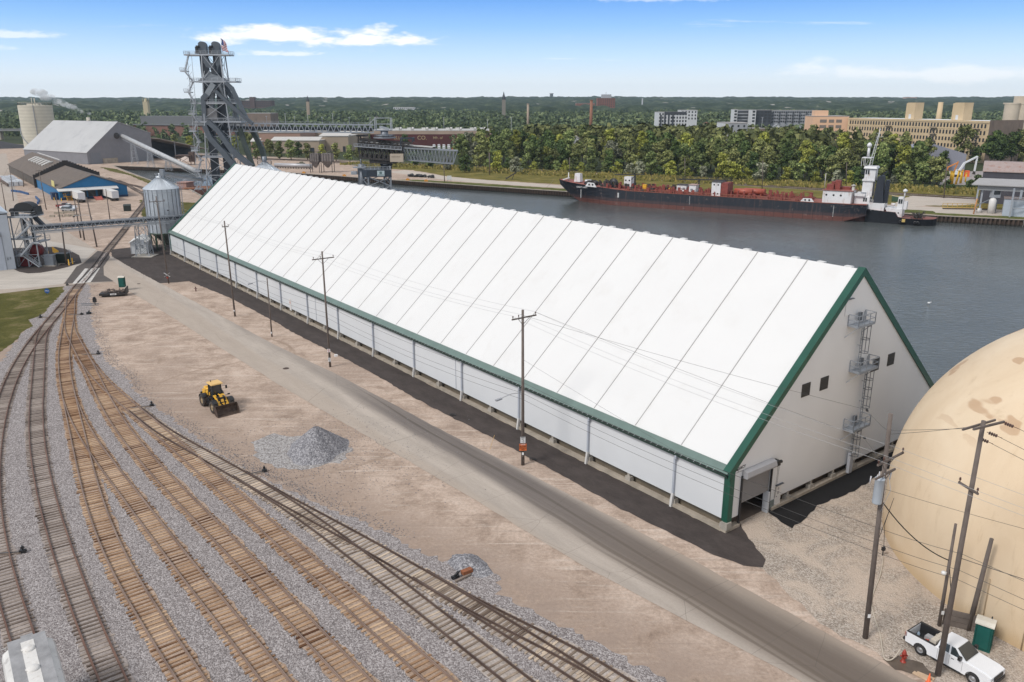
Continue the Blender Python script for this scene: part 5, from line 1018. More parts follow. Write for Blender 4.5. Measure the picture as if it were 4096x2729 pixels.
for z,x0,x1 in((12.2,-.3,5.8),(7.0,-.2,4.4),(6.1,4.6,6.4),(3.0,-.2,2.2)):
 k=MB();k.box(x0,x1,-.8,D2,z-.22,z-.05);k.box(x0,x1,-.88,-.78,z-.35,z+.02);k.rail([(x0,-.8,z),(x1,-.8,z),(x1,D2,z)],1.1,.035);k.build('platform',GALT,ct)
def stairs(t,p0,p1,wd,m=GALT,nm='stair'):
 p0,p1=Vector(p0),Vector(p1);k=MB();d=(p1-p0);hz=Vector((d.x,d.y,0)).normalized();s_=Vector((hz.y,-hz.x,0))*wd/2;n=max(3,int(abs(d.z)/.25))
 for sg in(-1,1):
  k.bar(p0+s_*sg,p1+s_*sg,.08,.28);k.bar(p0+s_*sg+Vector((0,0,1)),p1+s_*sg+Vector((0,0,1)),.06)
  for i in range(0,n+1,4):q0=p0.lerp(p1,i/n)+s_*sg;k.bar(q0,q0+Vector((0,0,1)),.05)
 for i in range(n):q0=p0.lerp(p1,(i+.5)/n);k.bar(q0-s_,q0+s_,.26,.05)
 return k.build(nm,m,t)
stairs(ct,(5.6,-.6,.2),(2.0,-.6,3.0),.9);stairs(ct,(2.0,-1.3,3.0),(5.0,-1.3,6.1),.9);stairs(ct,(4.6,-.6,6.9),(2.2,-.6,7.0),.9);stairs(ct,(1.4,-1.3,7.0),(5.2,-1.3,10.2),.9);stairs(ct,(6.2,-.4,8.2),(3.4,-.4,12.1),.9)
k=MB()
for z0,z1 in((0,3),(3,7),(7,12)):
 for a,b_ in((0,2.6),(2.6,5.2)):
  k.bar((a,0,z0),(b_,0,z1),.1);k.bar((b_,D2,z0),(a,D2,z1),.1);k.bar((a,0,z1),(b_,0,z1),.12)
k.build('bracing',GALT,ct)
k=MB();pr=[(2.3*math.cos(a)*1.0+3.2,13.9+1.45*math.sin(a))for a in np.linspace(-.9,math.pi+.6,18)];k.exty(pr,.6,3.0);k.exty([(4.9,12.6),(6.4,12.4),(6.2,12.9),(6.1,14.4),(4.6,13.2)],.6,3.0);k.build('head_drum',M('black_shroud',(.015,.016,.018),.5,.1),ct)
k=MB();k.box(-.1,.8,.6,2.4,12.2,13.9);k.box(-.6,.2,1,2,13.0,13.6);k.build('drive_motor',BLKP,ct)
k=MB();[k.bar((x,2.0,.5),(x,2.0,12.2),.5)for x in(2.0,3.7)];k.build('elevator_casing',CASE,ct)
k=MB();k.bar((4.4,1.4,12.6),(6.8,1.6,9.6),1.0,.8);k.build('chute',CASE,ct)
k=MB();k.lathe([(.1,-.9),(1.5,-.9),(1.5,.9),(.1,.9)],20,(3.3,2.6,3.6),True,'y');k.build('red_reel',M('reel_red',(.16,.012,.015),.5,.15),ct);k=MB();k.box(.3,2.2,.6,3,0,2.5);k.build('red_hopper',M('reel_red',(.2,.01,.01)),ct)
for(x,y,sx_,sy_,h_,m_,lab)in((-111.7,192.2,2.2,1.4,2.6,SILD,'grey electrical cabinet on a concrete pad by the stair tower'),(-110.5,195.5,3.2,2.0,2.4,M('generator_green',(.018,.028,.022),.5,.2),'dark green generator box behind the grey cabinet')):
 k=MB();k.box(-sx_/2,sx_/2,-sy_/2,sy_/2,.2,h_,.03);k.box(-sx_/2-.1,sx_/2+.1,-sy_/2-.1,sy_/2+.1,h_,h_+.08);o=k.build('electrical_cabinet',m_,None,(x,y,0));tag(o,lab,'cabinet')
 k=MB();k.box(-sx_/2-.6,sx_/2+.6,-sy_/2-.5,sy_/2+.4,.0,.2);k.build('plinth',COPE,o)
lb=thing('metal_building','tall white metal building cut by the left edge of the picture','building',(-117.8,188.3,0),R(36.9))
k=MB();k.box(-34,0,0,30,0,13.2);k.build('wall',WMET,lb)
k=MB();k.exty([(-34.3,13.2),(.25,13.2),(.25,13.42),(-17,17.6),(-34.3,13.42)],-.25,30.2);k.build('roof',M('metal_roof',(.42,.47,.53),.4,.05,.3),lb)
k=MB();k.box(-9.5,-1.9,-.08,-.02,0,7.9);rd_=k.build('roller_door',WMET2,lb);k=MB();k.box(-9.6,-1.8,-.5,-.02,7.9,8.5);k.box(-1.9,-1.8,-.15,-.08,0,8.9);k.box(-9.5,-1.9,-.12,-.085,8.6,8.66);k.build('door_frame',SILD,rd_)
k=MB();k.box(.02,.1,-.04,.1,0,13.2);k.box(-34,.1,-.06,-.005,12.9,13.2);k.build('corner_trim',CASE,lb)
k=MB();k.box(-1.5,-1.2,-.2,-.02,2.3,2.9);k.box(-.9,-.7,-.15,-.02,2.4,3.0);k.build('meter_box',SILD,lb)
def bollard(m,h_,r,labs,pts,group,name='bollard'):
 k=MB();k.lathe([(r*1.6,0),(r*1.6,.04),(r,.05),(r,h_-.06),(r*.7,h_),(0,h_+.01)],12);o0=k.build(name,m)
 for i,p in enumerate(pts):
  o=o0 if i==0 else o0.copy()
  if i:C.objects.link(o)
  o.location=p;tag(o,labs[i]if isinstance(labs,list)else labs,'bollard',group)
LP=lambda x,y:g(x/3.92,800+y/3.92)
bollard(YELP,1.5,.13,['first yellow bollard, farthest in the row of six','second yellow bollard in the row of six','third yellow bollard in the row of six','fourth yellow bollard in the row of six','fifth yellow bollard in the row of six','last and nearest yellow bollard in the row of six'],[LP(835+i*17,822+i*12)for i in range(6)],'row of yellow bollards')
bollard(YELP,1.5,.13,['single yellow bollard in front of the grey cabinet','left yellow bollard at the foot of the crossbuck post','right yellow bollard at the foot of the crossbuck post'],[LP(765,893),LP(1085,1028),LP(1140,1005)],'yellow bollards by the crossing')
bollard(BLKP,1.3,.2,'short black bollard on the asphalt island',[LP(895,1045)],None)
xb=thing('crossbuck_post','crossbuck sign on its own grey post beside the asphalt island','crossbuck',LP(1118,985),R(20),'railroad crossing signs');k=MB();k.bar((0,0,0),(0,0,3.3),.12);k.build('post',GALT,xb);crossbuck(xb,3.0,.95,-.1)
LPO=[((266,1059),(245.7,895),'pole on the asphalt island passing in front of the conveyor bridge',()),((387.8,988),(346.7,790),'wooden pole with a curved lamp arm near the level crossing',()),((323.5,952),(296.5,794.8),'left pole of the close pair beside the road',((1.7,2.6,AX,(),0),)),((338,961),(311,794.8),'right pole of the close pair with a brown foot',((.3,2.2,AX,(),0),)),((241.5,885.6),(222,775),'wooden pole behind the parked cars',()),((440,878),(423,756),'wooden pole standing below the right trailer',()),((185.6,840),(155,680),'tall pole before the brown roofed sheds',((.3,2.4,AX,(),0),)),((53.6,804),(41,685),'pole near the left edge beside the blue blocks',()),((24,842.6),(5,733),'leftmost wooden pole with wires',((.3,2.4,AX,(),0),)),((95,748),(90,685),'distant pole beside the stacked pallets',())]
for i,(b_,t_,lab,arms)in enumerate(LPO):
 o,b,h_,lx=pole(b_,t_,lab,'wooden poles along the left road',r=.2 if i<4 else .17,arms=arms,braces=False)
 if i==1:k=MB();zz=hgt(b,862);k.tube([(0,0,zz-1),(-.5,0,zz-.1),(-2,-.1,zz+.15),(-4.2,-.2,zz)],.05,5);k.box(-4.8,-4.2,-.3,0,zz-.1,zz+.05);k.build('lamp_arm',LAMPG,o)
wire([g(24,842.6)+Vector((0,0,12)),g(53.6,804)+Vector((0,0,13)),g(95,748)+Vector((0,0,10))],'wire between the leftmost poles',.03,1,'wires on the left side')
wire([poles[1][1]+put(1,12.9),g(387.8,988)+Vector((-1,0,16)),g(440,878)+Vector((0,0,15))],'wire running from the silo pole toward the blue warehouse',.02,1,'wires on the left side')
bu=Vector((-.6,.8,0));bv=Vector((.8,.6,0));BC=Vector((-182,327.2,0));brz=math.atan2(.6,.8)
bw=thing('blue_warehouse','low blue warehouse with a brown roof and open truck docks','warehouse',BC,brz);WB=25.4
def gabled(t,w_,y0,y1,ev,rg,wm_,rm,oh=.5,rx=None,ev2=None):
 rx=w_/2 if rx is None else rx;ev2=ev if ev2 is None else ev2
 k=MB();k.exty([(0,0),(w_,0),(w_,ev2),(rx,rg),(0,ev)],y0,y1);k.build('wall',wm_,t)
 k=MB()
 for(xa,za,xb_,zb)in((-oh,ev-oh*(rg-ev)/rx,rx,rg),(w_+oh,ev2-oh*(rg-ev2)/(w_-rx),rx,rg)):
  P=[(xa,y0-oh,za+.05),(xb_,y0-oh,zb+.05),(xb_,y1+oh,zb+.05),(xa,y1+oh,za+.05)]
  if xa>xb_:P=P[::-1]
  k.hexa([tuple(p)for p in P]+[(p[0],p[1],p[2]+.25)for p in P])
 k.build('roof',rm,t)
gabled(bw,WB,0,62,4.4,9.3,BLUEP,BROWNR)
k=MB();k.box(-.04,WB+.04,-.08,-.01,0,.8);k.build('plinth',DKB,bw)
k=MB();k.hexa([(-.8,-3.4,3.75),(21.5,-3.4,3.75),(21.5,-.05,4.5),(-.8,-.05,4.5),(-.8,-3.4,3.95),(21.5,-3.4,3.95),(21.5,-.05,4.7),(-.8,-.05,4.7)]);k.build('canopy',PALER,bw)
for x0,x1 in((6.2,9.8),(10.4,13.2),(14.0,17.2),(17.9,20.4)):k=MB();k.box(x0,x1,-.14,-.09,.9,3.9);k.build('dock_opening',CASE,bw)
k=MB();k.box(-.06,-.01,1.5,22,.6,4.0);k.build('side_panel',BLUEP,bw);k=MB();k.exty([(-.2,4.1),(-.1,7.0),(-.05,7.0),(-.05,4.1)],9,16);k.build('yellow_gable_panel',YELW,bw)
k=MB();k.box(-2.2,-.2,3,8,0,2.6);k.box(-2.4,0,2.8,8.2,2.6,2.8);k.build('lean_to',DKB,bw);k=MB();[k.box(x,x+.9,-.12,-.085,2.4,3.2)for x in(1.0,2.2,3.4)];k.build('window',GLASS,bw)
st2=thing('yellow_stairs','yellow steel stairs at the front of the blue warehouse','stairs',BC+bv*3.2+Vector((.5,-1.2,0)),brz);stairs(st2,(0,-2.6,.1),(0,-.2,1.6),1.8,YELP);k=MB();k.box(-1.6,1.2,-.2,.8,1.4,1.6);k.rail([(-1.6,-.2,1.6),(-.9,-.2,1.6)],1.1,.05);k.build('landing',YELP,st2)
for i in range(5):pass
bollard(YELP,1.2,.14,['yellow bollard left of the yellow stairs','yellow bollard near the blue lean to','yellow bollard by the blue wall corner'],[BC+bv*1.0+Vector((.6,-2.4,0)),BC+Vector((-3,1.0,0)),BC+Vector((-4.8,3.4,0))],'yellow bollards at the blue warehouse')
bs=thing('brown_shed','long brown roofed shed row behind the blue warehouse','warehouse',BC+bu*64,brz)
gabled(bs,25.4,0,105,4.4,10.5,M('shed_wall_brown',(.10,.085,.07),.8,.3,.4),BROWNR)
k=MB();k.exty([(-1,0),(27,0),(27,5.5),(13,11.9),(-1,5.5)],-.9,-.2);[k.box(-1+i*1.16,.16+i*1.16,-.95,-.15,5.4+i*.5,6.0+i*.53)for i in range(12)];[k.box(25.9-i*1.16,27-i*1.16,-.95,-.15,5.4+i*.5,6.0+i*.53)for i in range(12)];k.build('fire_wall',M('firewall',(.045,.04,.038),.8,.2),bs)
for i in range(6):k=MB();y=18+i*9;k.tube([(10.5,y,10.0),(9,y,10.2),(5.5,y,8.6)],.55,6);k.build('roof_duct',PALER,bs)
k=MB();k.bar((12.4,10,11.6),(12.4,80,11.6),.3);k.build('ridge_pipe',PALER,bs)
for j,(dx,dz,n,lab)in enumerate(((-14,0,9,'row of stacked pallets wrapped in white plastic'),(-22,8,6,'row of stacked pallets wrapped in pinkish plastic'))):
 st_=thing('pallet_stack_row',lab,'pallet stacks',BC+bu*(78+j*28)+bv*(-9-j*6),brz);st_['kind']='stuff'
 k=MB();rs=random.Random(j)
 for a in range(n*2):
  for b_ in range(3):k.obox((b_*2.2,a*2.4,.2+.9),(1.8,2.0,1.4+rs.uniform(0,1)),rs.uniform(-.05,.05))
 tag(k.build('wrapped_pallets',M('wrap'+str(j),((.55,.57,.6),(.5,.38,.34))[j],.5,.2,1),st_),kind='stuff')
 k=MB();[k.obox((-1.2,a*2.4,.7),(.5,2.3,1.3),0)for a in range(n*2)];k.build('pallet_wall',M('pallet_wood',(.12,.09,.075),.9,.3,1),st_)
def trailer(p_front,p_back,label):
 d=(p_back-p_front);L=14.6;rz=math.atan2(d.y,d.x);t=thing('semi_trailer',label,'trailer',p_back,rz,'white trailers backed to the blue warehouse')
 k=MB();k.box(-L,0,-1.28,1.28,1.15,4.0);k.build('box',FIBW,t)
 k=MB();k.box(-L,-.05,-1.3,1.3,1.1,1.2);k.box(-4.5,-.6,-.8,.8,.75,1.1);k.box(-.1,.02,-1.2,1.2,.5,.65);k.box(-12,-11.8,-.9,.9,0,1.1);k.build('chassis',BLKP,t)
 k=MB();k.box(.002,.03,-1.25,-.02,1.25,3.9);k.box(.002,.03,.02,1.25,1.25,3.9);k.build('rear_doors',M('trailer_door',(.58,.6,.64),.5,.05),t)
 for x in(-1.5,-3.1):
  for y in(-1.0,1.0):k=MB();k.lathe([(.1,-.28),(.5,-.28),(.5,.28),(.1,.28)],18,(x,y,.5),True,'y');k.build('wheel',BLK,t)
trailer(Vector((-179,332,0)),Vector((-168.9,319.0,0)),'left white semi trailer at the blue docks');trailer(Vector((-168.5,337,0)),Vector((-158.5,325.0,0)),'right white semi trailer at the blue docks')
k=MB();rp=BC+bv*13+Vector((2.5,-3.5,0));k.hexa([(-1.3,-4,0),(1.3,-4,0),(1.3,0,1.0),(-1.3,0,1.0),(-1.3,-4,.1),(1.3,-4,.1),(1.3,0,1.15),(-1.3,0,1.15)]);k.bar((-1.35,-4,.15),(-1.35,0,1.3),.12,.3);k.bar((1.35,-4,.15),(1.35,0,1.3),.12,.3);tag(k.build('dock_ramp',M('ramp_red',(.35,.09,.07),.6,.2),None,rp,brz),'red edged loading ramp between the two trailers','ramp')
def car(loc,rz,m,label,kind='suv',group='cars parked in the gravel lot'):
 t=thing('parked_car',label,'car',loc,rz,group);pickup=kind=='pickup';L=2.9 if pickup else 2.35
 k=MB();pr=[(-L,.45),(-L,1.0),(-L+.2,1.05),(L-1.1,1.05),(L-.15,.9),(L,.7),(L,.42)]if not pickup else[(-L,.5),(-L,1.25),(L-.3,1.2),(L,1.0),(L,.5)]
 k.exty(pr,-.92,.92);k.build('body',m,t)
 a,b_,c_,d=((-L+.05,-L+.35,.45,1.2)if not pickup else(-.7,-.55,.7,1.3));z0,z1=(1.05,1.65)if not pickup else(1.22,1.9)
 k=MB();k.hexa([(a,-.86,z0),(d,-.86,z0),(d,.86,z0),(a,.86,z0),(b_,-.66,z1),(c_,-.66,z1),(c_,.66,z1),(b_,.66,z1)]);k.build('glasshouse',GLASS,t)
 k=MB();k.box(b_-.02,c_+.02,-.68,.68,z1,z1+.05);k.build('roof',m,t)
 if pickup:k=MB();k.box(-L+.1,-.8,-.78,.78,1.255,1.27);k.build('bed',BLKP,t)
 for x in(-L+.85,L-.85):
  for y in(-.82,.82):k=MB();k.lathe([(.05,-.11),(.34,-.11),(.34,.11),(.05,.11)],14,(x,y,.34),True,'y');k.build('wheel',BLK,t)
 return t
ch=R(-4)
car(Vector((-167.6,303.5,0)),ch,CARR,'dark red pickup truck at the back of the parked row','pickup');car(Vector((-164.3,300.0,0)),ch,CARW,'white pickup truck parked next to the red one','pickup')
car(Vector((-162.3,296.5,0)),ch,CARW,'white hatchback third in the parked row');car(Vector((-161.0,293.6,0)),ch,CARG,'pale silver station wagon nearest in the parked row')
k=MB();k.box(-1.8,1.8,-.28,.28,0,.75,.03);o0=k.build('concrete_block',M('block',(.30,.26,.21),.9,.15,1));PB=lambda x,y:g(x/2.0909,350+y/2.0909)
for i,(x,y,lab,s_)in enumerate(((495,1058,'long concrete block left in front of the silver car',1),(578,1052,'long concrete block right in front of the silver car',1.1),(438,1085,'short concrete block farthest left in the lot',.5),(506,1082,'short concrete block beside the car park pole',.45),(560,1080,'short concrete block in the middle of the lot',.45),(607,1078,'short concrete block right of the middle',.45),(640,1075,'short concrete block touching the close pair of poles',.45))):
 o=o0 if i==0 else o0.copy()
 if i:C.objects.link(o)
 o.location=PB(x,y);o.rotation_euler=(0,0,R(-6));o.scale=(s_,1,1);tag(o,lab,'concrete block','concrete blocks in the car lot')
k=MB();k.box(-1.2,1.2,-.9,.9,.1,1.9);k.hexa([(-1.25,-.95,1.9),(1.25,-.95,1.9),(1.25,.95,1.9),(-1.25,.95,1.9),(-1.25,-.95,2.0),(1.25,-.95,2.0),(1.25,.95,2.4),(-1.25,.95,2.4)]);[k.box(x,x+.12,-.98,-.9,.2,1.8)for x in(-.9,-.3,.3,.9)];tag(k.build('dumpster',M('dumpster_dark',(.025,.035,.03),.6,.2),None,(-140,294.6,0),R(20)),'dark green dumpster beside the single track','dumpster')
for i,(pts,lab)in enumerate(((((95,872),(170,880),(240,900)),'line of blue plastic barriers in the dirt lot'),(((300,925),(330,955),(315,980)),'short bent line of blue plastic barriers near the tall pole'))):
 t=thing('barrier_line',lab,'barriers',PB(*pts[0]),0,'blue plastic barriers')
 for(a,b_)in zip(pts[:-1],pts[1:]):
  A_,B_=PB(*a),PB(*b_);n=max(1,int((B_-A_).length/2.2))
  for j in range(n):p=A_.lerp(B_,(j+.5)/n)-Vector(t.location);kk=MB();kk.obox((0,0,.45),(2.0,.5,.9),0);kk.build('barrier',M('barrier_blue',(.03,.09,.22),.6,.2),t,p,math.atan2((B_-A_).y,(B_-A_).x))
gw=thing('grey_warehouse','large grey metal warehouse with a pale roof beyond the slip','warehouse',(-269.2,522.5,0),math.atan2(.84,.54))
ga=Vector((.54,.84,0));k=MB();k.exty([(0,0),(46,0),(46,18.0),(23.5,25.5),(0,7.2)],0,76);k.build('wall',GRYW,gw)
k=MB();k.hexa([(-.4,-.3,7.0),(23.5,-.3,25.6),(23.5,76.3,25.6),(-.4,76.3,7.0),(-.4,-.3,7.3),(23.5,-.3,25.9),(23.5,76.3,25.9),(-.4,76.3,7.3)]);k.hexa([(23.51,-.3,25.6),(46.4,-.3,17.9),(46.4,76.3,17.9),(23.51,76.3,25.6),(23.51,-.3,25.9),(46.4,-.3,18.2),(46.4,76.3,18.2),(23.51,76.3,25.9)]);k.build('roof',GRYR,gw)
for x in(2,34):k=MB();k.box(x,x+7,-.15,-.02,0,7.0);k.build('roller_door',M('gw_door',(.19,.20,.225),.6,.05),gw)
k=MB();k.box(10,20,-.5,0,0,3.2);k.build('push_wall',FND,gw)
k=MB();k.lathe([(.1,0),(2.0,.04)],20,(21.5,-.15,17.0),True,'y');k.build('dust_stain',M('soot',(.06,.055,.055),.9,.3),gw)
lt=thing('open_shed','dark open sided shed roof behind the grey warehouse','shed',Vector((-243,566,0)),math.atan2(.84,.54));k=MB();k.hexa([(0,-2,14.2),(40,-2,5.2),(40,60,5.2),(0,60,14.2),(0,-2,14.6),(40,-2,5.6),(40,60,5.6),(0,60,14.6)]);k.build('roof',M('open_roof',(.33,.30,.27),.8,.1),lt)
k=MB();k.box(0,39.5,18,18.5,0,5);k.exty([(0,0),(40,0),(40,5.2),(0,14.2)],20,20.5);k.build('wall',CASE,lt);[(lambda kk:(kk.bar((x,-1,0),(x,-1,14.2-x*.225),.5),kk.build('post',SILD,lt)))(MB())for x in(13,26,39)]
k=MB();k.lathe([(0,2.8),(3.5,1.2),(6.5,0)],24);tag(k.build('sand_pile',M('pale_pile',(.5,.42,.37),.9,.1),None,(-222,560,0)),'pale pink heap of sand right of the grey warehouse','heap')
ca=at_y(483,541,545);cb_=Vector((-168,437,2.5));cc=thing('covered_conveyor','long pale tubular conveyor sloping down from the grey warehouse','conveyor',ca)
k=MB();k.cyl((0,0,0),cb_-ca,1.3,n=14);k.build('tube',M('tube_pale',(.40,.41,.42),.5,.15,.4),cc);k=MB();k.truss(Vector((0,0,-1.2)),cb_-ca+Vector((0,0,-1.2)),1.4,1.6,30,.1);k.build('truss',GALT,cc);k=MB();k.box(-2,1,-1,2,-1.4,1.6);k.build('tail_house',SILD,cc)
for t_,lab in((.18,'lattice trestle nearest the grey warehouse'),(.42,'middle lattice trestle under the pale conveyor'),(.66,'lattice trestle nearest the steel tower')):
 p=ca.lerp(cb_,t_);trestle('conveyor_trestle',lab,(p.x,p.y,0),4,2.5,p.z-1.8,GALT,0,.5,3,'trestles under the pale conveyor',.12)
ch_=thing('rusty_hopper','rusty loading hopper frame at the foot of the pale conveyor','hopper',PB(1555,648));
for x in(-4.5,4.5):
 for y in(-3,3):k=MB();k.bar((x,y,0),(x,y,5.5),.4);k.build('leg',M('rust_dark',(.09,.06,.05),.8,.3),ch_)
k=MB();k.box(-5,5,-3.4,3.4,5.5,6.2);k.bar((-4.5,-3,0),(4.5,-3,5.5),.2);k.bar((4.5,-3,0),(-4.5,-3,5.5),.2);k.box(3,6,-2,2,2,8);k.build('frame',M('rust_dark',(.09,.06,.05)),ch_)
p0=at_y(648,690,216);p1=Vector((-133,350,6.5));sc_=thing('silo_conveyor','thin enclosed conveyor from the silo top back to the steel tower','conveyor',p0)
k=MB();k.bar((0,0,0),p1-p0,.6,.5);k.build('casing',DUCTL,sc_);k=MB();k.truss(Vector((0,0,-.6)),p1-p0+Vector((0,0,-.6)),.6,.7,46,.06);k.build('truss',GALT,sc_);k=MB();k.box(-.5,.5,-.5,.5,-1.0,.8);k.build('head',SILD,sc_)
cs_=at_y(152,500,690);cs=thing('concrete_silo','tall cylindrical cream concrete silo at the far left','silo',(cs_.x,690,0));hs=hgt(Vector((cs_.x,690,0)),350+150/2.0909)
k=MB();k.lathe([(12.6,0),(12.6,hs)],48);k.lathe([(12.6,hs),(0,hs+.6)],48);k.build('shell',M('silo_concrete',(.52,.50,.42),.85,.06,.15,rib=('Z',.12)),cs)
k=MB();k.rail([(12.3*math.cos(a),12.3*math.sin(a),hs)for a in np.linspace(0,2*math.pi,17)[:-1]],2.2,.1,True,4);k.cyl((-2,0,hs),(-2,0,hs+6),.3);k.cyl((2,-3,hs),(2,-3,hs+5.5),.4);k.box(-5,4,-3,3,hs,hs+1.5);k.build('roof_equipment',TANC,cs)
k=MB();k.tube([(13.2*math.cos(a),13.2*math.sin(a),z)for a,z in zip(np.linspace(R(188),R(262),16),np.linspace(19,4,16))],.35,4);k.bar((5,-11.8,8),(5,-11.8,hs),.4);k.build('stair_and_pipe',SILD,cs)
pb=thing('long_pale_roof','long low building with a bright white roof behind the grey warehouse','building',(-470,1100,0),math.atan2(-.45,.89));k=MB();k.box(-150,40,0,70,0,8);k.build('wall',M('brick_dull',(.16,.10,.085),.8,.2,.1),pb);k=MB();k.exty([(-152,8),(42,8),(42,8.6),(-152,8.6)],-1,71);k.build('roof',M('bright_roof',(.75,.74,.72),.5,.04),pb);[(lambda kk:(kk.box(x,x+5,10,14,8.6,10.5),kk.build('roof_vent',PALER,pb)))(MB())for x in(-120,-70,-20)]
pb2=thing('long_grey_shed','long low shed with a grey roof and brick wall behind the slip','building',(-385,965,0),math.atan2(-.30,.95));k=MB();k.box(-70,90,0,45,0,12);k.build('wall',M('brick_red_dull',(.20,.10,.075),.8,.15,.1),pb2);k=MB();k.exty([(-72,12),(92,12),(92,13),(-72,13)],-1,20);k.exty([(-72,13),(92,13),(92,22),(-72,22)],20,46);k.build('roof',M('slate',(.13,.135,.14),.8,.1),pb2)
k=MB();k.lathe([(0,9),(18,2.5),(30,0)],30);o=k.build('coal_heap',M('coal',(.035,.033,.036),.9,.3,.2),None,(g(10,590).x-18,g(10,590).y,-.1));o.scale=(1.6,1,1);tag(o,'dark coal heap at the far left edge','coal heap')
vd=thing('viaduct','low grey road viaduct crossing at the far left','viaduct',(-560,870,0),math.atan2(.12,1));k=MB();k.box(-180,150,-4,4,9,10.6);k.box(-180,150,-4.3,-4,10.6,11.5);k.build('deck',M('viaduct_concrete',(.27,.27,.27),.8,.1),vd);[(lambda kk:(kk.box(x,x+2,-3,3,0,9),kk.build('pier',FND,vd)))(MB())for x in range(-170,150,32)]
ck=at_y(352,470,1180);cko=thing('factory_stack','short cream chimney puffing white steam at the far left','chimney',(ck.x,1180,0));k=MB();k.cyl((0,0,0),(0,0,ck.z),3.0,2.4,16);k.build('stack',TANC,cko)
k=MB();k.box(-60,30,5,25,0,ck.z-5);k.build('plant_building',M('plant_dark',(.07,.07,.075),.8,.2,.1),cko)
def steam():
 m=bpy.data.materials.new('steam');m.use_nodes=True;t=m.node_tree;t.nodes.clear();q=NT(t);o=q.n('ShaderNodeOutputMaterial');v=q.n('ShaderNodeVolumePrincipled');v.inputs['Color'].default_value=(.95,.95,.96,1)
 n_=q.noise(q.coord('Object'),.07,4,.6);q.l(q.m('MULTIPLY',q.ss(n_,.38,.62),.2),v.inputs['Density']);q.l(v.outputs[0],o.inputs['Volume']);return m
k=MB();rs=random.Random(6)
for i in range(12):
 t_=i/11;r_=3.0+6.0*t_**.8;c_=Vector((-t_*66+rs.uniform(-2,2),rs.uniform(-3,3),5+t_*28+rs.uniform(-3,3)*t_));
 k.lathe([(max(.01,r_*math.cos(a)),r_*.62*math.sin(a))for a in np.linspace(-math.pi/2,math.pi/2,9)],14,c_)
tag(k.build('steam_plume',steam(),None,(ck.x,1180,ck.z)),'white steam plume drifting left from the cream chimney','steam',kind='stuff')
# the tall elevator tower
tw=thing('elevator_tower','tall dark grain elevator tower with spouts and zigzag stairs','elevator tower',(-127,355,0))
def J(x,y,Y=355):p=at_y(700+x/2.24,130+y/2.24,Y);return p-Vector((-127,355,0))
def KK(x,y,Y=355):p=at_y(700+x/2.445,480+y/2.445,Y);return p-Vector((-127,355,0))
for(xa,wd,yy,lab)in((-1.3,3.0,0,''),(4.2,3.0,0,'')):
 k=MB();k.box(xa-1.5,xa+1.5,-1,1,0,57.5);k.build('elevator_casing',CASE,tw)
 k=MB();pr=[(xa-1.6,57.5)]+[(xa-.1+1.75*math.cos(a),60.2+1.9*math.sin(a))for a in np.linspace(math.pi*.8,0,9)]+[(xa+1.65,57.5)];k.exty(pr,-1.2,1.2);hd_=k.build('head_housing',DUCT,tw)
 k=MB();k.box(xa-2.9,xa-1.7,-1.2,.4,57.3,60.0);k.cyl((xa-2.3,-1.4,60.0),(xa-1.0,-1.4,60.0),.5);k.build('drive_motor',BLKP,hd_)
cols=[(-4.2,-4.5),(8.8,-4.5),(-4.2,4.5),(8.8,4.5)]
for x,y in cols:
 k=MB();xt=x*.62+(1.6 if x<0 else 1.1);yt=y*.7;k.bar((x,y,0),(xt,yt,57),.38);k.build('column',GALT,tw)
k=MB();lv=[0,8,16,24,31.5,38,46.5,57]
def cp_(i,z):x,y=cols[i];f=z/57;xt=x*.62+(1.6 if x<0 else 1.1);return Vector((x+(xt-x)*f,y+(y*.7-y)*f,z))
for z0,z1 in zip(lv[:-1],lv[1:]):
 for a,b_ in((0,1),(1,3),(3,2),(2,0)):k.bar(cp_(a,z1),cp_(b_,z1),.25);k.bar(cp_(a,z0),cp_(b_,z1),.16);k.bar(cp_(b_,z0),cp_(a,z1),.16)
k.build('bracing',GALT,tw)
for z,x0,x1,yy in((57,-8.3,10.3,3.4),(46.4,-5.0,12.2,3.6),(37.8,-7.5,11.5,3.6),(30.3,-6.5,13.0,4),(15.8,-5,8.5,4)):
 k=MB();k.box(x0,x1,-yy,yy,z-.55,z-.1);k.rail([(x0,-yy,z),(x1,-yy,z),(x1,yy,z),(x0,yy,z)],1.2,.05,True,2.2);k.build('platform',GALT,tw)
zz=[(57,-6.2),(50.5,-8.5),(46.4,-5.5),(42.2,-7.8),(37.8,-5.6),(33.5,-7.0),(30.3,-5.4),(26.5,-7.6),(22.0,-5.5),(18.5,-7.6),(14.5,-5.6),(10.0,-7.6),(6.0,-5.6),(2.5,-7.8)]
for i,((za,xa),(zb,xb_))in enumerate(zip(zz[:-1],zz[1:])):
 stairs(tw,(xa,-4.4 if i%2 else-3.2,za),(xb_,-4.4 if i%2 else-3.2,zb),.9)
 k=MB();w3=2.9 if i%2==0 else 1.6;k.box(xb_-w3/2,xb_+w3/2,-5,-2.6,zb-.5,zb-.1);k.rail([(xb_+w3/2,-5,zb),(xb_-w3/2,-5,zb),(xb_-w3/2,-2.6,zb)],1.1,.05,step=1.4);k.build('stair_landing',GALT,tw)
k=MB();[k.bar((x_,-3.8,2),(x_*.8,-3.8,56),.14)for x_ in(-8.4,-6.2)];[k.bar((-8.0,-3.8,z),(-5.6,-3.8,z+3),.1)for z in range(2,52,3)];k.build('stair_mast',GALT,tw)
k=MB();n0=len(k.V);k.hexa([(-3.6,-3.4,46.6),(7.0,-3.4,46.6),(7.0,3.4,46.6),(-3.6,3.4,46.6),(.6,-1,50.2),(2.8,-1,50.2),(2.8,1,50.2),(.6,1,50.2)]);k.build('distributor_hood',DUCT,tw)
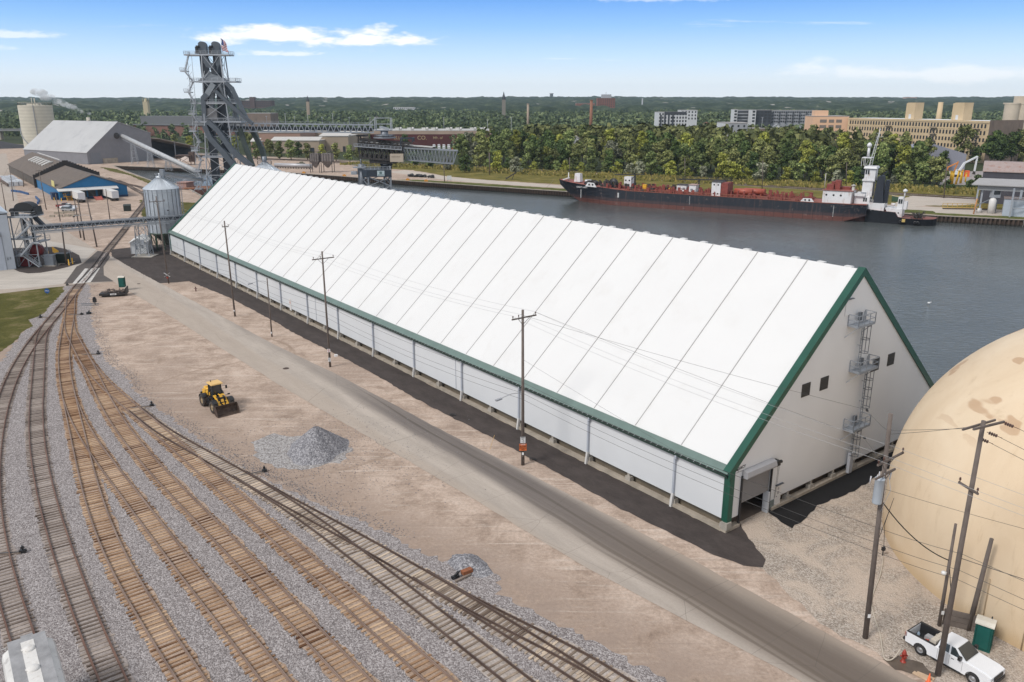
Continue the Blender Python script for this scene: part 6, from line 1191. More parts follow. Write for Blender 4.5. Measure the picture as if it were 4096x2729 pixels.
k=MB();k.hexa([(.4,-1.2,42.5),(3.6,-1.2,42.5),(3.6,1.2,42.5),(.4,1.2,42.5),(-1.8,-3.4,46),(6.5,-3.4,46),(6.5,3.4,46),(-1.8,3.4,46)]);k.build('distributor_base',DUCT,tw)
def duct(pts,w_,m=DUCT,nm='spout'):
 k=MB()
 for i_,(a,b_)in enumerate(zip(pts[:-1],pts[1:])):a,b_=Vector(a),Vector(b_);d=(b_-a).normalized()*(w_*.25);ww=w_*(1+.045*i_);k.bar(a-d,b_+d,ww,ww)
 k.build(nm,m,tw)
duct([J(255,200,353),J(300,290,353),J(345,300,353),J(365,360,354)],2.1);duct([J(385,200,353),J(395,290,353),J(375,360,354)],2.0)
duct([J(345,470,352),J(300,545,352)],2.2,DUCTL);duct([J(300,545,352),J(257,590,352)],2.0,DUCT);duct([J(257,590,352),J(270,800,352),KK(330,60,352)],1.8)
duct([J(350,480,353.5),J(330,600,353.5),J(330,680,353.5)],1.7,DUCTL);duct([J(370,530,350),J(520,670,350),J(600,740,350),J(690,815,350)],1.3)
duct([J(460,455,351),J(510,500,351),J(640,770,351)],1.4);duct([J(430,470,352),J(500,570,354)],1.5);duct([J(450,480,354),J(520,600,354),J(560,800,354)],1.4);duct([J(410,470,352.5),J(470,640,354.5)],1.6,DUCTL)
k=MB();a_,b_=J(285,790),J(395,680);k.box(a_.x,b_.x,-3.3,-.9,a_.z,b_.z);k.build('surge_bin',M('bin_grey',(.15,.15,.155),.6,.1),tw)
k=MB();a_,b_=J(300,800),J(400,860);k.hexa([(.5,-3,b_.z-1.5),(3.0,-3,b_.z-1.5),(3,-1,b_.z-1.5),(.5,-1,b_.z-1.5),(a_.x,-3.3,a_.z),(b_.x,-3.3,a_.z),(b_.x,-.9,a_.z),(a_.x,-.9,a_.z)]);k.build('bin_cone',DUCT,tw)
duct([KK(300,70,350),KK(350,180,350),KK(470,310,350),KK(580,445,350)],2.1);duct([KK(330,20,349),KK(420,100,349),KK(560,300,349),KK(740,450,349)],1.9)
duct([KK(640,90,356),KK(680,240,356),KK(760,450,356)],1.7,M('duct_green',(.075,.095,.085),.6,.15));duct([KK(750,90,362),KK(850,280,362),KK(875,390,362)],1.9,M('duct_green',(.07,.09,.08)))
k=MB();rs=random.Random(2);b3_=KK(330,700)
for i in range(26):x,y,z=rs.uniform(-8,6),rs.uniform(-5,3),rs.uniform(0,12);k.bar((x,y,z),(x+rs.uniform(-4,4),y,max(0,z+rs.uniform(-3,3))),.12)
k.bar((-2,-4,10),(-10,-6,1),.3);k.bar((-4,-3,8),(-14,-5,6),.35);k.build('base_steelwork',GALT,tw)
fl=thing('flag','american flag on a short pole at the top of the elevator tower','flag',J(430,190)+Vector((-127,355,0)));k=MB();fh=J(415,50).z-J(430,190).z;k.cyl((0,0,0),(-.5,0,fh),.07);k.build('flagpole',GALT,fl)
FR_=M('flag_red',(.42,.02,.035),.8,.05);FW_=M('flag_white',(.7,.7,.7),.8,.03);FB_=M('flag_blue',(.03,.05,.16),.8,.05)
k=MB();W3,H3=2.9,4.6
def fp(u,v):return(-.35+u*W3*(.55+.45*v)+.18*math.sin(v*7),.25*math.sin(u*6+v*4),fh-.1-v*H3-u*1.1)
for i in range(13):
 k.mi=0 if i%2==0 else 1
 for j in range(8):
  v0,v1=i/13,(i+1)/13;u0,u1=j/8,(j+1)/8
  k.mi=2 if(u0<.4 and i<7)else(0 if i%2==0 else 1);k.poly([fp(u0,v0),fp(u1,v0),fp(u1,v1),fp(u0,v1)])
k.build('flag_cloth',[FR_,FW_,FB_],fl)
ta=J(400,848)+Vector((-127,355,0));tb_=Vector((-61.8,371,26.6));lt_=thing('gallery_conveyor','long horizontal lattice conveyor gallery between tower and ship loader','conveyor',ta)
k=MB();k.truss(Vector((0,0,0)),tb_-ta,3.3,2.6,26,.3);k.build('truss',GALT,lt_);k=MB();k.bar(Vector((0,0,-.3)),tb_-ta+Vector((0,0,-.3)),1.6,1.4);k.build('belt_casing',CASE,lt_)
k=MB();k.rail([Vector((0,-1.5,1.6)),tb_-ta+Vector((0,-1.5,1.6))],1.1,.05,step=3);k.build('handrail',GALT,lt_)
k=MB();[(k.bar((tb_-ta)*t_+Vector((0,0,1.5)),(tb_-ta)*t_+Vector((0,0,4.6)),.12),k.box(*[v for p in((tb_-ta)*t_,)for v in(p.x-.3,p.x+.3,p.y-.2,p.y+.2,4.5+p.z,4.8+p.z)]))for t_ in(.12,.3,.48,.66,.84)];k.build('lamp_posts',GALT,lt_)
gb=at_y(650+800/1.96,100+1085/1.96,300);gbn=thing('grain_bin','squat steel grain bin with a conical roof behind the warehouse ridge','grain bin',(gb.x,300,0));zt=gb.z
k=MB();k.lathe([(9.5,0),(9.5,zt-5.5)],40);k.build('shell',SIL,gbn);k=MB();k.lathe([(9.8,zt-5.6),(1.2,zt)],30,(0,0,0),False);[k.bar((9.7*math.cos(a),9.7*math.sin(a),zt-5.5),(1.2*math.cos(a),1.2*math.sin(a),zt+.05),.12)for a in np.linspace(0,2*math.pi,25)[:-1]];k.build('roof',SILR,gbn)
k=MB();k.lathe([(1.3,zt-.2),(1.3,zt+.4),(0,zt+.5)],18);k.cyl((0,0,zt),(0,0,zt+2.4),.7);k.rail([(2.6*math.cos(a),2.6*math.sin(a),zt-.4)for a in np.linspace(0,2*math.pi,9)[:-1]],1.3,.05,True);k.build('peak_platform',SILD,gbn)
wb=thing('timber_barge','rusty work barge heaped with timbers moored in the slip','barge',at_y(788,738,372)*1.0,R(-20));wb.location.z=-2.0
k=MB();k.box(-13,11,-4,4,0,2.0,-.3);k.build('hull',M('hull_rust',(.10,.045,.035),.8,.3,.3),wb);k=MB();k.box(-9,-4,-2.5,2.5,2,4.8);k.box(-9.4,-3.6,-2.9,2.9,4.8,5.1);k.build('deckhouse',M('deck_pink',(.33,.20,.17),.8,.2),wb)
for i in range(14):k=MB();y=-3.4+i*.5;k.bar((-4+rnd.uniform(-1,1),y,2.3+rnd.uniform(0,.6)),(9+rnd.uniform(-2,1),y+rnd.uniform(-.6,.6),2.4+rnd.uniform(0,.9)),.38);k.build('timber',M('timber',(.28,.17,.12))if i%3 else M('rust_plate',(.24,.085,.035)),wb)
# ship loader on its lattice base
CR=Vector((-61,372,0));slr=thing('ship_loader','dark ship loader crane with a lattice boom on a steel platform in the river','ship loader',CR)
def MM(x,y,Y=372):return at_y(900+x/2.14,350+y/2.14,Y)-CR
BRDK=M('loader_brown',(.040,.034,.031),.7,.25,.5);BEIGE=M('counterweight_beige',(.44,.37,.29),.8,.08,.3)
pl0=MM(1200,755);pl1=MM(1485,700);zt_=pl1.z-.1
L4=[MM(1222,850,376),MM(1310,870,366),MM(1490,895,366),MM(1390,880,378)]
P4=[(-9.5,5),(-3.2,-6.5),(6.8,-6.5),(2.0,6)]
for(x,y)in P4:k=MB();k.bar((x,y,-2.5),(x,y,pl0.z),.7);k.build('leg',SILD,slr)
k=MB();lv=[-2.2,(pl0.z-2)/2,pl0.z]
for(a,b_)in((0,1),(1,2),(2,3),(3,0)):
 A_,B_=Vector((*P4[a],0)),Vector((*P4[b_],0))
 for z0,z1 in zip(lv[:-1],lv[1:]):k.bar(A_+Vector((0,0,z0)),B_+Vector((0,0,z1)),.35);k.bar(B_+Vector((0,0,z0)),A_+Vector((0,0,z1)),.35)
k.build('bracing',SILD,slr)
k=MB();k.hexa([(P4[0][0]-.6,5.6,pl0.z),(P4[1][0]-.6,-7.1,pl0.z),(7.4,-7.1,pl0.z),(2.6,6.6,pl0.z),(P4[0][0]-.6,5.6,pl0.z+3.1),(P4[1][0]-.6,-7.1,pl0.z+3.1),(7.4,-7.1,pl0.z+3.1),(2.6,6.6,pl0.z+3.1)]);k.build('platform_girder',CASE,slr)
k=MB();zp=pl0.z+3.1;k.rail([(P4[0][0]-.6,5.6,zp),(P4[1][0]-.6,-7.1,zp),(7.4,-7.1,zp),(2.6,6.6,zp)],1.4,.07,True,1.6);k.build('guard_rail',GALT,slr)
sg=MB();sg.box(1.0,4.2,-7.2,-7.12,pl0.z+.4,pl0.z+2.7);k2=sg.build('notice_board',M('board_pale',(.42,.5,.52),.6,.1),slr)
k=MB();[k.box(1.3,3.9,-7.24,-7.21,pl0.z+z,pl0.z+z+.14)for z in(.65,.95)];k.box(2.0,3.1,-7.24,-7.21,pl0.z+1.3,pl0.z+2.4);k.build('print',M('board_ink',(.10,.16,.16),.6,.3,6),k2)
k=MB();pc=MM(1382,700);k.cyl((pc.x,0,zp),(pc.x,0,MM(1380,625).z),2.6,2.4,28);k.cyl((pc.x,0,zp+1.6),(pc.x,0,zp+2.1),2.9,n=28);k.build('pedestal',CASE,slr)
k=MB();a_,b_=MM(1155,840),MM(1190,600);k.cyl((a_.x+1,1,-2.5),(a_.x+1,1,zp+2),1.3,n=16);k.build('mooring_dolphin',SILD,slr);k=MB();k.box(a_.x-2.5,a_.x+2.8,-1.5,3,zp+.3,zp+.7);k.rail([(a_.x-2.5,-1.5,zp+.7),(a_.x+2.8,-1.5,zp+.7)],1.1,.06,step=1.2);k.box(a_.x-3.6,a_.x-1,-1,1,zp-2.6,zp-1.2);k.cyl((a_.x+1,0,zp+2),(a_.x+1,0,zp+6),.35);k.build('service_platform',GALT,slr)
b0_,b1_=MM(1150,600),MM(1525,625);t0_,t1_=MM(1150,500),MM(1525,530)
for yy in(-3.2,3.2):
 k=MB();A0,A1,B0,B1=Vector((t0_.x,yy,t0_.z)),Vector((t1_.x,yy,t1_.z)),Vector((b0_.x+1,yy,b0_.z)),Vector((b1_.x,yy,b1_.z))
 k.bar(A0,A1,.8);k.bar(B0,B1,.8)
 for i in range(9):
  p,q_=A0.lerp(A1,i/9),A0.lerp(A1,(i+1)/9);r_,s_=B0.lerp(B1,i/9),B0.lerp(B1,(i+1)/9);k.bar(p,r_,.6);k.bar(r_,q_,.55)
 k.bar(A1,B1,.5);k.build('girder',BRDK,slr)
v0_,v1_=MM(1150,440),MM(1600,478)
for yy in(-2.6,2.6):
 k=MB();A0,A1=Vector((v0_.x,yy,v0_.z)),Vector((v1_.x,yy,v1_.z));B0,B1=Vector((t0_.x,yy,t0_.z)),Vector((t1_.x,yy,t1_.z));k.bar(A0,A1,.5)
 for i in range(9):p,r_=A0.lerp(A1,i/9),B0.lerp(B1,i/9);k.bar(p,r_,.55);k.bar(r_,A0.lerp(A1,(i+1)/9),.4)
 k.build('upper_truss',BRDK,slr)
k=MB();k.bar((v0_.x,3.0,(v0_.z+t0_.z)/2),(v1_.x-4,3.0,(v1_.z+t1_.z)/2),.3,2.6);k.build('wind_screen',BRDK,slr)
k=MB();k.box(b0_.x+5,b1_.x-3,-3.0,3.0,b1_.z-1.2,b1_.z+.9);k.build('machine_floor',BRDK,slr)
k=MB();A0=Vector((t0_.x-1.5,-4.4,t0_.z));A1=Vector((t1_.x,-4.4,t1_.z));k.bar(A0,A1,.9,.25);k.rail([A0+Vector((0,-.4,.1)),A1+Vector((0,-.4,.1))],1.2,.07,step=1.6);k.build('walkway',GALT,slr)
k=MB();u0,u1=MM(1150,450),MM(1790,505);k.bar((u0.x,0,u0.z-.6),(u1.x,-1,u1.z-.3),2.2,.5);k.build('conveyor_belt',PALER,slr)
k=MB();n_=22
for yy in(-1.4,1.4):
 k.bar((u0.x,yy,u0.z-1.1),(u1.x,yy-1,u1.z-.8),.3);
 for i in range(n_):t_=i/n_;k.bar((u0.x+(u1.x-u0.x)*t_,yy-t_,u0.z-1.1+(u1.z-u0.z+.3)*t_),(u0.x+(u1.x-u0.x)*t_,yy-t_,u0.z-2.6+(u1.z-u0.z)*t_),.14)
k.cyl((u1.x,-2.6,u1.z-.6),(u1.x,.8,u1.z-.6),.55);k.build('belt_frame',BRDK,slr)
e0,e1=MM(1140,405),MM(1220,520);k=MB();[k.bar((x,y,e1.z-1),(x,y,e0.z),.6)for x in(e0.x+.5,)for y in(-2.6,2.6)];k.box(e0.x-.3,e1.x,-3,3,e0.z-.7,e0.z);k.build('end_portal',BRDK,slr)
g0,g1=MM(1510,435),MM(1612,465);k=MB();[k.bar((x,y,MM(1510,600).z if x==g0.x else g1.z),(x,y,g0.z),.55)for x in(g0.x,g1.x)for y in(-2.8,2.8)];[k.bar((g0.x,y,g0.z),(g1.x,y,g0.z),.5)for y in(-2.8,2.8)];[k.bar((x,-2.8,g0.z),(x,2.8,g0.z),.5)for x in(g0.x,g1.x)];k.build('gantry_frame',CASE,slr)
w0,w1=MM(1420,635,368),MM(1530,568,368);k=MB();k.box(w0.x,w1.x,-6.5,-3.6,w0.z,w1.z,.04);cwo=k.build('counterweight',BEIGE,slr)
k=MB();rs=random.Random(3);[k.box(w0.x+.7+i*.36,w0.x+.9+i*.36,-6.53,-6.48,w1.z-1.35,w1.z-1.35+rs.uniform(.3,.55))for i in range(11)];k.build('faded_lettering',M('faded_ink',(.25,.20,.16),.8,.1),cwo)
bt0,bt1,bb0,bb1=MM(1530,515),MM(1990,542,366),MM(1550,618),MM(1955,652,366)
for yy in(-2.2,2.2):
 k=MB();A0,A1=Vector((bt0.x,yy,bt0.z)),Vector((bt1.x,yy+bt1.y,bt1.z));B0,B1=Vector((bb0.x,yy,bb0.z)),Vector((bb1.x,yy+bb1.y,bb1.z))
 k.bar(A0,A1,.5);k.bar(B0,B1,.5)
 for i in range(15):p,q_=A0.lerp(A1,i/15),A0.lerp(A1,(i+1)/15);r_,s_=B0.lerp(B1,i/15),B0.lerp(B1,(i+1)/15);k.bar(p,r_,.2);k.bar(p,s_,.26)
 k.bar(A1,B1,.3);k.build('boom_truss',M('boom_grey',(.21,.225,.245),.5,.15,.5),slr)
k=MB();[k.bar((bt0.x+(bt1.x-bt0.x)*t_,-2.2+bt1.y*t_,bt0.z+(bt1.z-bt0.z)*t_),(bt0.x+(bt1.x-bt0.x)*t_,2.2+bt1.y*t_,bt0.z+(bt1.z-bt0.z)*t_),.2)for t_ in np.linspace(0,1,16)];k.bar((bt0.x,0,bt0.z+.1),(bt1.x,bt1.y,bt1.z+.1),1.2,.2);k.build('boom_cross_ties',GALT,slr)
h0,h1=MM(1285,262),MM(1425,365);k=MB()
for x in(h0.x,h1.x):
 for y in(-2,2):k.bar((x,y,h1.z),(x,y,h0.z),.35)
for z in(h0.z,h1.z,(h0.z+h1.z)/2):k.bar((h0.x,-2,z),(h1.x,-2,z),.22);k.bar((h0.x,2,z),(h1.x,2,z),.22)
k.box(h0.x,h1.x,-2,2,h1.z-.3,h1.z);k.bar((h0.x-3,0,h1.z+2.5),(h0.x,0,h0.z),.3);k.bar((h0.x+2,-1,h1.z+1.4),(h1.x-1,-1,h1.z+.4),1.4,1.0);k.build('receiving_head',GALT,slr)
m0,m1=MM(1330,370),MM(1400,435);k=MB();k.cyl(((m0.x+m1.x)/2,0,m1.z),((m0.x+m1.x)/2,0,m0.z),1.7,n=20);k.cyl(((m0.x+m1.x)/2,0,m1.z+1.0),((m0.x+m1.x)/2,0,m1.z+1.4),3.8,n=24);k.cyl(((m0.x+m1.x)/2,0,m1.z),((m0.x+m1.x)/2,0,m1.z+.4),5.0,n=24);k.rail([((m0.x+m1.x)/2+4.6*math.cos(a),4.6*math.sin(a),m1.z+.4)for a in np.linspace(0,6.28,13)[:-1]],1.0,.06,True);k.build('slewing_turret',SILD,slr)
# barge
bhd=Vector((94,-58.5,0)).normalized();bhz=math.atan2(bhd.y,bhd.x);BW=Vector((28,338,-2.2))
def bx(px_,z=0,yo=0.0):
 k_=(px_-2048)/FPX;X0=BW.x+.528*yo;Y0=BW.y+.849*yo
 return(k_*(Y0*_cp-(z-CAM_H)*_sp)-X0)/(.849+.528*k_*_cp)
def m_hull(name,red,top_,zl):
 m,t,b=nodes(name);q=NT(t);P=q.coord('Object');s=q.sep(P)
 n_=q.noise(q.coord('Object',scale=(.35,.35,1.2)),.8,6,.7);st=q.noise(q.coord('Object',scale=(1.2,1.2,.08)),.9,5,.7)
 o=q.mix(q.ss(q.m('ADD',s[2],q.m('MULTIPLY',q.m('SUBTRACT',n_,.5),.8)),zl-.1,zl+.25),red,top_)
 o=q.mix(q.m('MULTIPLY',q.ss(st,.5,.75),.55),o,(.13,.075,.062));o=q.mix(q.m('MULTIPLY',q.ss(q.noise(P,.5,7,.75),.56,.7),.45),o,(.30,.23,.21))
 wl_=q.m('MULTIPLY',q.ss(s[2],3.2,2.2),q.ss(s[2],1.2,2.2));o=q.mix(q.m('MULTIPLY',wl_,.5),o,(.10,.055,.05))
 wv=q.m('LESS_THAN',q.m('ABSOLUTE',q.m('SUBTRACT',q.m('FRACT',q.m('DIVIDE',s[0],3.4)),.5)),.03);o=q.mix(q.m('MULTIPLY',wv,q.m('MULTIPLY',q.ss(s[2],4.2,3.4),.55)),o,(.012,.01,.012))
 q.l(o,b.inputs['Base Color']);b.inputs['Roughness'].default_value=.6;return m
HULLB=m_hull('barge_hull',(.12,.045,.036),(.013,.017,.026),1.6);DECKR=M('deck_red',(.27,.09,.07),.8,.2,.4,dirt=(.2,.1,.08));REDM=M('machinery_red',(.22,.05,.038),.6,.25,1.5);SHIPW=M('ship_white',(.68,.68,.69),.5,.06,.4,dirt=(.45,.36,.32));RUSTP=M('rust_pipe',(.22,.075,.05),.7,.3,1.5)
bg_=thing('tank_barge','long black and red tank barge moored along the far bank','barge',BW,bhz);Bm=14.5
def hull(stations,yc,m,par,name='hull',deck=None,zk=-1.5):
 k=MB();nz=7
 for(x,zkk,hw,hd,zd)in stations:
  for s_ in(-1,1):
   for j in range(nz):f=j/(nz-1);k.V.append((x,yc+s_*(hw+(hd-hw)*f**1.3),zkk+(zd-zkk)*f))
 n=len(stations)
 for i in range(n-1):
  for s_ in(0,1):
   for j in range(nz-1):
    a=i*2*nz+s_*nz+j;b_=a+2*nz;f=(a,b_,b_+1,a+1);k._f(f if s_==0 else f[::-1],False)
  a=i*2*nz;b_=a+2*nz;k._f((a,a+nz,b_+nz,b_))
 for i in(0,n-1):a=i*2*nz;f=tuple(a+j for j in range(nz))+tuple(a+nz+j for j in reversed(range(nz)));k._f(f if i==n-1 else f[::-1])
 ho=k.build(name,m,par);k=MB()
 for i,(x,zkk,hw,hd,zd)in enumerate(stations):
  k.V+=[(x,yc-hd*.985,zd-.12),(x,yc+hd*.985,zd-.12)]
  if i:k._f((2*i-2,2*i,2*i+1,2*i-1))
 k.build('deck',deck,par);return ho
HB=Bm/2
hull([(-13,6.4,.1,1.2,8.7),(-9.5,3.6,.3,3.9,8.4),(-5,.8,.8,5.5,8.0),(1,-1.2,2.5,6.4,7.5),(8,-2,5.0,6.9,7.0),(14,-2,6.9,HB,6.6),(22,-2,HB,HB,6.15),(94,-2,HB,HB,6.0),(101,-1.0,HB-.3,HB,6.1),(107,1.0,HB-1,HB,6.15),(111,2.4,HB-1.4,HB,6.2)],HB,HULLB,bg_,'hull',DECKR)
k=MB();k.hexa([(99,3,-2),(112,5,-2),(112,9.5,-2),(99,11.5,-2),(99,3,2),(112.6,5,6),(112.6,9.5,6),(99,11.5,2)]);k.build('stern_skeg',HULLB,bg_)
k=MB();[k.bar((xa,.12,za),(xb_,.12,zb),.35,.22)for xa,za,xb_,zb in((14,6.6,22,6.15),(22,6.15,94,6.02),(94,6.02,111,6.2))];k.build('rubbing_strake',RUSTP,bg_)
dz=5.95
def dbox(name,p0,p1,y0,y1,z0,z1,m,roof=None,par=None):
 k=MB();k.box(bx(p0,3.8,y0),bx(p1,3.8,y0),y0,y1,z0,z1);o=k.build(name,m,par or bg_)
 if roof:k=MB();k.box(bx(p0,3.8,y0)-.3,bx(p1,3.8,y0)+.3,y0-.3,y1+.3,z1,z1+.15);k.build('roof',roof,o)
 return o
def ports(o,x0,x1,y,z,n,r=.28):
 for i in range(n):k=MB();k.lathe([(.01,-.03),(r,-.03),(r,.02)],12,(x0+(x1-x0)*(i+.5)/n,y,z),True,'y');k.build('porthole',BLKP,o)
B2P=lambda x:2200+x/2.9425
IP=lambda x:3250+x/4.28
h1_=dbox('deckhouse',B2P(868),B2P(950),7,10,dz,dz+5.0,SHIPW);ports(h1_,bx(B2P(868),3.8,7),bx(B2P(950),3.8,7),6.97,dz+3.6,2,.35)
h2_=dbox('pump_house',B2P(1488),B2P(1600),6,10,dz,dz+3.0,SHIPW,BRDK);h3_=dbox('pump_house',B2P(1632),B2P(1712),4,8,dz,dz+3.4,SHIPW,M('roof_pinkish',(.4,.28,.26),.8,.1))
for h__,a,b_,yy in((h2_,1500,1590,6),(h3_,1650,1700,4)):k=MB();x0=bx(B2P(a),3.8,yy);[k.box(x0+i*2.0,x0+i*2.0+1.0,yy-.05,yy-.01,dz+1.2,dz+2.0)for i in range(2)];k.build('louvre',SILD,h__)
h4_=dbox('deckhouse',B2P(1895),B2P(2000),2,9,dz,dz+5.2,SHIPW,BRDK);ports(h4_,bx(B2P(1900),3.8,2),bx(B2P(1995),3.8,2),1.97,dz+4.2,2,.3);ports(h4_,bx(B2P(1900),3.8,2),bx(B2P(1995),3.8,2),1.96,dz+.9,2,.3)
dbox('machinery_house',B2P(2002),B2P(2085),2.3,8.7,dz,dz+5.0,REDM)
h5_=dbox('deckhouse',IP(158),IP(645),1.0,10,dz,dz+4.4,SHIPW,DECKR);ports(h5_,bx(IP(160),3.8,1),bx(IP(530),3.8,1),.97,dz+2.9,3,.35)
for(a,b_,y0,z0,h_,nm)in((215,330,3,4.6,1.8,0),(350,440,4,4.6,3.2,0),(290,345,5,4.6,2.6,0),(460,620,6,4.6,.9,0)):dbox('winch',IP(a),IP(b_),y0,y0+2.5,dz+z0-.1,dz+z0+h_,REDM)
for a,b_ in((75,215),(130,295)):
 k=MB();x0,x1=bx(2900+a/1.968,3.8,5),bx(2900+b_/1.968,3.8,5);y=5 if a==75 else 8;k.cyl((x0,y,dz+1.9),(x1,y,dz+1.9),1.15,n=20);[k.box(x,x+.4,y-1,y+1,dz,dz+1.2)for x in(x0+1,x1-1.5,(x0+x1)/2)];k.build('deck_tank',M('tank_orange',(.34,.075,.045),.5,.1,.5),bg_)
for a,b_,y0,h_,m_ in((1088,1128,4,2.6,YELP),(1394,1416,2,2.0,YELP)):dbox('yellow_box',B2P(a),B2P(b_),y0,y0+1.2,dz,dz+h_,m_)
for a,b_ in((412,545),):
 for yy in(0.1,):k=MB();x0,x1=bx(B2P(a),4.4),bx(B2P(b_),4.2);k.exty([(x0,6.9),(x1,6.7),(x1-1.2,8.4),(x0+1.2,8.6)],yy,yy+.15);o=k.build('bulwark_plate',SHIPW,bg_);ports(o,x0+1,x1-1,yy-.02,7.7,2,.4)
k=MB();x0,x1=bx(2900+590/1.968,3.8),bx(2900+700/1.968,3.8);k.exty([(x0,6.05),(x1,6.05),(x1-1,7.3),(x0+1,7.3)],.05,.2);o=k.build('bulwark_plate',SHIPW,bg_);ports(o,x0+1,x1-1,.03,6.7,2,.35)
for(a,b_,c_,zz)in((755,1075,990,5.6),(1480,2120,1740,5.0)):
 k=MB();x0,x1,xm=bx(B2P(a),3.8,7),bx(B2P(b_),3.8,7),bx(B2P(c_),3.8,7);k.bar((x0,7,dz+zz),(x1,8,dz+zz+.5),.45,.3);k.bar((x0,9.5,dz+zz),(x1,9.5,dz+zz+.4),.35,.25);k.bar((xm,7.5,dz),(xm,7.5,dz+zz+.6),.5);k.bar((xm-5,7.5,dz),(xm,7.5,dz+zz),.18);k.rail([(x0,7,dz+zz+.2),(x1,8,dz+zz+.7)],1.0,.05,step=2.5)if a>1000 else None;k.build('hose_crane',BLKP,bg_)
rs=random.Random(21)
k=MB()
for yy in(2.2,3.4,5.2,6.4,8.8,10.5,12.2):k.bar((22+rs.uniform(0,4),yy,dz+rs.uniform(.3,.9)),(90+rs.uniform(-6,2),yy,dz+rs.uniform(.3,.9)),.28)
k.build('deck_pipes',RUSTP,bg_)
k=MB();rs=random.Random(8)
for i in range(420):
 x,y=rs.uniform(10,92),rs.uniform(1,13.4);h_=rs.choice((.5,.8,1.1,1.6,2.4));k.box(x,x+rs.uniform(.15,.9),y,y+rs.uniform(.15,.8),dz,dz+h_)
 if rs.random()<.35:k.bar((x,y,dz+h_),(x+rs.uniform(-2.5,2.5),y+rs.uniform(-1,1),dz+h_+rs.uniform(-.2,.4)),.16)
tag(k.build('deck_fittings',REDM,bg_),kind='stuff')
k=MB()
for i in range(60):x,y=rs.uniform(2,36),rs.uniform(2,12.5);k.box(x,x+rs.uniform(.3,1.4),y,y+rs.uniform(.3,1.2),dz+.6*(x<12),dz+rs.choice((1,1.6,2.4))+.8*(x<14));
tag(k.build('dark_deck_fittings',BRDK,bg_),kind='stuff')
k=MB();[k.bar((x,.25,dz),(x,.25,dz+1.05),.07)for x in np.arange(20,93,1.9)];k.bar((20,.25,dz+1.05),(93,.25,dz+1.05),.07);k.bar((20,.25,dz+.6),(93,.25,dz+.6),.05);k.build('deck_rail',RUSTP,bg_)
k=MB();x0=bx(B2P(180),5.5,5);k.box(x0+4.2,x0+7,5,7.5,8.0,11.5,.2);k.cyl((x0+1,6,8),(x0+1,6,11.6),.35,.15);k.lathe([(.3,0),(1.4,.2),(1.6,1.2),(1.3,1.5)],12,(x0+10.5,6,7.6));k.bar((x0-1,5,8.6),(x0+2,5,9.6),.8,.4);k.build('anchor_windlass',SHIPW,bg_)
k=MB();xr=bx(B2P(440),4.4,4);[k.lathe([(.1,-.8),(1.15,-.8),(1.15,.8),(.1,.8)],16,(xr+i*3.2,4+i,7.6+.2*i),True,'y')for i in range(2)];xr=bx(B2P(745),3.8,5);k.lathe([(.4,-.5),(1.9,-.5),(1.9,.5),(.4,.5)],16,(xr,5,dz+2.4),True,'y');k.build('hose_reel',BLKP,bg_)
text('GREAT LAKES',.85,SHIPW,bg_,(bx(B2P(365),4.9),.93,6.35),(math.pi/2+.05,0,R(-1.5)),.02)
k=MB();[k.box(bx(B2P(360),3.4)-.15,bx(B2P(360),3.4)+.25,.25,.45,2.2+j*.42,2.45+j*.42)for j in range(8)];[k.box(bx(B2P(1645),3)-.12,bx(B2P(1645),3)+.12,-.03,.0,2.4+j*.4,2.6+j*.4)for j in range(8)];[k.box(bx(IP(365),3)-.12,bx(IP(365),3)+.12,-.03,.0,1.4+j*.45,1.65+j*.45)for j in range(9)];k.box(bx(B2P(795),3),bx(B2P(812),3),-.04,.0,3.2,5.1);k.build('draft_marks',M('mark_grey',(.5,.5,.5),.6,.1),bg_)
k=MB();[k.box(bx(IP(a),3),bx(IP(a+50),3),-.03,.0,z,z+.5)for a,z in((225,5.1),(212,2.9))];k.build('hull_recess',BLKP,bg_)
k=MB();k.cyl((bx(IP(178),4,3),3,dz+4.4),(bx(IP(178),4,3),3,dz+10.2),.12);k.cyl((bx(IP(670),4,4),4,dz),(bx(IP(670),4,4),4,dz+6.2),.55,.45);k.lathe([(.7,0),(.9,.2),(0,.6)],12,(bx(IP(670),4,4),4,dz+6.1));k.build('mast_and_vent',M('vent_grey',(.45,.43,.41),.6,.1),bg_)
tg=thing('tugboat','black tugboat with a tall white pilothouse pushing the barge stern','tugboat',BW+bhd*112,bhz);T0=112
tx=lambda p,z=0,yo=3.0:bx(IP(p),z,yo)-T0
HULLT=M('tug_hull',(.011,.013,.018),.5,.3,.4)
xe=tx(2115,0,5);hull([(-1.5,-1.5,3.5,4.4,4.6),(3,-1.5,4.2,5,4.3),(8,-1.5,4.4,5.2,4.1),(9.0,-1.5,4.4,5.2,2.6),(xe-9,-1.5,4.3,5.2,2.2),(xe-3,-1.0,3.6,4.8,2.3),(xe-.8,-.2,2.4,3.8,2.4),(xe,.2,1.2,2.4,2.5)],7.2,HULLT,tg,'hull',M('tug_deck',(.20,.075,.06),.8,.2))
def tbox(name,p0,p1,y0,y1,z0,z1,m=SHIPW,zz=3,par=None,tp=0):k=MB();k.box(tx(p0,zz,y0),tx(p1,zz,y0),y0,y1,z0,z1,tp);return k.build(name,m,par or tg)
tbox('lower_house',930,1222,3.4,11,4.0,6.6);tbox('bridge_base',700,960,4,10.4,4.2,8.6);tbox('bridge_wing',690,870,3.2,11,8.7,9.5)
tw_=tbox('pilot_tower',810,985,4.6,9.6,8.6,13.8);tbox('tower_deck',795,1005,4.2,10,13.9,14.5)
wh_=tbox('wheelhouse',825,1005,4.4,9.8,14.5,18.0);tbox('wheelhouse_roof',795,1020,3.8,10.4,18.2,18.9,par=wh_,tp=.25)
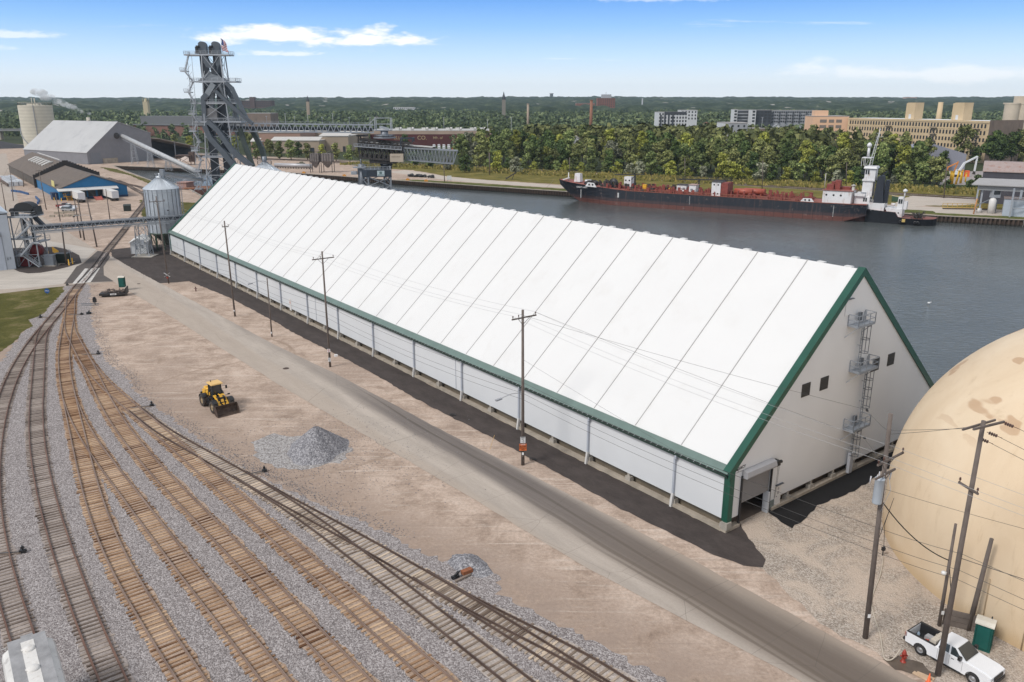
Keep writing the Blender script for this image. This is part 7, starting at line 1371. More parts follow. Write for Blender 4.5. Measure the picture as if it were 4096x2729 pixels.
k=MB();x0,x1=tx(860,14,4.4),tx(975,14,4.4);[k.box(x0+i*(x1-x0)/3+.1,x0+(i+1)*(x1-x0)/3-.1,4.36,4.39,16.2,17.7)for i in range(3)];k.box(tx(832,14,4.4),tx(850,14,4.4),4.36,4.39,16.2,17.7);k.build('wheelhouse_windows',GLASS,wh_)
k=MB();x0,x1=tx(865,6,4),tx(940,6,4);[k.box(x0+i*(x1-x0)/2+.1,x0+(i+1)*(x1-x0)/2-.1,3.95,3.99,6.9,8.2)for i in range(2)];k.build('saloon_windows',GLASS,tg)
k=MB();k.box(tx(842,10,4.6),tx(935,10,4.6),4.52,4.58,9.6,10.0);k.build('name_plate',SILD,tw_)
k=MB();xm=tx(965,18,6);k.bar((xm,7,18.9),(xm+2.2,7,31.5),.22,.22);k.bar((xm+.9,7,18.9),(xm+2.2,7,30),.12);k.bar((xm-1.2,7,18.9),(xm+.6,7,22.5),.12);[k.bar((xm+.3+z*.12,6,20+z),(xm+.9+z*.12,8,20+z),.1)for z in range(0,11)];k.bar((xm+1.3,5.6,28.6),(xm+3.2,8.4,28.8),.12);k.build('mast',SHIPW,tg)
k=MB();k.box(tx(835,18,5),tx(1005,18,5),5,9.5,21.6,21.8);[k.bar((tx(a,18,5),y,18.8),(tx(a,18,5),y,21.6),.12)for a in(840,900,990)for y in(5,9.5)];k.cyl((xm-.4,5.5,22),(xm-.4,5.5,25.2),.45);k.lathe([(.1,25.2),(.75,25.4),(.8,26.2),(.3,26.8),(0,26.9)],12,(xm-.4,5.5,0));k.build('radar_platform',SHIPW,wh_)
k=MB();a0,a1,c0_,c1_=tx(1030,5,5),tx(1190,5,5),tx(1095,12,5),tx(1190,12,5);k.hexa([(a0,4.4,6.6),(a1+.5,4.4,6.6),(a1+.5,10,6.6),(a0,10,6.6),(c0_+.3,5.2,15.6),(c1_+.3,5.2,15.8),(c1_+.3,9.2,15.8),(c0_+.3,9.2,15.6)]);k.box(a1+.3,a1+1.5,5.4,8,6.6,14.4);k.bar((c0_+1,7,15.6),(c0_+2.5,7,17.2),.4);k.build('funnel',M('funnel_dark',(.010,.014,.024),.5,.15),tg)
k=MB();x0,x1=tx(1230,1,3.6),tx(1525,1,3.6);k.exty([(x0+1.5,2.3),(x1,2.3),(x1,4.9),(x0,5.2)],3.4,11);k.build('after_house',SHIPW,tg);ports(tg.children[-1],x0+1.4,x1-.5,3.37,3.8,3,.25)
bo=tbox('control_booth',1455,1550,4,7.5,5.0,9.0,zz=5,tp=.1);tbox('booth_annex',1552,1620,4.6,7.5,4.9,7.6,zz=5);k=MB();x0,x1=tx(1465,5,4),tx(1540,5,4);[k.box(x0+i*(x1-x0)/2+.08,x0+(i+1)*(x1-x0)/2-.08,3.95,3.99,6.9,8.4)for i in range(2)];k.build('booth_windows',GLASS,bo)
k=MB();k.cyl((tx(1565,6,5),5.5,8.9),(tx(1565,6,5),5.5,11.2),.2);k.lathe([(.1,0),(.7,.2),(.75,.8),(0,1.3)],10,(tx(1565,6,5),5.5,10.6));k.cyl((tx(1330,3,5),6,6.2),(tx(1400,3,5),6,6.2),.6);k.build('deck_lamp',SHIPW,tg)
for p in(1505,1750,1798):k=MB();k.lathe([(.3,-.15),(.62,-.15),(.62,.15),(.3,.15),(.3,-.15)],14,(tx(p,0,2)+.2,1.82,1.0),True,'y');k.build('tyre_fender',BLKP,tg)
k=MB();k.box(tx(1535,0,2),tx(1590,0,2),1.6,1.95,1.0,2.0);k.build('rope_fender',M('rope_yellow',(.5,.36,.12),.9,.2,3),tg)
k=MB();rs=random.Random(5);[k.bar((rs.uniform(tx(1650),tx(1900)),rs.uniform(3,11),2.2),(rs.uniform(tx(1650),tx(1900)),rs.uniform(3,11),2.4+rs.uniform(.5,2)),.15)for _ in range(22)];k.box(tx(1720),tx(1800),5,9,2.2,3.4);k.build('towing_gear',BRDK,tg)
k=MB();k.rail([(tx(940,4,3.4),3.4,6.7),(tx(1030,4,3.4),3.4,6.7)],1,.04);[k.bar((x,2.1,4.15),(x,2.1,5.1),.05)for x in np.arange(-1,8,1.3)];k.build('hand_rail',SHIPW,tg)
# right bank: grey riverside building, yard, machines
qb=thing('riverside_building','dark grey corrugated building with a canopy at the right edge quay','building',(183.2,318.6,0),math.atan2(-.50,.87));DGW=M('dark_corrugated',(.062,.060,.075),.7,.15,.4,rib=('X',1.4));RUSTR=M('rust_roof',(.33,.26,.24),.7,.1,.4,dirt=(.26,.10,.06));CANO=M('canopy_grey',(.36,.35,.345),.6,.06,.4,rib=('X',1.2));BLUW=M('pale_blue_wall',(.40,.45,.52),.6,.08,.4)
k=MB();k.box(0,45,0,18,0,12.4);k.build('wall',DGW,qb);k=MB();k.hexa([(-.3,-.4,12.1),(45,-.4,12.1),(45,7,15.2),(-.3,7,15.2),(-.3,-.4,12.4),(45,-.4,12.4),(45,7,15.5),(-.3,7,15.5)]);k.box(-.3,45,7.01,18.5,14.9,15.2);k.build('roof',RUSTR,qb)
cn0=thing('quay_canopy','pale corrugated canopy roof on tall steel posts over the quay','canopy',(166.5,290.6,0),math.atan2(-.50,.87));k=MB();k.hexa([(-2.5,-1.5,9.7),(45,-1.5,9.7),(45,9,11.2),(-.5,9,11.2),(-2.5,-1.5,10.0),(45,-1.5,10.0),(45,9,11.5),(-.5,9,11.5)]);k.build('roof',CANO,cn0)
k=MB();k.box(-.2,45,-.2,0,8.0,9.65);k.build('fascia',M('fascia_grey',(.30,.31,.32),.6,.08),cn0)
for x,y in((-.2,0),(1.2,1.0),(10.5,-8),(16.5,-6),(24,0)):k=MB();k.bar((x,y,0),(x,y,9.8),.55);k.build('post',GALT,cn0)
k=MB();k.bar((10.5,-8,5.5),(16.5,-6,5.5),.3);k.bar((10.5,-8,3),(16.5,-6,3),.2);k.rail([(10.5,-8,5.6),(16.5,-6,5.6)],1.1,.06);[k.box(x,x+.7,-5.4,-4.8,3.8,9.0)for x in(12.5,15)];k.build('steelwork',GALT,cn0)
wb_=thing('quay_workshop','low pale blue workshop wall beneath the canopy at the right edge','building',(170.5,288.0,0),math.atan2(-.50,.87));k=MB();k.box(3.5,45,-5.5,4,0,5.8);k.build('wall',BLUW,wb_);k=MB();k.box(3.3,45,-5.7,4.2,5.8,6.1);k.build('roof',M('workshop_roof',(.2,.16,.15),.8,.2),wb_);k=MB();k.box(11,12.5,-5.6,-5.52,2.0,3.2);k.build('window',GLASS,wb_)
k=MB();k.lathe([(0,0),(1.2,0),(1.2,4.6),(.8,5.3),(0,5.5)],18);tag(k.build('white_tank',FIBW,None,(g(3650+1670/5.226,650+1075/5.226)+Vector((0,1,0)))),'upright white tank left of the pale blue workshop','tank')
cb2=thing('crane_cab','small grey control cab raised on posts above the quay','control cab',g(3650+1800/5.226,650+1090/5.226)+Vector((0,4,0)));k=MB();k.box(-1.4,1.4,-1,1,5.5,8.4);k.build('cabin',M('cab_grey',(.3,.32,.35),.5,.1),cb2);k=MB();k.box(-1.1,1.1,-1.05,-1.01,6.6,8.0);k.build('window',GLASS,cb2);k=MB();[k.bar((x,0,0),(x,0,5.5),.3)for x in(-1,1)];k.bar((-1,0,5.2),(-7,-1,2.5),.25);k.build('post',SILD,cb2)
TP=lambda x,y,z=0:g(3650+x/5.226,650+y/5.226,z)
k=MB();k.cyl((0,0,0),(.4,0,5.4),.22);tag(k.build('orange_post',M('post_orange',(.5,.23,.08),.7,.1),None,TP(1275,1080)),'leaning orange post by the canopy corner','post')
for i,(x,y,lab)in enumerate(((1392,1050,'small white drum on the quay left of the white tank'),)):k=MB();k.lathe([(0,0),(.7,0),(.7,1.5),(0,1.5)],14);tag(k.build('drum',FIBW,None,TP(x,y)),lab,'drum')
yb=thing('yellow_gangway','long low yellow gangway rail lying along the quay','gangway',TP(620,975));e_=TP(1640,990)-yb.location;k=MB();k.rail([(0,0,.6),e_+Vector((0,0,.6))],1.5,.07,step=1.6);k.bar((0,0,.6),e_+Vector((0,0,.6)),1.2,.15);k.build('walkway',M('gangway_yellow',(.48,.32,.08),.7,.1),yb);k=MB();k.bar((0,-.4,.1),e_+Vector((0,-.4,.1)),.6,.6);k.build('base_beam',BRDK,yb)
def excav(loc,rz,m,s_,label,pts,cw):
 t=thing('excavator',label,'excavator',loc,rz);
 for y in(-1.3,1.3):k=MB();k.exty([(-2.3,.2),(-1.9,0),(1.9,0),(2.3,.2),(2.3,.7),(1.9,.95),(-1.9,.95),(-2.3,.7)],y-.35,y+.35);k.build('crawler_track',BLKP,t)
 k=MB();k.box(-2.8,1.6,-1.4,1.4,1.1,2.5,.1);k.build('house',m,t);k=MB();k.box(.1,1.6,.3,1.4,2.2,3.3,.1);k.build('cab',m,t);k=MB();k.box(.3,1.63,.28,1.42,2.5,3.15,.05);k.build('cab_window',GLASS,t)
 k=MB();[k.bar(a,b_,w__,w__*1.3,(0,1,0))for a,b_,w__ in pts[:2]];k.build('boom',m,t);k=MB();a,b_,w__=pts[2];k.bar(a,b_,w__,w__*1.2,(0,1,0));k.build('stick',m,t);k=MB();p=Vector(pts[2][1]);k.hexa([p+Vector(v)for v in((-.6,-.5,-1.4),(.5,-.5,-1.6),(.5,.5,-1.6),(-.6,.5,-1.4),(-.3,-.4,0),(.3,-.4,0),(.3,.4,0),(-.3,.4,0))]);k.build('bucket',BRDK,t);t.scale=(s_,)*3;return t
excav(TP(905,300),R(0),M('excav_white',(.66,.68,.70),.45,.06,.5),1.12,'white excavator with a long raised boom in the far yard',[((.6,-.3,2.2),(3.0,-.3,6.5),.75),((2.8,-.3,6.3),(8.6,-.3,9.4),.65),((8.5,-.3,9.5),(8.2,-.3,2.6),.6)],0)
excav(TP(700,285),R(-8),M('excav_orange',(.62,.22,.035),.5,.06,.5),.92,'orange excavator with its arm bent down beside the white one',[((-.5,-.3,2.0),(.2,-.3,5.2),.6),((.1,-.3,5.0),(5.0,-.3,7.6),.55),((5.4,-.3,8.4),(3.6,-.3,1.4),.5)],0)
toil=TP(1125,300);k=MB();k.box(-1.0,1.0,-1,1,0,3.0,.08);k.box(-1.05,1.05,-1.05,1.05,3.0,3.2,.2);tag(k.build('orange_toilet',ORANGE,None,toil),'bright orange portable toilet right of the white excavator','portable toilet')
for i,(x,y,h_)in enumerate(((770,460,6.0),(800,462,6.0),(830,462,6.0),(895,462,6.4),(910,460,6.2),(990,440,5.5),(1012,438,6.2),(1100,410,4.2))):
 lab=['first yellow standing pile from the left in the far yard','second yellow standing pile from the left','third yellow standing pile from the left','fourth yellow standing pile from the left','fifth yellow standing pile from the left','sixth yellow standing pile behind the bush','seventh yellow standing pile behind the bush','rightmost thin yellow pile in front of the orange toilet'][i]
 k=MB();k.cyl((0,0,0),((i in(3,4))*.8,0,h_),.34,n=10);k.cyl(((i in(3,4))*.8,0,h_),((i in(3,4))*.8,0,h_+.3),.5,n=10);tag(k.build('yellow_pile',M('pile_yellow',(.68,.40,.02),.5,.05),None,TP(x,y)),lab,'pile','yellow piles in the far yard')
sheet('far_yard',[tuple(TP(x,y)[:2])for x,y in((560,470),(640,230),(900,190),(1400,185),(2331,180),(2500,330),(1380,440),(1200,470))],.03,M('yard_grey',(.30,.27,.26),.9,.15,.05))
k=MB();k.exty([(-1.9,0),(1.9,0),(1.9,1.7),(-1.9,2.3)],-1.2,1.2);o=tag(k.build('green_skip',M('skip_green',(.03,.075,.04),.6,.2),None,g(IP(1440),600+885/4.28),R(-25)),'green skip with a tan lid behind the funnel','skip');k=MB();k.hexa([(-2,-1.25,2.3),(2,-1.25,1.7),(2,1.25,1.7),(-2,1.25,2.3),(-2,-1.25,2.4),(2,-1.25,1.8),(2,1.25,1.8),(-2,1.25,2.4)]);k.build('lid',M('lid_tan',(.42,.34,.22),.8,.1),o)
NPX=lambda x,y:(1800+x/1.9617,350+y/1.9617)
OPX=lambda x,y:(2900+x/1.968,350+y/1.968)
for i,(b_,t_,lab)in enumerate(((NPX(312,690),NPX(306,510),'first pale pole on the far bank left of the bow'),(NPX(775,625),NPX(771,520),'pale pole at the wood edge left of the bow'),(NPX(940,690),NPX(938,548),'pale lamp pole right behind the barge bow'),(NPX(1287,650),NPX(1285,535),'pale pole among trees behind the forward deckhouse'),(NPX(1845,730),NPX(1842,552),'pale pole behind the middle of the barge'),(OPX(292,800),OPX(299,575),'dark pole behind the orange deck tanks'),(OPX(952,775),OPX(959,590),'pale pole left of the tug pilothouse'),(OPX(1468,700),OPX(1478,560),'pale pole right of the tug funnel'),(OPX(1722,872),OPX(1750,582),'dark pole in front of the orange excavator'),((900+1880/2.14,350+808/2.14),(900+1872/2.14,350+660/2.14),'dark pole under the loader boom tip'),((900+2265/2.14,350+740/2.14),(900+2265/2.14,350+560/2.14),'pale pole between the boom and the wood'))):
 pole(b_,t_,lab,'poles along the far bank',r=.22,arms=(),braces=False)
MPX=lambda x,y:g(900+x/2.14,350+y/2.14)
for i,(x,y,lab)in enumerate(((675,735,'yellow mooring block farthest left on the far quay'),(1022,760,'yellow mooring block left of the ship loader'),(1565,795,'yellow mooring block just right of the ship loader'),(1722,805,'yellow mooring block under the boom tip'))):k=MB();k.box(-.9,.9,-.5,.5,0,.8,.05);k.cyl((0,0,.8),(0,0,1.1),.25);tag(k.build('mooring_block',M('mooring_yellow',(.55,.24,.03),.6,.1),None,MPX(x,y)),lab,'mooring block','yellow mooring blocks on the far quay')
hp_=thing('dust_hopper','weathered grey pair of dust hoppers on legs across the river','hopper',MPX(835,727));
for cx_ in(-3.6,3.2):
 k=MB();rr_=3.0 if cx_>0 else 2.5
 k.hexa([(cx_-.5,-.5,2.6),(cx_+.5,-.5,2.6),(cx_+.5,.5,2.6),(cx_-.5,.5,2.6),(cx_-rr_,-rr_,6.2),(cx_+rr_,-rr_,6.2),(cx_+rr_,rr_,6.2),(cx_-rr_,rr_,6.2)]);k.box(cx_-rr_,cx_+rr_,-rr_,rr_,6.2,10.4);k.build('hopper_box',M('hopper_grey',(.20,.175,.165),.8,.25,.6,dirt=(.12,.08,.06)),hp_)
 for x in(-1,1):
  for y in(-1,1):k=MB();k.bar((cx_+x*rr_,y*rr_,0),(cx_+x*rr_,y*rr_,6.3),.3);k.build('leg',BRDK,hp_)
 k=MB();k.rail([(cx_-rr_,-rr_,10.4),(cx_+rr_,-rr_,10.4),(cx_+rr_,rr_,10.4)],1.1,.07);[k.bar((cx_-rr_+i*rr_/2,-rr_-.05,6.2),(cx_-rr_+i*rr_/2,-rr_-.05,10.4),.2)for i in range(5)];k.build('top_rail',BRDK,hp_)
pp_=thing('silver_pipe','long silver pipe conveyor lying on low trestles across the river','pipe',MPX(430,690));e_=MPX(745,700)-pp_.location;k=MB();k.cyl((0,0,1.9),e_+Vector((0,0,1.9)),1.1,n=14);k.build('pipe',M('pipe_silver',(.42,.42,.44),.5,.1,.5,metal=.3),pp_);k=MB();[k.bar(e_*(i/14),e_*(i/14)+Vector((0,0,1.2)),.4)for i in range(15)];k.bar((0,0,.8),e_+Vector((0,0,.8)),.4);k.build('trestle',BRDK,pp_)
k=MB();k.box(-2.6,2.6,-1,1,.5,1.3,.1);k.box(-.8,1.6,-.95,.95,1.3,2.1,.25);o=k.build('old_truck',M('truck_olive',(.10,.095,.06),.7,.2),None,MPX(650,665));tag(o,'old olive pickup truck parked across the river left of the hoppers','truck');[(lambda kk:(kk.lathe([(.05,-.15),(.45,-.15),(.45,.15),(.05,.15)],12,(x,y,.45),True,'y'),kk.build('wheel',BLK,o)))(MB())for x in(-1.7,1.7)for y in(-.9,.9)]
k=MB();rs=random.Random(14);[k.lathe([(.5,-.3),(1.1,-.3),(1.1,.3),(.5,.3),(.5,-.3)],12,(rs.uniform(-9,9),rs.uniform(-1,1),rs.uniform(.3,.9)),True,rs.choice('yz'))for _ in range(22)];tag(k.build('tyre_heap',BLKP,None,MPX(1690,770),R(-30)),'heap of old black tyres on the far bank grass','tyres')
k=MB();k.box(-1.1,1.1,-.05,.05,1.2,3.2);o=k.build('bank_sign',SIGNW,None,MPX(1920,812),R(10));tag(o,'plain white board sign on the far bank edge','sign');k=MB();[k.bar((x,0,0),(x,0,1.3),.12)for x in(-.8,.8)];k.build('post',SILD,o)
k=MB();k.bar((-2.5,0,.5),(2.5,0,3.6),1.3,.5);k.bar((-2.5,0,0),(-2.5,0,1.4),.3);k.bar((.5,0,0),(1.5,0,2.6),.3);tag(k.build('old_conveyor',BRDK,None,g(*NPX(478,725))),'small rusty loading conveyor standing in the meadow','conveyor')
k=MB();k.lathe([(0,0),(.28,.1),(.2,.3),(0,.35)],10);k.bar((.1,0,.2),(.5,0,.35),.12);tag(k.build('gull',SIGNW,None,g(3300+1182/2.85,1050+470/2.85,-2.15)),'white gull floating on the river','bird')
wire([g(*NPX(-20,690))+Vector((0,0,1.5)),BW+bhd*-6+Vector((0,4,8))],'pale mooring line from the bow to the quay',.06,.6,'mooring lines',M('rope',(.4,.36,.3),.9,.1))if 0 else None
ml=g(*NPX(755,795));wire([ml+Vector((0,0,.4)),BW+bhd*-12+Vector((0,6,8.4))],'mooring rope from the barge bow to the quay edge',.06,.5,'mooring lines',M('rope',(.35,.31,.25),.9,.1))
fc=thing('chain_fence','chain link fence at the wood edge behind the deck tanks','fence',g(*OPX(360,720)));e_=g(*OPX(830,700))-fc.location;k=MB();k.rail([(0,0,0),e_],2.4,.05,step=3);k.build('rails',M('fence_grey',(.35,.37,.37),.6,.05),fc)
# the wood, the town and the hills beyond
def th_(x,y):y=min(y,5600);return 62*max(0,(y-1200)/5300)**1.1*(1+.06*math.sin(x/900+1)-.05*(x<-500))
def m_leaf(name,stops,ov=.5):
 m,t,b=nodes(name);q=NT(t)
 r=q.m('ADD',q.m('MULTIPLY',q.n('ShaderNodeNewGeometry').outputs['Random Per Island'],.55),q.m('MULTIPLY',q.noise(q.coord('Pos'),.06,3,.5),.45))
 o=q.ramp(r,stops);o=q.mix(1.0,o,q.ramp(q.n('ShaderNodeObjectInfo').outputs['Random'],[(0,1-ov),(1,1.15)]),'MULTIPLY')
 q.l(o,b.inputs['Base Color']);b.inputs['Roughness'].default_value=.7;b.inputs['Specular IOR Level'].default_value=.2
 b.inputs['Subsurface Weight'].default_value=0;return m
LEAF=[m_leaf('leaf_green',[(.25,(0.083,0.117,0.039)),(.5,(0.172,0.221,0.071)),(.75,(0.290,0.338,0.121))]),m_leaf('leaf_olive',[(.25,(0.110,0.130,0.046)),(.5,(0.228,0.254,0.086)),(.75,(0.380,0.390,0.144))]),m_leaf('leaf_yellow',[(.25,(0.138,0.163,0.030)),(.5,(0.290,0.312,0.057)),(.75,(0.455,0.455,0.103))]),m_leaf('leaf_silver',[(.25,(0.124,0.143,0.092)),(.5,(0.248,0.260,0.172)),(.75,(0.386,0.390,0.276))]),m_leaf('leaf_dark',[(.25,(0.041,0.072,0.023)),(.5,(0.086,0.130,0.040)),(.75,(0.145,0.202,0.057))])]
BARK=M('bark',(.11,.09,.07),.9,.25,.5)
def crown_np(rng,h,r,z0,nb,nq,qs,dens=1.0):
 V,F=[],[]
 C_=[]
 for i in range(nb):
  f=i/max(1,nb-1);z=z0+(h-z0)*(.12+.80*f);rr=r*math.sin(math.pi*(.18+.70*f))**.8
  a=rng.uniform(0,6.28);d=rr*rng.uniform(.15,.75);br=r*rng.uniform(.28,.50)*(1-.25*f)
  C_.append((d*math.cos(a),d*math.sin(a),z,br))
 nv=0;per=nq//nb
 for(cx,cy,cz,br)in C_:
  u=rng.normal(size=(per,3));u/=np.linalg.norm(u,axis=1)[:,None];u[:,2]=np.abs(u[:,2])*np.where(rng.random(per)<.72,1,-1)
  p=np.array([cx,cy,cz])+u*br*rng.uniform(.72,1.12,(per,1))*np.array([1,1,.82])
  n_=u+rng.normal(size=(per,3))*.55;n_/=np.linalg.norm(n_,axis=1)[:,None]
  t1_=np.cross(n_,rng.normal(size=(per,3)));t1_/=np.linalg.norm(t1_,axis=1)[:,None];t2_=np.cross(n_,t1_)
  s_=qs*rng.uniform(.6,1.35,(per,1));q4=np.stack([p-t1_*s_-t2_*s_*.7,p+t1_*s_-t2_*s_*.5,p+t1_*s_*.8+t2_*s_,p-t1_*s_*.7+t2_*s_*.8],1).reshape(-1,3)
  V.append(q4);F.append(np.arange(per*4).reshape(-1,4)+nv);nv+=per*4
 return np.concatenate(V),np.concatenate(F)
def np_mesh(name,V,F,mat):
 me=bpy.data.meshes.new(name);me.vertices.add(len(V));me.vertices.foreach_set('co',V.astype(np.float32).ravel());k_=F.shape[1]
 me.loops.add(F.size);me.loops.foreach_set('vertex_index',F.astype(np.int32).ravel());me.polygons.add(len(F));me.polygons.foreach_set('loop_start',np.arange(0,F.size,k_,dtype=np.int32));me.polygons.foreach_set('loop_total',np.full(len(F),k_,dtype=np.int32))
 me.materials.append(mat);me.update(calc_edges=True);return me
rg=np.random.default_rng(11)
def trunk_me(h,r,seed):
 rs=random.Random(seed);k=MB();k.tube([(0,0,-.3),(.1,0,h*.25),(-.1,.1,h*.5),(.1,0,h*.8)],[r,r*.8,r*.55,r*.15],7)
 for i in range(7):a=rs.uniform(0,6.3);z=h*rs.uniform(.2,.55);L=h*rs.uniform(.22,.4);k.tube([(0,0,z),(L*.4*math.cos(a),L*.4*math.sin(a),z+L*.5),(L*.7*math.cos(a),L*.7*math.sin(a),z+L)],[r*.45,r*.3,r*.1],5)
 o=k.build('trunk',BARK);me=o.data;bpy.data.objects.remove(o);return me
protos=[]
for i,(h,r,z0,nb,nq,qs)in enumerate(((20,6.4,4,24,2600,.44),(22,5.0,5,22,2400,.43),(17,6.8,3.5,24,2400,.43),(19,5.8,5,15,1300,.44),(13,4.8,1.5,16,1500,.37),(7,3.7,.3,12,900,.31),(5,3.5,.1,10,700,.28))):
 V,F=crown_np(rg,h,r,z0,nb,nq,qs);ms=[np_mesh('crown',V,F,m_)for m_ in LEAF];protos.append((h,ms,trunk_me(h,.38 if h>10 else .12,i)))
TLAB={0:'bushy green',1:'tall olive green',2:'yellowish green',3:'silvery grey leaved',4:'dark green'}
ntree=0
ON_='first second third fourth fifth sixth seventh eighth ninth tenth eleventh twelfth thirteenth fourteenth fifteenth sixteenth seventeenth eighteenth nineteenth'.split()
def ordn(i):
 T_=('twent','thirt','fort','fift','sixt','sevent');i+=1
 return ON_[i-1]if i<20 else(T_[i//10-2]+('ieth' if i%10==0 else 'y '+ON_[i%10-1]))
def tree(x,y,p,mi,s,label,group,nm='tree'):
 global ntree;ntree+=1;h,ms,tr=protos[p];t=thing(nm,label,'bush' if nm=='bush' else 'tree',(x,y,0),rnd.uniform(0,6.3),group);t.scale=(s*rnd.uniform(.9,1.15),s*rnd.uniform(.9,1.15),s)
 for n_,me in(('trunk',tr),('crown',ms[mi])):o=bpy.data.objects.new(n_,me);C.objects.link(o);o.parent=t
front=[(-100,537),(8,476),(60,447),(107,418),(162,394),(190,380)]
def on_front(s):
 acc=0
 for a,b in zip(front[:-1],front[1:]):
  a,b=Vector(a),Vector(b);L=(b-a).length
  if s<=acc+L:return a+(b-a)*((s-acc)/L)
  acc+=L
 return Vector(front[-1])
FL=sum((Vector(b)-Vector(a)).length for a,b in zip(front[:-1],front[1:]));fn=Vector((.5,.866));taken=[]
WOOD_L='cottonwoods and maples of the far bank wood'
d=0;row=0
for row,(d,sp,ps,sc0,sc1)in enumerate(((3,7.5,(5,6,6,5),.8,1.25),(11,9,(4,5,4),.75,1.05),(21,10,(0,2,3,1),.72,.95),(33,11,(0,1,2,3),.85,1.05),(47,12,(0,1,2),.9,1.1),(62,13,(0,1,2),.9,1.12))):
 s=rnd.uniform(0,5)+(95 if row<1 else 62);cnt_=0
 while s<FL:
  p=on_front(s)+fn*(d+rnd.uniform(-3,3));pr=rnd.choice(ps);small=pr>=5
  mi=rnd.choices((0,1,2,3,4),((3,3,2,3,2)if small else(4,4,2,.4,1.6)))[0]
  if not(row<3 and p.x>150 and p.y<345):tree(p.x,p.y,pr,mi,rnd.uniform(sc0,sc1),TLAB[mi]+(' bush, ' if small else ' tree, ')+ordn(cnt_)+' from the left in the '+ON_[row]+' row of the wood','bushes along the wood edge' if small else WOOD_L,'bush' if small else 'tree')
  s+=sp*rnd.uniform(.75,1.3);cnt_+=1
SP=[(1080,625,2,1,.7),(1030,640,4,0,.9),(1120,640,4,0,.95),(1165,640,4,0,1.0),(1230,640,4,1,.85),(1290,640,4,2,.8),(1345,645,4,1,.9),(1400,650,4,0,.85),(1440,650,2,1,.6),(990,590,2,1,.8),(940,600,4,2,.9),(760,600,4,2,.85),(700,585,4,1,.8),(740,545,0,4,.75),(640,580,4,4,.7),(1320,655,4,3,.6),(1195,630,4,4,.8),(1480,560,2,0,.75),(1620,590,4,4,.85),(1560,660,4,1,.8),(1590,660,2,0,.6),(1520,655,4,3,.7),(1660,665,5,4,1.2),(1720,672,5,4,1.2),(1790,680,5,3,1.1),(1860,690,5,4,1.3),(1920,670,4,1,1),(1960,640,2,2,.9),(1900,640,0,1,.8),(1990,690,4,2,.9),(2060,695,5,3,1.2)]
SPr=[(3440,720,4,4,1.01),(3480,725,2,4,.75),(3520,725,4,4,1.05),(3560,715,2,0,.7),(3600,700,2,0,.8),(3640,725,4,4,.95),(3600,738,5,0,1.3),(3690,735,5,0,1.3),(3660,690,4,4,1),(3720,735,4,1,.9),(3745,742,4,1,1.0),(3770,690,4,4,.9),(3790,758,6,4,.8),(3875,757,6,4,.8),(3912,752,6,4,1.1),(3845,655,3,1,1.28),(3960,660,0,4,1.05),(4000,665,2,4,1.1),(4040,665,3,4,1.1),(4085,665,3,1,1.15),(4130,665,0,4,1),(3780,640,4,3,.9),(3900,655,4,4,.8),(3550,640,0,1,.95),(3490,640,1,2,.95),(3620,630,0,1,.9),(3420,690,4,2,1),(3380,690,4,3,.9),(3340,690,4,0,1),(3300,700,4,4,.9),(3700,650,0,4,.8),(3250,712,5,2,1),(3190,725,5,0,1.2),(3400,740,5,2,.9),(3430,745,5,4,1)]
for j,(L_,nm_,grp)in enumerate(((SP,'in the strip left of the barge','trees between the yard and the pale sheds'),(SPr,'in the thicket behind the tug','trees round the far yard'))):
 for i,(x,y,pr,mi,s)in enumerate(sorted(L_)):
  p=g(x,y);small=pr>=5
  tree(p.x,p.y,pr,mi,s,TLAB[mi]+(' bush, ' if small else ' tree, ')+ordn(i)+' from the left '+nm_,grp,'bush' if small else 'tree')
def wood(name,label,pts,mat):
 Vs,Fs,nv=[],[],0;lib={}
 for q_,lvl in((0,(90,.95)),(1,(44,1.5)),(2,(24,2.4))):
  for v in range(8):lib[q_,v]=crown_np(rg,1.0,.5,.02,6,lvl[0],lvl[1]/13)
 for(x,y,h)in pts:
  q_=0 if y<760 else(1 if y<1150 else 2);V,F=lib[q_,rnd.randrange(8)];a=rnd.uniform(0,6.3);ca,sa=math.cos(a),math.sin(a);w_=h*rnd.uniform(.85,1.25);z0=th_(x,y)
  Vs.append(np.stack([(V[:,0]*ca-V[:,1]*sa)*w_+x,(V[:,0]*sa+V[:,1]*ca)*w_+y,V[:,2]*h+z0-.5],1));Fs.append(F+nv);nv+=len(V)
 me=np_mesh(name,np.concatenate(Vs),np.concatenate(Fs),mat);o=bpy.data.objects.new(name,me);C.objects.link(o);return tag(o,label,'woodland',kind='stuff')
SITES=[]
def clear_of(x,y,m_=6):return all(not(a-m_<x<b+m_ and c_-m_<y<d_+m_)for a,b,c_,d_ in SITES)
BW_=1.0
BRK=M('far_brick',(.20,.085,.06),.85,.12,.15);CREAM=M('cream_brick',(.56,.43,.27),.85,.08,.1,dirt=(.44,.33,.21));PEACH=M('peach_brick',(.72,.46,.30),.85,.06,.1);BRNB=M('brown_and_shaded_brick',(.21,.16,.13),.85,.15,.15,dirt=(.12,.09,.08));WIN=M('far_window',(.03,.032,.036),.35,.2,.5)
PINKB=M('pink_block',(.34,.215,.165),.85,.08,.1);TANB=M('tan_block',(.34,.27,.205),.85,.08,.1);ROOFG=M('far_roof_grey',(.36,.34,.33),.8,.08,.05);MAROON=M('maroon_wall',(.085,.02,.02),.8,.12,.1);WHT=M('far_white',(.60,.61,.62),.6,.06,.1);DGR=M('far_dark',(.05,.055,.065),.7,.15,.2);LGR=M('far_light_grey',(.33,.34,.36),.7,.08,.1);SLATE=M('far_slate',(.13,.105,.10),.9,.15,.1)
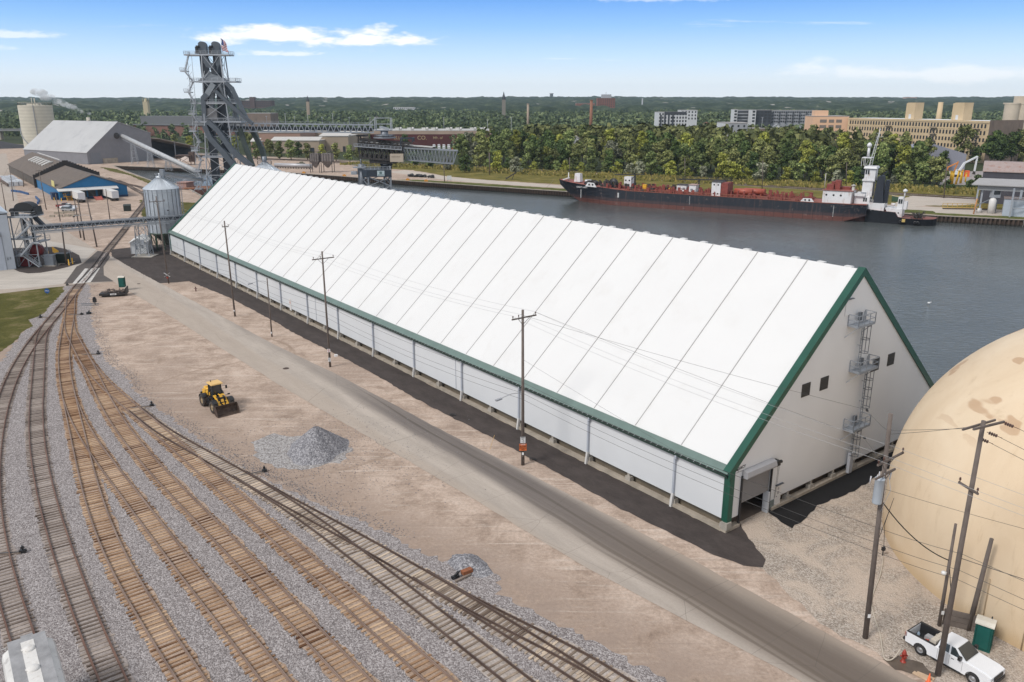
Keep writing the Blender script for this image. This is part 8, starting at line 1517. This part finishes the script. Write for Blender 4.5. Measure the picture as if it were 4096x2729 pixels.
def win_grid(par,x0,x1,zs,y,w_,h_,n,m_=WIN,arch=False):
 k=MB();k.box(-w_/2,w_/2,-.08,.03,0,h_)
 if arch:k.box(-w_*.36,w_*.36,-.075,.03,h_,h_+.25)
 tmp=k.build('window',m_,par);me=tmp.data;first=True;cnt=len([c_ for c_ in par.children if c_.name.startswith('window')]);ex=MB()
 for z in zs:
  for i in range(n):
   x=x0+(x1-x0)*(i+.5)/n
   if first:tmp.location=(x,y,z);first=False;continue
   if cnt<100:o=tmp.copy();C.objects.link(o);o.location=(x,y,z);cnt+=1
   else:ex.box(x-w_/2,x+w_/2,y-.08,y+.03,z,z+h_)
 if ex.V:tag(ex.build('windows',m_,par),kind='stuff')
def bldg(name,label,cat,sx0,sx1,sy,Y,depth,m_,rm=ROOFG,base=0,rz=0,wins=None,par=.4):
 a,b=at_y(sx0,sy,Y),at_y(sx1,sy,Y);L=b.x-a.x;z=a.z;zb=th_(a.x,Y)-2 if base is None else base
 t=thing(name,label,cat,(a.x,Y,0),rz);SITES.append((a.x,b.x,Y-(40 if Y<900 else 8),Y+depth))
 k=MB();k.box(0,L,0,depth,zb,z-par);k.build('wall',m_,t);k=MB();k.box(-.2,L+.2,-.2,depth+.2,z-par,z);k.build('roof',rm,t)
 if wins:n,fl,w_,h_,fh=wins;win_grid(t,L*.01,L*.99,[z-par-fh*(i+1)+(fh-h_)*.4 for i in range(fl)],-.02,w_,h_,n)
 return t,L,z
def U3(x,y):return 3500+x/3.92,350+y/3.92
fa=at_y(3394,467,648);fb_=at_y(3962,478,533);fd=(fb_-fa);fL=Vector((fd.x,fd.y)).length;frz=math.atan2(fd.y,fd.x);zf=26.3
fac=thing('brick_factory','long cream brick factory with rows of arched windows','factory',(fa.x,fa.y,0),frz);SITES.append((fa.x-20,fb_.x+20,470,700))
k=MB();k.box(0,fL,0,26,0,zf-.8);k.build('wall',CREAM,fac);k=MB();k.box(fL,fL+.3,0,30,0,zf+.6);k.build('end_wall',BRNB,fac);k=MB();k.box(-.2,fL+.1,.3,26.2,zf-.8,zf);k.build('roof',M('factory_roof',(.7,.7,.7),.6,.03),fac)  # end wall in darker brown: the shade of that side is put into its colour
k=MB();k.box(0,fL,-.35,.3,zf-1.2,zf+.1);k.box(0,fL,-.2,0,zf-5.4,zf-5.1);k.build('cornice',CREAM,fac)
for r_ in range(5):win_grid(fac,1.5,fL-1.5,[zf-4.4-r_*4.3],-.05,1.25,2.3,46,arch=True)
for x_ in(.34,.66,.93):
 k=MB()
 for j in range(5):z=zf-5.3-j*4.3;k.box(fL*x_-2.6,fL*x_+2.6,-1.4,-.1,z,z+.2);k.rail([(fL*x_-2.6,-1.4,z),(fL*x_+2.6,-1.4,z)],1,.06);k.bar((fL*x_-2,-1,z),(fL*x_+2,-1,z-4.2),.25)
 k.build('fire_escape',DGR,fac)
for sx0,sx1,syt,nm in((3624,3692,418,0),(3808,3883,418,1)):
 ta_=(sx0-3394)/568*fL*.985;tb2=ta_+(sx1-sx0)/568*fL*.66;k=MB();k.box(ta_,ta_+(tb2-ta_)*.3,6,11,zf-.8,zf+11);k.box(ta_+(tb2-ta_)*.3,tb2,4,12,zf-.7,zf+11.4);o=k.build('stair_tower',CREAM,fac);k=MB();k.box(ta_+5,ta_+7,3.9,4.0,zf+.4,zf+3.4);k.build('door',WHT,o)
ck2=at_y(3764,409,620);k=MB();k.cyl((ck2.x,620,0),(ck2.x,620,ck2.z),2.6,1.7,14);tag(k.build('factory_chimney',CREAM),'tapering cream brick chimney behind the factory roof','chimney')
pf,L,z=bldg('peach_factory','peach coloured six storey factory wing left of the brick factory','factory',3254,3392,464,652,26,PEACH,rz=R(-6),wins=None)
for c_,(a,b)in enumerate(((.16,.42),(.42,.62),(.62,.84))):win_grid(pf,L*a,L*b,[z-5-i*4.2 for i in range(6)],-.05,L*(b-a)*.72,2.3,1,M('steel_sash',(.20,.17,.15),.6,.4,3))
k=MB();k.box(2,12,4,14,z,z+4);k.build('penthouse',PEACH,pf)
for i,(sx,lab)in enumerate(((4052,'left tan concrete grain silo at the right edge'),(4094,'right tan concrete grain silo cut by the picture edge'))):
 c_=at_y(sx,412,590);k=MB();k.lathe([(4.9,0),(4.9,c_.z-1),(5.1,c_.z-1),(5.1,c_.z),(0,c_.z+.1)],40,(0,0,0),False);o=tag(k.build('grain_silo',M('silo_tan',(.52,.45,.36),.85,.1,.15),None,(c_.x,590,0)),lab,'silo','tan concrete grain silos')
c_=at_y(4090,385,598);k=MB();k.box(-4,6,-3,3,c_.z-9,c_.z);k.box(-12,6,-1.5,1.5,c_.z-5.5,c_.z-4.5);tag(k.build('silo_headhouse',M('silo_tan',(.52,.45,.36)),None,(c_.x,598,0)),'small concrete headhouse above the right grain silo','headhouse')
gs=thing('grey_shed','pale grey metal shed half hidden by trees before the factory','shed',(at_y(3668,600,470).x,470,0),R(-14));SITES.append((gs.location.x-8,gs.location.x+34,425,500));k=MB();k.exty([(0,0),(26,0),(26,10),(8,15.5),(0,12.5)],0,30);k.build('wall',M('shed_grey',(.24,.245,.29),.7,.06),gs);k=MB();k.box(8.5,12.5,-.1,.1,0,6.5);k.build('door',DGR,gs)
A1,L,z=bldg('apartment_block','long pale grey apartment block with balconies','apartments',3088,3268,441,1000,20,LGR,wins=(20,4,1.9,2.0,3.6));
for i in range(0,20,3):
 k=MB();[k.box(L*(i+.15)/20,L*(i+.85)/20,-1.5,-.1,z-3.9-j*3.6,z-2.9-j*3.6)for j in range(4)];k.build('balconies',DGR,A1)
bldg('apartment_block','dark grey corner block of the long apartments','apartments',3026,3087,440,996,20,DGR,wins=(4,4,3.2,2.2,3.6));bldg('apartment_block','white stair block between grey apartment wings','apartments',3008,3025.5,439,992,14,WHT,wins=(1,4,3,2.2,3.6))
bldg('apartment_block','grey apartment wing with white bays on the left','apartments',2952,3007,440,1010,20,LGR,wins=(9,4,1.8,2.0,3.6));bldg('apartment_block','narrow white end tower of the left apartment wing','apartments',2937,2951,437,1002,14,WHT,wins=(1,4,3,2.2,3.6))
A2,L,z=bldg('apartment_block','white and black modern apartments left of centre right','apartments',2634,2752,448,900,24,WHT,wins=(10,4,1.6,2.2,3.6));k=MB();k.box(L*.2,L*.95,-.3,6,z-3,z+.1);[k.box(L*f,L*f+1.8,-.35,-.1,0,z-3)for f in(.06,.2,.33,.47)];k.build('black_cladding',DGR,A2)
bldg('apartment_block','white rear wing of the modern apartments','apartments',2725,2790,440,960,20,WHT,wins=(5,3,1.6,2,3.6));bldg('office_building','white and grey two tone block above the wood','building',2891,2992,490,640,18,WHT,wins=(10,1,1.2,1.6,8));bldg('grey_block','blue grey upper box on the white two tone block','building',2920,2990,492,634,5,LGR,wins=(3,1,1.3,1.6,3.5));bldg('brick_row','low brown brick building right of the white block','building',2993,3060,513,640,14,BRNB)
bt,L,z=bldg('brick_tower','red brick high rise tower on the skyline','tower block',2391,2461,392,2000,34,BRK,rz=R(0),base=None,wins=(8,10,2.0,2.4,4.3));k=MB();k.box(L*.25,L*.8,8,24,z,z+8);k.cyl((L*.5,14,z+8),(L*.5,14,z+14),.5);k.build('penthouse',LGR,bt)
bldg('white_offices','low white modern building among the trees behind the gallery','building',1573,1657,429,2000,25,WHT,base=None,wins=(10,2,3,2.2,4));bldg('old_school','long dark red brick institution on the left skyline','building',963,1084,402,2100,30,M('dull_brick',(.10,.065,.06),.9,.1),base=None,wins=(16,3,3,3,5));bldg('school_tower','square clock tower of the dark brick institution','tower',997,1016,388,2098,14,M('dull_brick',(.10,.065,.06)),base=None);bldg('brick_block','plain dark brick block right of the elevator tower','building',976,1081,453,900,30,BRNB)
WH,L,z=bldg('electric_works','long maroon factory with faded painted company lettering','factory',1480,1965,522,752,50,MAROON,M('works_roof',(.42,.41,.39),.7,.15,.1));k=MB();k.box(0,L,-.15,.0,z-3.4,z-.5);k.build('beige_band',M('band_beige',(.36,.27,.215),.8,.1,.1),WH)
FAD=M('faded_paint',(.36,.27,.16),.9,.25,.5)
for body,sx,s_ in(('ELLIFE',1600,4.2),('CO.',1688,5),('Mfr. of',1751,3.2),('ELECTRIC',1852,5)):tmp_=at_y(sx,551,752);text(body,s_,FAD,WH,(tmp_.x-WH.location.x,-.12,z-6.6),FR,.03)
for f in(.2,.3,.42,.5,.62,.7,.82,.9):k=MB();k.box(L*f,L*f+3.5,6,10,z,z+2.2);k.cyl((L*f+5,8,z),(L*f+5,8,z+2.6),1.0);k.build('roof_vent',PALER,WH)
for i in range(10):
 p=g(900+(1790+(i%5)*42)/2.14,350+(512 if i<5 else 530)/2.14);v=thing('parked_van',('%s white van in the %s row before the maroon works'%(('leftmost','second','middle','fourth','rightmost')[i%5],'back' if i<5 else 'front')),'van',p,R(-80),'white vans parked at the works')
 k=MB();k.exty([(-2.6,.4),(2.6,.4),(2.7,1.2),(1.9,1.5),(1.4,2.3),(-2.6,2.4)],-.95,.95);k.build('body',CARW,v);k=MB();k.hexa([(1.45,-.8,1.55),(1.98,-.8,1.5),(1.98,.8,1.5),(1.45,.8,1.55),(1.4,-.8,2.15),(1.55,-.8,2.15),(1.55,.8,2.15),(1.4,.8,2.15)]);k.build('windscreen',GLASS,v)
 for x in(-1.7,1.7):
  for y in(-.85,.85):k=MB();k.lathe([(.05,-.1),(.36,-.1),(.36,.1),(.05,.1)],10,(x,y,.36),True,'y');k.build('wheel',BLK,v)
k=MB();k.box(-.8,.8,-.4,.4,0,2.0);tag(k.build('orange_bin',ORANGE,None,g(900+1950/2.14,350+532/2.14)),'small orange bin among the white vans','bin')
for nm,lb,x0,x1,yt,Y,dp,m_ in(('tan_works','tall pink walled works with skylights behind the elevator tower',1035,1200,531,690,60,PINKB),('tan_works','low tan works nearest the rails with dark doors',1084,1276,563,640,22,TANB),('tan_works','tan works with a grey roof, right end of the group',1277,1392,545,660,40,TANB),('tan_works','pale roofed hall behind the pink works',1200,1310,526,745,40,TANB),('pink_annexe','small pink annexe left of the tall pink works',1003,1034,567,650,14,PINKB),('white_roof_hall','flat hall with a bright roof left of the ship loader',1358,1450,532,720,30,TANB)):
 t,L,z=bldg(nm,lb,'building',x0,x1,yt,Y,dp,m_,rm=M('works_roof2',(.50,.48,.45),.7,.08));k=MB();zr=z+2.2;k.hexa([(-.4,-.5,z),(L+.4,-.5,z),(L+.4,dp*.5,zr),(-.4,dp*.5,zr),(-.4,-.5,z+.3),(L+.4,-.5,z+.3),(L+.4,dp*.5,zr+.3),(-.4,dp*.5,zr+.3)]);k.build('roof_slope',M('works_roof2',(.5,.48,.45)),t)
 if L>15:
  for f in(.12,.45,.8):k=MB();k.box(L*f,L*f+L*.09,-.12,.0,0,4.2);k.build('door',WIN,t)
 if L>30:[(lambda kk:(kk.box(L*f,L*f+3,dp*.2,dp*.3,z+.6,z+1.6),kk.build('skylight',WHT,t)))(MB())for f in(.2,.45,.7)]
def spire(sx,yt,yb_,Y,w_,lab,m1,m2):
 a=at_y(sx,yt,Y);b=at_y(sx,yb_,Y);t=thing('church_steeple',lab,'steeple',(a.x,Y,0));k=MB();k.box(-w_/2,w_/2,-w_/2,w_/2,th_(a.x,Y)-2,b.z);k.build('tower',m1,t);k=MB();k.cyl((0,0,b.z),(0,0,a.z),w_*.55,.08,8,smooth=False);[k.cyl((x*w_*.42,y*w_*.42,b.z),(x*w_*.42,y*w_*.42,b.z+w_*1.0),w_*.12,.02,6)for x in(-1,1)for y in(-1,1)];k.build('spire',m2,t);k=MB();k.box(w_/2+.1,15,2,26,th_(a.x,Y)-2,th_(a.x,Y)+11);k.build('nave',SLATE,t);SITES.append((a.x-8,a.x+16,Y-4,Y+26))
spire(2015,366,399,1500,6.5,'tall black pointed church spire on the skyline',M('grey_stone',(.22,.2,.17),.9,.1),DGR);spire(1229,382,407,1500,5,'cream church tower with a dark pointed spire left of centre',TANB,DGR);spire(581,392,408,1600,9,'cream domed church tower at the left skyline',M('cream_stone',(.5,.42,.27),.8,.1),M('gold_dome',(.42,.36,.22),.6,.1))
for sx,yt,Y,r_,m_,lab in((2366,400,900,1.5,M('stack_brick',(.26,.12,.075),.85,.12,.5),'slim red brick smokestack rising from the wood'),(2112,415,1000,1.3,TANB,'slim tan chimney beside the steep roofed house'),(2570,393,2600,2,LGR,'thin distant grey chimney right of the brick tower')):a=at_y(sx,yt,Y);k=MB();k.cyl((0,0,-2),(0,0,a.z),r_*1.25,r_,14);k.cyl((0,0,a.z-1),(0,0,a.z),r_*1.2,r_*1.2,14);tag(k.build('smokestack',m_,None,(a.x,Y,0)),lab,'smokestack')
a=at_y(2206,373,5000);k=MB();k.lathe([(10,0),(10,a.z-6),(12,a.z-5),(12,a.z-1),(8,a.z),(0,a.z+1)],24);tag(k.build('water_tower',LGR,None,(a.x,5000,0)),'rounded grey tower standing above the skyline','tower')
for i,(x0,x1,yt,Y,m_,lab)in enumerate(((3592,3640,396,4600,M('hospital',(.42,.27,.21),.8,.05),'stepped pink hospital block on the right skyline'),(3625,3668,389,4500,M('hospital',(.42,.27,.21)),'tallest pink hospital wing on the right skyline'),(2305,2380,413,2600,BRK,'low brick sheds left of the red tower'),(2478,2738,415,3000,LGR,'long pale warehouse row right of the red tower'),(2560,2740,421,2600,WHT,'white distribution shed in the middle distance'),(3470,3590,413,3000,WHT,'white long roof left of the hospital'),(2850,2900,434,2300,WHT,'small white roofed shed among trees, centre right'))):bldg('distant_block',lab,'building',x0,x1,yt,Y,40,m_,rm=WHT if m_ is WHT else ROOFG,base=None)
HL=[(2060,438,960,26,SLATE,'large brown house with steep hipped roofs left of the tan chimney'),(2140,440,980,22,SLATE,'gabled brown church hall right of the tan chimney'),(1500,467,900,16,SLATE,'dark roofed house above the gallery end'),(1570,468,940,15,SLATE,'grey roofed house right of the gallery end'),(1690,470,900,22,LGR,'pale flat roofed house above the maroon works'),(1785,460,1000,14,SLATE,'dark roofed house with white gable, mid left'),(1850,466,960,12,WHT,'white gabled house above the works roof'),(1925,455,1100,18,LGR,'pale blue roofed house near the black spire'),(2415,460,1100,8,BRK,'small pink gabled house right of the brick stack'),(2830,490,800,12,BRK,'red roofed house left of the white block'),(3185,495,760,12,TANB,'tan roofed house below the grey apartments'),(3085,515,600,12,WHT,'white gabled house at the wood top'),(3110,498,760,11,LGR,'pale roofed house below the dark apartments'),(3225,520,600,12,SLATE,'brown porch house left of the peach factory'),(2500,520,720,14,WHT,'white roof showing above the wood, left'),(2660,522,640,22,WHT,'wide pale shed roof showing above the wood'),(2300,545,640,8,WHT,'tiny white gable deep in the wood'),(860,470,1100,18,WHT,'white house left of the elevator tower, far'),(700,445,1500,30,LGR,'pale far roof left of the elevator tower'),(3880,440,1700,16,WHT,'white gabled houses on the right, nearer one'),(3950,438,1700,16,WHT,'white gabled house on the right, farther one'),(4005,440,1650,16,WHT,'white gabled house close to the grain silos')]
for sx,sy,Y,w_,m_,lab in HL:
 Y=min(2600,27*3220/(sy-409));a=at_y(sx,sy,Y);t=thing('house',lab,'house',(a.x,Y,0),rnd.uniform(-.3,.3),'houses among the trees');z=a.z;SITES.append((a.x-w_/2,a.x+w_/2,Y-12,Y+w_*.7));zb=th_(a.x,Y)-1
 k=MB();k.exty([(-w_/2,zb),(w_/2,zb),(w_/2,z-w_*.3),(0,z-.2),(-w_/2,z-w_*.3)],0,w_*.6);k.build('wall',WHT if m_ in(SLATE,LGR)else m_,t);rm_=m_ if m_ in(SLATE,LGR,BRK)else ROOFG
 k=MB();[k.hexa([(s_*(w_/2+.5),-.6,z-w_*.3-.3),(0,-.6,z-.1),(0,w_*.6+.6,z-.1),(s_*(w_/2+.5),w_*.6+.6,z-w_*.3-.3),(s_*(w_/2+.5),-.6,z-w_*.3),(0,-.6,z+.3),(0,w_*.6+.6,z+.3),(s_*(w_/2+.5),w_*.6+.6,z-w_*.3)])for s_ in(-1,1)];k.build('roof',rm_,t)
for li_,(sx,sy,Y)in enumerate(sorted(((1140,455,900),(1230,460,900),(1330,455,900),(1480,470,850),(1775,470,850),(2700,480,900),(2787,480,700),(3050,470,900),(2045,470,800),(1950,480,780),(3660,412,1500)))):a=at_y(sx,sy,Y);k=MB();k.cyl((0,0,0),(0,0,a.z),.3,.2,6);k.bar((-1.4,0,a.z),(1.4,0,a.z),.25);tag(k.build('street_lamp',LGR,None,(a.x,Y,0)),'thin street lamp or mast, '+ordn(li_)+' from the left above the town trees','street lamp','distant street lamps')
pts=[]
y=545.0
while y<2000:
 sp=10.5 if y<800 else(13 if y<1200 else 17);x=-.66*y-30
 while x<.66*y+30:
  X,Y=x+rnd.uniform(-.5,.5)*sp,y+rnd.uniform(-.5,.5)*sp;x+=sp*rnd.uniform(.8,1.3)
  if X*.5+Y*.866<480+(0 if X>0 else 0)+60 or(X<-60 and Y<760+max(0,-X-250)*.35)or(X<-110 and Y<1000 and X>-420 and rnd.random()<.75)or(-300<X<10 and Y<830 and rnd.random()<.9):continue
  if not clear_of(X,Y):continue
  sv=-.40*Y<X<.12*Y
  pts.append((X,Y,rnd.uniform(8.5,14)if not(X>-20 and Y<700)else rnd.uniform(15,21)))
 y+=sp*.85
near_=[p for p in pts if p[0]>-20 and p[1]<720];rest=[p for p in pts if not(p[0]>-20 and p[1]<720)]
wood('far_wood','dense green depth of the wood behind the front rows',near_,LEAF[1]);wood('town_trees','continuous dark green tree canopy over the town',rest,m_leaf('leaf_town',[(.25,(.04,.062,.03)),(.5,(.095,.13,.06)),(.75,(.18,.215,.10))],0))
na,nr=1300,200;an=np.linspace(-.70,.70,na);rr=1850*(7300/1850)**(np.linspace(0,1,nr));A_,R_=np.meshgrid(np.tan(an*.82),rr);X=A_*R_;Y=R_
def vnoise(x,y,s,seed):
 r_=np.random.default_rng(seed);T=r_.random((256,256));xi,yi=np.floor(x/s).astype(int),np.floor(y/s).astype(int);fx,fy=x/s-xi,y/s-yi;fx=fx*fx*(3-2*fx);fy=fy*fy*(3-2*fy)
 a,b=T[xi%256,yi%256],T[(xi+1)%256,yi%256];c_,d_=T[xi%256,(yi+1)%256],T[(xi+1)%256,(yi+1)%256];return(a*(1-fx)+b*fx)*(1-fy)+(c_*(1-fx)+d_*fx)*fy
base=62*np.clip(np.minimum(Y-1200,11200-Y*.99-1200)/5300,0,2)**1.1*(1+.06*np.sin(X/900+1));tr_=2+9*vnoise(X,Y,24,1)**.8+13*vnoise(X,Y,70,2)**1.5+8*vnoise(X,Y,190,5)+9*(vnoise(X,Y,420,3)-.5)
base=base*(1-.04*(X<-500));Z=base+tr_-2;Z[0,:]=-1
V=np.stack([X,Y,Z],2).reshape(-1,3);i0=(np.arange(nr-1)[:,None]*na+np.arange(na-1)[None,:]).ravel();F=np.stack([i0,i0+1,i0+na+1,i0+na],1)
m,t,b=nodes('hill_canopy');q=NT(t);P=q.coord('Pos');o=q.ramp(q.noise(q.coord('Pos',scale=(1,.45,1)),.03,7,.78),[(.28,(.012,.021,.016)),(.5,(.036,.052,.033)),(.68,(.10,.12,.072))]);v=q.n('ShaderNodeTexVoronoi');v.inputs['Scale'].default_value=.012;q.l(P,v.inputs['Vector']);o=q.mix(q.m('MULTIPLY',q.m('LESS_THAN',v.outputs['Distance'],.13),.85),o,(.34,.32,.30));q.l(o,b.inputs['Base Color']);b.inputs['Roughness'].default_value=1;b.inputs['Specular IOR Level'].default_value=.05
ho=bpy.data.objects.new('hills',np_mesh('hills',V,F,m));C.objects.link(ho);tag(ho,kind='structure')
k=MB();rs=random.Random(30);LF=m_leaf('weed',[(.2,(.07,.075,.018)),(.5,(.17,.15,.04)),(.8,(.28,.22,.07))],0)
for i in range(9000):
 s=rs.uniform(0,FL+150);p=on_front(min(s,FL-1))+Vector((.83,-.53))*max(0,s-FL)-fn*rs.uniform(-2,26 if s>110 else 20);h_=rs.uniform(.3,1.5 if rs.random()<.85 else 2.2);a=rs.uniform(0,3.1);w_=rs.uniform(.3,.9)
 k.poly([(p.x-w_*math.cos(a),p.y-w_*math.sin(a),0),(p.x+w_*math.cos(a),p.y+w_*math.sin(a),0),(p.x+w_*.7*math.cos(a+.3),p.y+w_*.7*math.sin(a),h_),(p.x-w_*.6*math.cos(a),p.y,h_*.8)])
tag(k.build('meadow_weeds',LF),'yellow green weeds in the meadow along the far bank','weeds',kind='stuff')
# haze
k=MB();k.box(-7600,7600,-760,7700,-8,180);hz=k.build('haze',bpy.data.materials.new('haze'));tag(hz,kind='stuff');hm=hz.data.materials[0];hm.use_nodes=True;hm.node_tree.nodes.clear();q=NT(hm.node_tree);o=q.n('ShaderNodeOutputMaterial');v=q.n('ShaderNodeVolumePrincipled');v.inputs['Color'].default_value=(.62,.78,.95,1);v.inputs['Density'].default_value=HAZE;q.l(v.outputs[0],o.inputs['Volume'])
